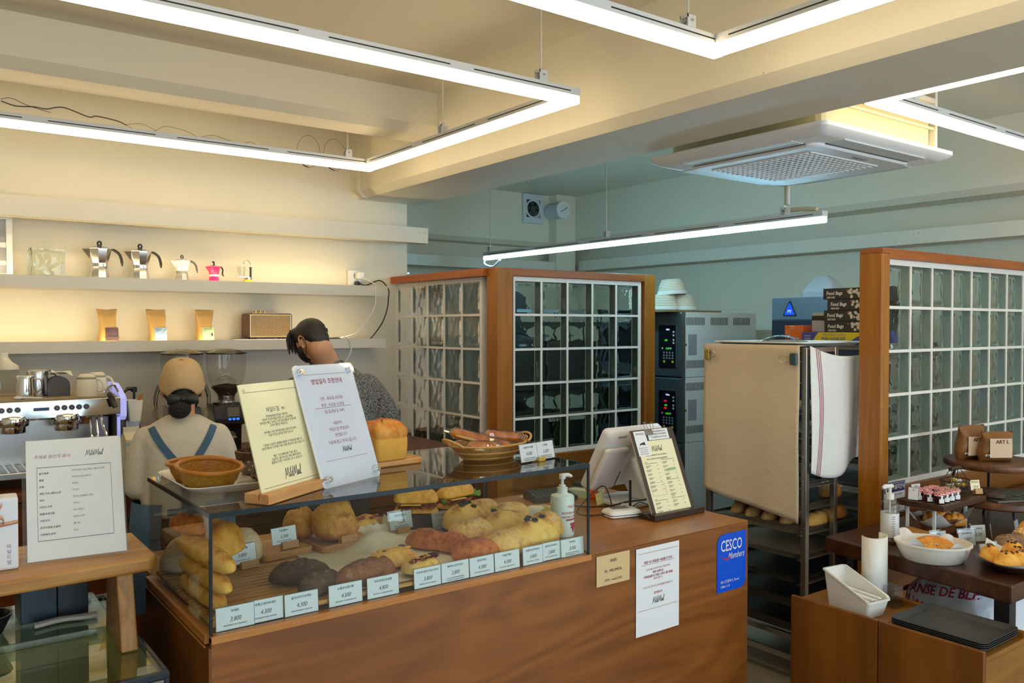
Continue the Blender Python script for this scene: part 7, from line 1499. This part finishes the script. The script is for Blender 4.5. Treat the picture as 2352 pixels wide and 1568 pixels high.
# cabinet units
CABW = wood('cabinet_wood', '5f3007', '85500f', 'Z', 1.6, .42, 5); CABX = wood('cabinet_wood_side', '7e4d14', '9a6a24', 'X', 2, .42, 7)
def cabinet(label, y0, y1):
    t = thing('tray_cabinet', label, 'cabinet', (2.665, y0, 0)); d = y1 - y0
    G().box(0, .016, .001, d - .001, .02, .603).done('front_panel', CABW, t, smooth=0, bevel=.0025)
    G().box(.0165, .285, .001, d - .001, .565, .582).done('top', CABX, t, smooth=0)
    G().box(.285, .301, .001, d - .001, .02, .603).done('back_panel', CABX, t, smooth=0, bevel=.0025)
    for y in (.001, d - .017): G().box(.0165, .285, y, y + .016, .02, .5645).done('side_panel', CABX, t, smooth=0)
    G().box(.02, .28, .02, d - .02, 0, .06).done('plinth', DARK, t, smooth=0)
cabinet('wooden cabinet unit with the white cutlery bin on top', 1.515, 1.855); cabinet('wooden cabinet unit with the stack of dark trays on top', 1.172, 1.514)
CZ = .5825
t = thing('cutlery_bin', 'off-white plastic bin with a sloped front holding cutlery sleeves', 'bin', (2.765, 1.655, CZ), R(-99))
BINW = mat('bin_white', (.74, .73, .67), .4, var=.01)
g = G(); a, b, H = .10, .055, .125
def bz_(x): return H if x < .015 else H - (H - .055) * min(1, (x - .015) / .078)
n = 40; base = rrect(-a * .86, a * .86, -b * .82, b * .82, .012, 6); rim = rrect(-a, a, -b, b, .014, 6)
rr = [[(x, y, 0) for x, y in base], [(x * .97 + rx * .03, y, .004) for (x, y), (rx, ry) in zip(base, rim)]] + [[(bx + (rx - bx) * f, by + (ry - by) * f, bz_(rx) * f) for (bx, by), (rx, ry) in zip(base, rim)] for f in (.35, .355, .7, .705, 1)]
rr += [[(rx * 1.045, ry * 1.08, bz_(rx)) for rx, ry in rim], [(rx * 1.045, ry * 1.08, bz_(rx) + .006) for rx, ry in rim], [(rx * .97, ry * .95, bz_(rx) + .006) for rx, ry in rim], [(bx * .97, by * .95, .006) for bx, by in base]]
g.rings(rr).done('bin', BINW, t, smooth=35)
for k in range(4): 
    s_ = thing('cutlery_sleeve', 'white paper cutlery sleeve lying in the sloped bin', 'cutlery sleeve', (2.765, 1.655, CZ), R(-99), 'cutlery sleeves in the bin')
    y = -.028 + .018 * k; G().prism([(-.06, .04 + .006 * k), (.082, .052 + .005 * (k % 2)), (.082, .057 + .005 * (k % 2)), (-.06, .046 + .006 * k)], y - .007, y + .007, 'Y').done('sleeve', PAPER, s_, smooth=0)
    if k in (0, 2): G().ball((.083, y, .050), .010, .006, .004).done('spoon_tip', STEEL, s_)
t = thing('paper_holder', 'tall white curved sheet holder standing behind the cutlery bin', 'holder', (2.905, 1.665, CZ), R(-15))
g = G(); g.rings([[(.055 * math.cos(a) * .8, .058 * math.sin(a), z) for a in [R(-150 + 240 * k / 24) for k in range(25)]] for z in (0, .245)], 0, False, False, closed=False); o = g.done('sheet', mat('holder_white', (.76, .75, .70), .45, var=.01), t, smooth=80, recalc=False, rot=(0, 0, R(-60))); o.modifiers.new('s', 'SOLIDIFY').thickness = .003
t = thing('acrylic_box', 'small clear acrylic box beside the cutlery bin', 'box', (2.885, 1.575, CZ), R(-5)); G().box(0, .05, 0, .003, 0, .075).box(0, .003, .003, .06, 0, .075).box(.047, .05, .003, .06, 0, .075).box(0, .05, .06, .063, 0, .075).box(0, .05, 0, .063, 0, .003).done('box', pane('acrylic', ()), t, smooth=0)
TRAYB = mat('tray_charcoal', (.05, .052, .054), .5, var=.05)
for k in range(4):
    t = thing('cafe_tray', 'charcoal plastic cafe tray, ' + ('bottom of the stack', 'second from the bottom of the stack', 'third from the bottom of the stack', 'top of the stack')[k], 'tray', (2.815, 1.335, CZ + .0065 * k), R(0), 'stack of charcoal trays'); a, b = .125, .155
    rr = [[(x, y, z) for x, y in rrect(-a + e, a - e, -b + e, b - e, .025, 5)] for e, z in ((.016, 0), (.004, .014), (0, .0155), (0, .0175), (.006, .016), (.018, .0025))]; G().rings(rr).done('tray', TRAYB, t, smooth=40)
# sack under the table
t = thing('plastic_sack', 'crumpled white plastic sack with red print under the pastry table', 'sack', (3.42, 1.56, 0))
g = G(); rd = random.Random(5); rr = []
for k in range(22):
    f = k / 21; z = .64 * f; ring = []
    for j in range(56):
        a = 2 * PI * j / 56; c, s_ = math.cos(a), math.sin(a); w_ = .26 - .05 * f; d = .25 - .06 * f
        q = 1 + .10 * noise.noise(Vector((c * 2.2, s_ * 2.2, f * 4))) + .05 * noise.noise(Vector((c * 6, s_ * 6, f * 9)))
        if f > .85: q *= 1 - (f - .85) * 2.2
        ring.append((w_ * abs(c) ** .6 * (1 if c > 0 else -1) * q, d * abs(s_) ** .6 * (1 if s_ > 0 else -1) * q, z + .012 * noise.noise(Vector((c * 5, s_ * 5, f * 7)))))
    rr.append(ring)
g.rings(rr); g.done('sack', mat('sack_white', (.66, .70, .76), .3, var=.05, bump=.7, bscale=16), t, smooth=60)
RDP = mat('sack_red', (.42, .02, .06), .5)
for tx, sz, y, z, tl, nm in (('PANSE DE BLE', .046, .03, .575, .12, 0), ('FRENCH WHEAT', .044, .14, .52, -.22, 0), ('FLEUR', .05, -.02, .44, .05, 0)):
    g = G(); vs_, fs = text_mesh(tx, 0, .015, 'CENTER'); V = []
    for v in vs_:
        yy = y - v.x * sz; zz = z + v.y * sz + tl * (v.x * sz); f = zz / .64; w_ = .26 - .05 * f; V.append(g.bm.verts.new((-w_ * 1.085 - .012, yy, zz)))
    for fa in fs: g.face([V[i] for i in fa])
    o = g.done('red_print', RDP, t, smooth=0, recalc=False); sw = o.modifiers.new('w', 'SHRINKWRAP'); sw.target = bpy.data.objects['sack']; sw.wrap_method = 'PROJECT'; sw.use_project_x = True; sw.use_negative_direction = True; sw.use_positive_direction = True; sw.use_project_y = False; sw.use_project_z = False; sw.offset = .003
# sanitizer bottle on the table
t = thing('sanitizer_bottle', 'clear pump bottle with a white label at the left end of the pastry table', 'bottle', (3.135, 1.735, TT))
G().lathe([(.032, 0), (.034, .003), (.034, .15), (.03, .165), (.016, .178), (.014, .18)], 32, cap1=False).done('bottle', pane('clear_plastic', ()), t)
G().lathe([(.0345, .032), (.0345, .125)], 32, cap0=False, cap1=False).done('label', WHITE, t); G().cyl((0, 0, .176), (0, 0, .20), .016, n=18).cyl((0, 0, .2), (0, 0, .222), .006, n=10).tube([(.016, 0, .226), (-.03, .004, .229), (-.042, .006, .223)], [.008, .009, .006], 10).done('pump', WHITE, t)
G().cyl((0, 0, .01), (0, 0, .178), .003, n=8).done('dip_tube', WHITE, t); g = G()
for k in range(9): fine(g, 0, 0, .02, .003, y=0) if False else g.box(-.003 - .012, .006 - .012, -.0349 + .0004 * 0, -.0346, .04 + .009 * k, .043 + .009 * k)
g.done('lettering', mat('grey_ink', ()), t, smooth=0, rot=(0, 0, R(-18)))
# CCTV notice
NAVY = mat('notice_navy', (.025, .025, .16), .4)
t = thing('cctv_notice', 'navy and white CCTV notice on the partition base behind the sanitizer', 'sign', (3.55, 1.9985, .747)); W5, H5 = .19, .145
G().box(0, W5, -.003, 0, 0, H5).done('plate', NAVY, t, smooth=0, bevel=.001); G().box(.009, W5 - .009, -.0038, -.003, .009, .100).done('white_panel', PAPER, t, smooth=0)
g = G().box(.004, W5 - .004, -.0037, -.003, .004, .006).box(.004, W5 - .004, -.0037, -.003, H5 - .006, H5 - .004).box(.004, .006, -.0037, -.003, .006, H5 - .006).box(W5 - .006, W5 - .004, -.0037, -.003, .006, H5 - .006); g.text('설치안내', .026, .138, .121, -.0040, bold=.02, sx=.9); g.prism([(.014, .12), (.032, .12), (.034, .13), (.023, .136), (.012, .13)], -.004, -.0032, 'Y').cyl((.023, -.004, .114), (.023, -.0032, .114), .008, n=14); g.done('white_lettering', WHITE, t, smooth=0)
g = G().text('CCTV', .030, .068, .121, -.0041, bold=.02, sx=.85); g.done('yellow_lettering', mat('sign_yellow', (.85, .72, .02), .5), t, smooth=0)
g = G()
for k, zz in enumerate((.088, .066, .044, .022)): fine(g, .115, zz, .10, .008, y=-.0042); g.box(.012, W5 - .012, -.0042, -.0039, zz - .012, zz - .0112)
g.done('lettering', INK, t, smooth=0)
# pallet, riser, jars
PLW = wood('pallet_wood', 'a8752e', 'cc9c54', 'Y', 5, .45, 7)
t = thing('mini_pallet', 'small wooden pallet coaster stencilled SPACE', 'pallet', (3.265, 1.715, TT), R(-14))
for i in range(4): G().box(-.045 + i * .024, -.045 + i * .024 + .021, -.055, .055, .030, .038).done('slat', PLW, t, smooth=0)
for y in (-.055, -.006, .043): G().box(-.045, .048, y, y + .012, .012, .0295).done('bearer', PLW, t, smooth=0)
for x in (-.045, -.006, .036): G().box(x, x + .012, -.055, .055, .0, .0115).done('foot_slat', PLW, t, smooth=0)
G().box(-.0462, -.0452, -.055, .055, .0, .03).done('stencil_plate', PLW, t, smooth=0); g = G().text('SPACE', .026, 0, 0, M=Matrix.Translation((-.0466, 0, .015)) @ Matrix.Rotation(-PI / 2, 4, 'Z'), bold=.02); g.done('stencil', INK, t, smooth=0)
t = thing('jam_riser', 'dark wooden riser on white legs carrying jam jars and a wire basket', 'riser', (3.32, 1.625, TT))
G().box(-.01, .35, -.015, .18, .122, .146).done('board', wood('riser_walnut', '2f190d', '50301c', 'X', 3, .45, 8), t, smooth=0, bevel=.002)
LW = mat('leg_white', (.70, .76, .80), .4)
for x in (.02, .28):
    for y in (.035, .145): G().box(x, x + .010, y, y + .010, 0, .1215).done('leg', LW, t, smooth=0)
    G().box(x, x + .01, .035, .155, .115, .1215).done('leg_bar', LW, t, smooth=0)
JZ = TT + .1465
GING, tt, b = nt('gingham'); L = tt.links; tc = N(tt, 'ShaderNodeTexCoord'); ck = N(tt, 'ShaderNodeTexChecker'); ck.inputs['Scale'].default_value = 160; ck.inputs[1].default_value = (.62, .02, .03, 1); ck.inputs[2].default_value = (.78, .70, .68, 1); L.new(tc.outputs['Object'], ck.inputs[0]); L.new(ck.outputs[0], b.inputs['Base Color']); b.inputs['Roughness'].default_value = .35
JAM = mat('jam_dark', (.035, .006, .006), .12)
jar0 = None
def jar_label(i, j): return 'mini jam jar with red gingham lid, ' + ['row nearest the camera', 'middle row', 'back row'][j] + ', ' + ['first', 'second', 'third', 'fourth'][i] + ' from the left'
for j in range(3):
    for i in range(4):
        if (i, j) == (1, 1): continue
        x, y = 3.350 + .0435 * i, 1.648 + .0435 * j
        if jar0 is None:
            jar0 = thing('jam_jar', jar_label(i, j), 'jam jar', (x, y, JZ), R(-35), 'gingham-lidded jam jars')
            G().lathe([(.0165, 0), (.018, .002), (.0185, .026), (.017, .031)], 8).done('jar', JAM, jar0, smooth=20); G().lathe([(.0187, .031), (.0195, .032), (.0195, .041), (.018, .0425), (.001, .0425)], 28).done('lid', GING, jar0)
            G().grid(lambda u, v: (-.010 + .02 * u, -.0186 + .0012 * (2 * u - 1) ** 2, .004 + .017 * v), 6, 1).box(-.004, .004, -.0195, -.0188, .02, .034).done('label', PAPER, jar0, smooth=0)
        else: copy_tree(jar0, (x, y, JZ), R(-35 + 9 * math.sin(i * 3 + j * 5)), jar_label(i, j))
price_card('white card standing on edge left of the jam jars', 3.325, 1.742, JZ + .002, .04, .05, '잼', '', R(-80), -.1, None, 'cards on the pastry table', PAPER, small=0); price_card('white card standing behind the jam jars', 3.44, 1.788, JZ + .002, .055, .045, '딸기잼', '', R(-10), -.1, None, 'cards on the pastry table', PAPER, small=0)
t = thing('wire_basket', 'small wire basket with wooden handle full of wrapped butters', 'basket', (3.585, 1.70, JZ)); WIR = mat('rusty_wire', (.05, .04, .03), .5, metal=.5)
for r_, z in ((.042, .003), (.053, .022), (.060, .044), (.064, .062)): G().tube([(r_ * math.cos(2 * PI * i / 28), r_ * .85 * math.sin(2 * PI * i / 28), z) for i in range(28)], .0016 if z < .06 else .0026, 6, closed=True).done('ring', WIR, t)
g = G()
for k in range(18):
    a = 2 * PI * k / 18; g.tube([(.042 * math.cos(a), .036 * math.sin(a), .003), (.054 * math.cos(a + .12), .046 * math.sin(a + .12), .024), (.060 * math.cos(a - .1), .051 * math.sin(a - .1), .044), (.064 * math.cos(a), .054 * math.sin(a), .062)], .0011, 5); g.tube([(.042 * math.cos(a) * .3, .036 * math.sin(a) * .3, .003), (.042 * math.cos(a), .036 * math.sin(a), .003)], .0011, 5)
g.done('mesh', WIR, t)
for s_ in (-1, 1): 
    for d in (-.02, .02): G().tube([(s_ * .062, d, .062), (s_ * .036, d * .2, .108)], .0016, 6).done('handle_wire', WIR, t)
G().cyl((-.04, 0, .110), (.04, 0, .110), .0085, n=12).done('handle', wood('handle_dark', '2a1c12', '3f2b1c', 'X', 6), t)
rd = random.Random(9); BT = [mat('butter_foil', (.66, .58, .42), .3, metal=.2), mat('butter_gold', (.62, .42, .05), .3, metal=.3), mat('butter_pale', (.72, .70, .62), .4)]
for k in range(14):
    a = rd.uniform(0, 2 * PI); q = .036 * math.sqrt(rd.random()); o = G().box(-.011, .011, -.008, .008, -.005, .005).done('butter_pat', BT[k % 3], None, smooth=0, bevel=.001, loc=(3.585 + q * math.cos(a), 1.70 + q * .85 * math.sin(a), JZ + .012 + .0042 * k), rot=(rd.uniform(-.7, .7), rd.uniform(-.7, .7), rd.uniform(0, 3)))
    tag(o, 'wrapped butter pat in the wire basket', 'butter', 'butter pats in the wire basket')
price_card('yellow handwritten card in a wood block at the right end of the jam riser', 3.655, 1.645, JZ + .006, .045, .042, '천연효모', '마들렌', R(-25), -.2, (.008, .035), 'cards on the pastry table', CREAMPAPER, small=0, ns=.24, hand=True)
# basket of salted rolls under the riser
PPR = mat('greaseproof', (.74, .71, .67), .7, bump=.3, bscale=30); GLZ = crust('glazed_crust', 'e8a03a', 'cf7a1a', '8a400a', scale=9, rough=.28, zmid=.05)
t = thing('bread_basket', 'woven basket lined with white paper under the jam riser', 'basket', (3.49, 1.72, TT), R(-5))
G().lathe([(.085, 0), (.09, .002), (.102, .055), (.098, .055), (.082, .004), (.001, .003)], 44, sy=.62).done('bowl', wicker('wicker_tan', '9a5f1f', '7a4512', 60), t, smooth=40); G().tube([(.101 * math.cos(2 * PI * i / 36), .062 * math.sin(2 * PI * i / 36), .055) for i in range(36)], .005, 6, closed=True).done('rim', wicker('wicker_tan', (), ()), t)
G().grid(lambda u, v: ((u - .5) * .25, (v - .5) * .16, .012 + .050 * (abs(2 * u - 1) ** 2.2) + .055 * max(0, 2 * v - 1) ** 2 + .04 * max(0, 1 - 2 * v) ** 2 + .006 * math.sin(13 * u + 8 * v)), 26, 20).done('paper_liner', PPR, t, recalc=False, smooth=50)
def bun(label, x, y, z, L, W, H, rz, seed, m=None, salt=True, braid=False, group='glazed buns on the pastry table'):
    o = loaf('bun', label, 'bread', m or GLZ, L, W, H, (x, y, z), rz, seed, pw=2.2, nz=.05, cuts=[(c, .5, .14) for c in (-.3, .25)] if braid else ())
    if salt:
        rd = random.Random(seed); g = G(); zt = H * .985
        for k in range(16): px, py = rd.gauss(0, .16) * L, rd.gauss(0, .15) * W; zz = H * math.sqrt(max(.1, 1 - (2 * px / L) ** 2 - (2 * py / W) ** 2)) * .98; g.box(px - .0015, px + .0015, py - .0015, py + .0015, zz - .001, zz + .002)
        g.done('salt', WHITE, o, smooth=0)
    return o
bun('salted glazed bun in the woven basket, left one behind the riser leg', 3.445, 1.725, TT + .02, .09, .075, .075, R(20), 300); bun('salted glazed bun in the woven basket, taller one at the right', 3.53, 1.73, TT + .025, .085, .075, .085, R(-15), 301); bun('plaited salted roll at the front right of the woven basket', 3.53, 1.675, TT + .022, .10, .055, .062, R(-35), 302, braid=True)
# white oval bowl with rolls
t = thing('oval_bowl', 'off-white oval enamel bowl at the front of the pastry table', 'bowl', (3.055, 1.525, TT), R(38)); ENA = mat('enamel_white', (.76, .74, .66), .22, var=.01)
G().lathe([(.085, 0), (.09, .003), (.108, .04), (.113, .058), (.117, .060), (.117, .066), (.112, .067), (.104, .04), (.084, .006), (.001, .005)], 52, sy=1.12).done('bowl', ENA, t, smooth=40)
G().grid(lambda u, v: ((u - .5) * .17, (v - .5) * .2, .009 + .072 * abs(2 * u - 1) ** 3 * (.6 + .4 * math.sin(9 * v)) + .02 * max(0, 2 * v - 1) ** 2 + .003 * math.sin(15 * u + 11 * v)), 26, 20).done('paper_liner', PPR, t, recalc=False, smooth=50)
bun('long glazed salt roll in the oval bowl, back one', 3.085, 1.54, TT + .022, .15, .055, .055, R(-55), 310, salt=False); bun('plaited salt roll in the oval bowl, front one', 3.035, 1.515, TT + .02, .12, .055, .045, R(-55), 311, braid=True)
# cards and loaves
for lb, x, y, w_, h, nm, pr, rz in (('white price card behind the oval bowl, partly hidden', 3.255, 1.60, .075, .055, '소금빵', '', -20), ('white price card reading 3,300 right of the oval bowl', 3.335, 1.53, .075, .062, '올리브베이글', '3,300', -25), ('white price card reading 3,500 in front of the woven basket', 3.44, 1.535, .068, .065, '통밀베이글', '3,500', -25), ('narrow white price card reading 1,500 right of the 3,500 card', 3.555, 1.535, .052, .055, '미니빵', '1,500', 20), ('white price card at the right frame edge behind the seeded loaf', 3.70, 1.50, .06, .055, '', '', 10), ('white price card behind the plate of buns', 3.215, 1.40, .075, .055, '밤소금빵', '', -20)):
    price_card(lb, x, y, TT + .003, w_, h, nm, pr, R(rz), -.15, None, 'cards on the pastry table', PAPER, small=0, sleeve=True)
t = thing('slate_board', 'dark grid board under the seeded loaves', 'board', (3.50, 1.37, TT), R(-20)); G().box(-.17, .2, -.09, .06, 0, .012).done('board', BLACK, t, smooth=0)
g = G()
for k in range(9): g.box(-.16 + .042 * k, -.16 + .042 * k + .004, -.085, .055, .012, .0145)
g.done('grid', DARK, t, smooth=0)
loaf('seeded_loaf', 'long dusty brown loaf at the front of the dark board', 'bread', crust('dusty_crust', '8a6a48', '7d5836', '4a3220', flour=.3, scale=18, zmid=.04), .17, .07, .055, (3.40, 1.40, TT + .015), R(-18), 320)
o = loaf('seeded_loaf', 'loaf crusted in sesame seeds on the dark board', 'bread', BUN, .14, .09, .07, (3.50, 1.38, TT + .015), R(-10), 321)
rd = random.Random(3); g = G(); vv = [v.co.copy() for v in o.data.vertices if v.co.z > .025]
for k in range(190): p = rd.choice(vv) + Vector((rd.uniform(-.004, .004), rd.uniform(-.004, .004), 0)); g.ball(p, .0042, .0026, .002, 6, 4)
q = g.done('sesame_seeds', mat('sesame', (.74, .62, .40), .6), o); q['kind'] = 'stuff'
loaf('seeded_loaf', 'orange crusted loaf at the back right of the dark board', 'bread', BUN, .15, .09, .08, (3.62, 1.41, TT + .015), R(-15), 322)
# plate of chestnut buns
t = thing('bun_plate', 'brown shallow dish lined with paper holding glossy buns', 'dish', (3.155, 1.295, TT), R(15)); G().lathe([(.07, 0), (.08, .002), (.125, .032), (.121, .033), (.078, .006), (.001, .005)], 44, sy=.78).done('dish', mat('brown_glaze', (.05, .022, .012), .2), t, smooth=40)
G().grid(lambda u, v: ((u - .5) * .25, (v - .5) * .2, .012 + .030 * abs(2 * u - 1) ** 2.5 + .026 * abs(2 * v - 1) ** 2.5 + .003 * math.sin(13 * u + 8 * v)), 24, 18).done('paper_liner', PPR, t, recalc=False, smooth=50)
CH = mat('walnut_crumb', (.07, .025, .01), .5)
for i, (x, y, z, rz, lb) in enumerate(((3.125, 1.355, .018, 30, 'at the back left'), (3.09, 1.285, .016, -30, 'at the front left'), (3.14, 1.265, .016, -40, 'at the front middle'), (3.19, 1.28, .018, -35, 'right of the front middle one'), (3.23, 1.325, .022, 0, 'at the right frame edge'))):
    o = bun('glossy crumb-topped bun in the brown dish, ' + lb, x, y, TT + z, .085, .07, .06, R(rz), 330 + i, m=BUN, salt=False, braid=(i in (0,)))
    rd = random.Random(i); g = G()
    for k in range(8): g.ball((rd.uniform(-.018, .018), rd.uniform(-.014, .014), .057), .005, .005, .004, 7, 5)
    g.done('crumb_topping', CH, o)
# round wooden stands with madeleines and bags
def stand(label, x, y, z, r, h0):
    t = thing('round_stand', label, 'stand', (x, y, TT)); G().lathe([(r * .97, z - TT - .03), (r, z - TT - .024), (r, z - TT - .006), (r * .985, z - TT), (.001, z - TT)], 56).done('disc', wood('stand_walnut', '3a200f', '7a4c28', 'X', 3, .4, 6), t, smooth=40)
    for k in range(4): a = PI / 4 + k * PI / 2; G().cyl((r * .8 * math.cos(a), r * .8 * math.sin(a), 0), (r * .62 * math.cos(a), r * .62 * math.sin(a), z - TT - .029), .006, n=8).done('leg', BLS, t)
stand('lower round walnut stand carrying the madeleine tin', 3.86, 1.64, .862, .21, 0); 
t = thing('round_stand', 'upper round walnut stand carrying brown bags', 'stand', (3.98, 1.72, TT)); G().lathe([(.195, .222), (.20, .228), (.20, .246), (.197, .252), (.001, .252)], 56).done('disc', MATS['stand_walnut'], t, smooth=40)
for a in (.6, 1.9, -.9): G().cyl((.26 * math.cos(a), .2 * math.sin(a), 0.0), (.17 * math.cos(a), .14 * math.sin(a), .223), .006, n=8).done('leg', BLS, t)
MZ = .8625
t = thing('madeleine_tin', 'dark madeleine tin on the lower round stand', 'baking tin', (3.82, 1.60, MZ), R(-25)); TIN = mat('tin_grey', (.13, .13, .11), .35, metal=.6)
G().box(-.11, .14, -.085, .085, 0, .008).done('tin', TIN, t, smooth=0, bevel=.002)
for i in range(3):
    for j in range(2): G().ball((.005 + .05 * i, -.045 + .07 * j - .02, .0075), .015, .025, .0025, 16, 6).done('shell_cup', mat('cup_shine', (.35, .34, .30), .25, metal=.9), t)
CHOC = mat('chocolate_cake', (.045, .018, .010), .6, bump=.4, bscale=80)
for i, (dx, dy) in enumerate(((-.085, .005), (-.045, .03), (-.01, .055))):
    x, y = 3.82 + dx, 1.60 + dy; o = loaf('madeleine', 'chocolate madeleine on the tin, ' + ('nearest', 'middle', 'farthest')[i] + ' of three', 'madeleine', CHOC, .085, .042, .030, (x, y, MZ + .0085), R(-62), 340 + i, pw=2.2, nz=.03); o['group'] = 'chocolate madeleines'
o = loaf('madeleine', 'chocolate madeleine standing apart behind the yellow card', 'madeleine', CHOC, .085, .04, .03, (3.725, 1.68, MZ + .0005), R(-20), 345, pw=2.2, nz=.03); o['group'] = 'chocolate madeleines'
DZ = TT + .2525
BRB = mat('brown_bag', (.22, .09, .02), .4, var=.2, scale=12, bump=.4, bscale=25)
def snack_bag(label, x, y, rz, h):
    t = thing('snack_bag', label, 'bag', (x, y, DZ), rz); rr = []
    for k in range(12):
        f = k / 11; w_ = .07 + .006 * math.sin(f * 7); d = .035 * math.sin(PI * min(.97, max(.08, f * .9 + .08))) + .003; rr.append([(w_ * abs(math.cos(a)) ** .5 * (1 if math.cos(a) > 0 else -1) + .01 * f, d * abs(math.sin(a)) ** .7 * (1 if math.sin(a) > 0 else -1), h * f + .004 * math.sin(3 * a) * f) for a in [2 * PI * q / 24 for q in range(24)]])
    G().rings(rr).done('pouch', BRB, t, smooth=60)
    G().grid(lambda u, v: (-.045 + .1 * u, -.0395 - .001 * math.sin(PI * u), .02 + .085 * v), 4, 4).done('label', mat('bag_label', (.62, .45, .28), .5), t, smooth=0); g = G(); g.text('ART L', .022, .01, .09, -.042, bold=.02); g.done('lettering', mat('bag_ink', (.12, .03, .01), .6), t, smooth=0)
    g = G(); g.text('유기농', .011, -.052, .03, -.0405, bold=.01); g.done('lettering', WHITE, t, smooth=0)
snack_bag('brown snack bag with a pale label on the upper round stand', 3.95, 1.70, R(-35), .13); snack_bag('brown snack bag behind the labelled one on the upper stand', 3.93, 1.80, R(-20), .15)
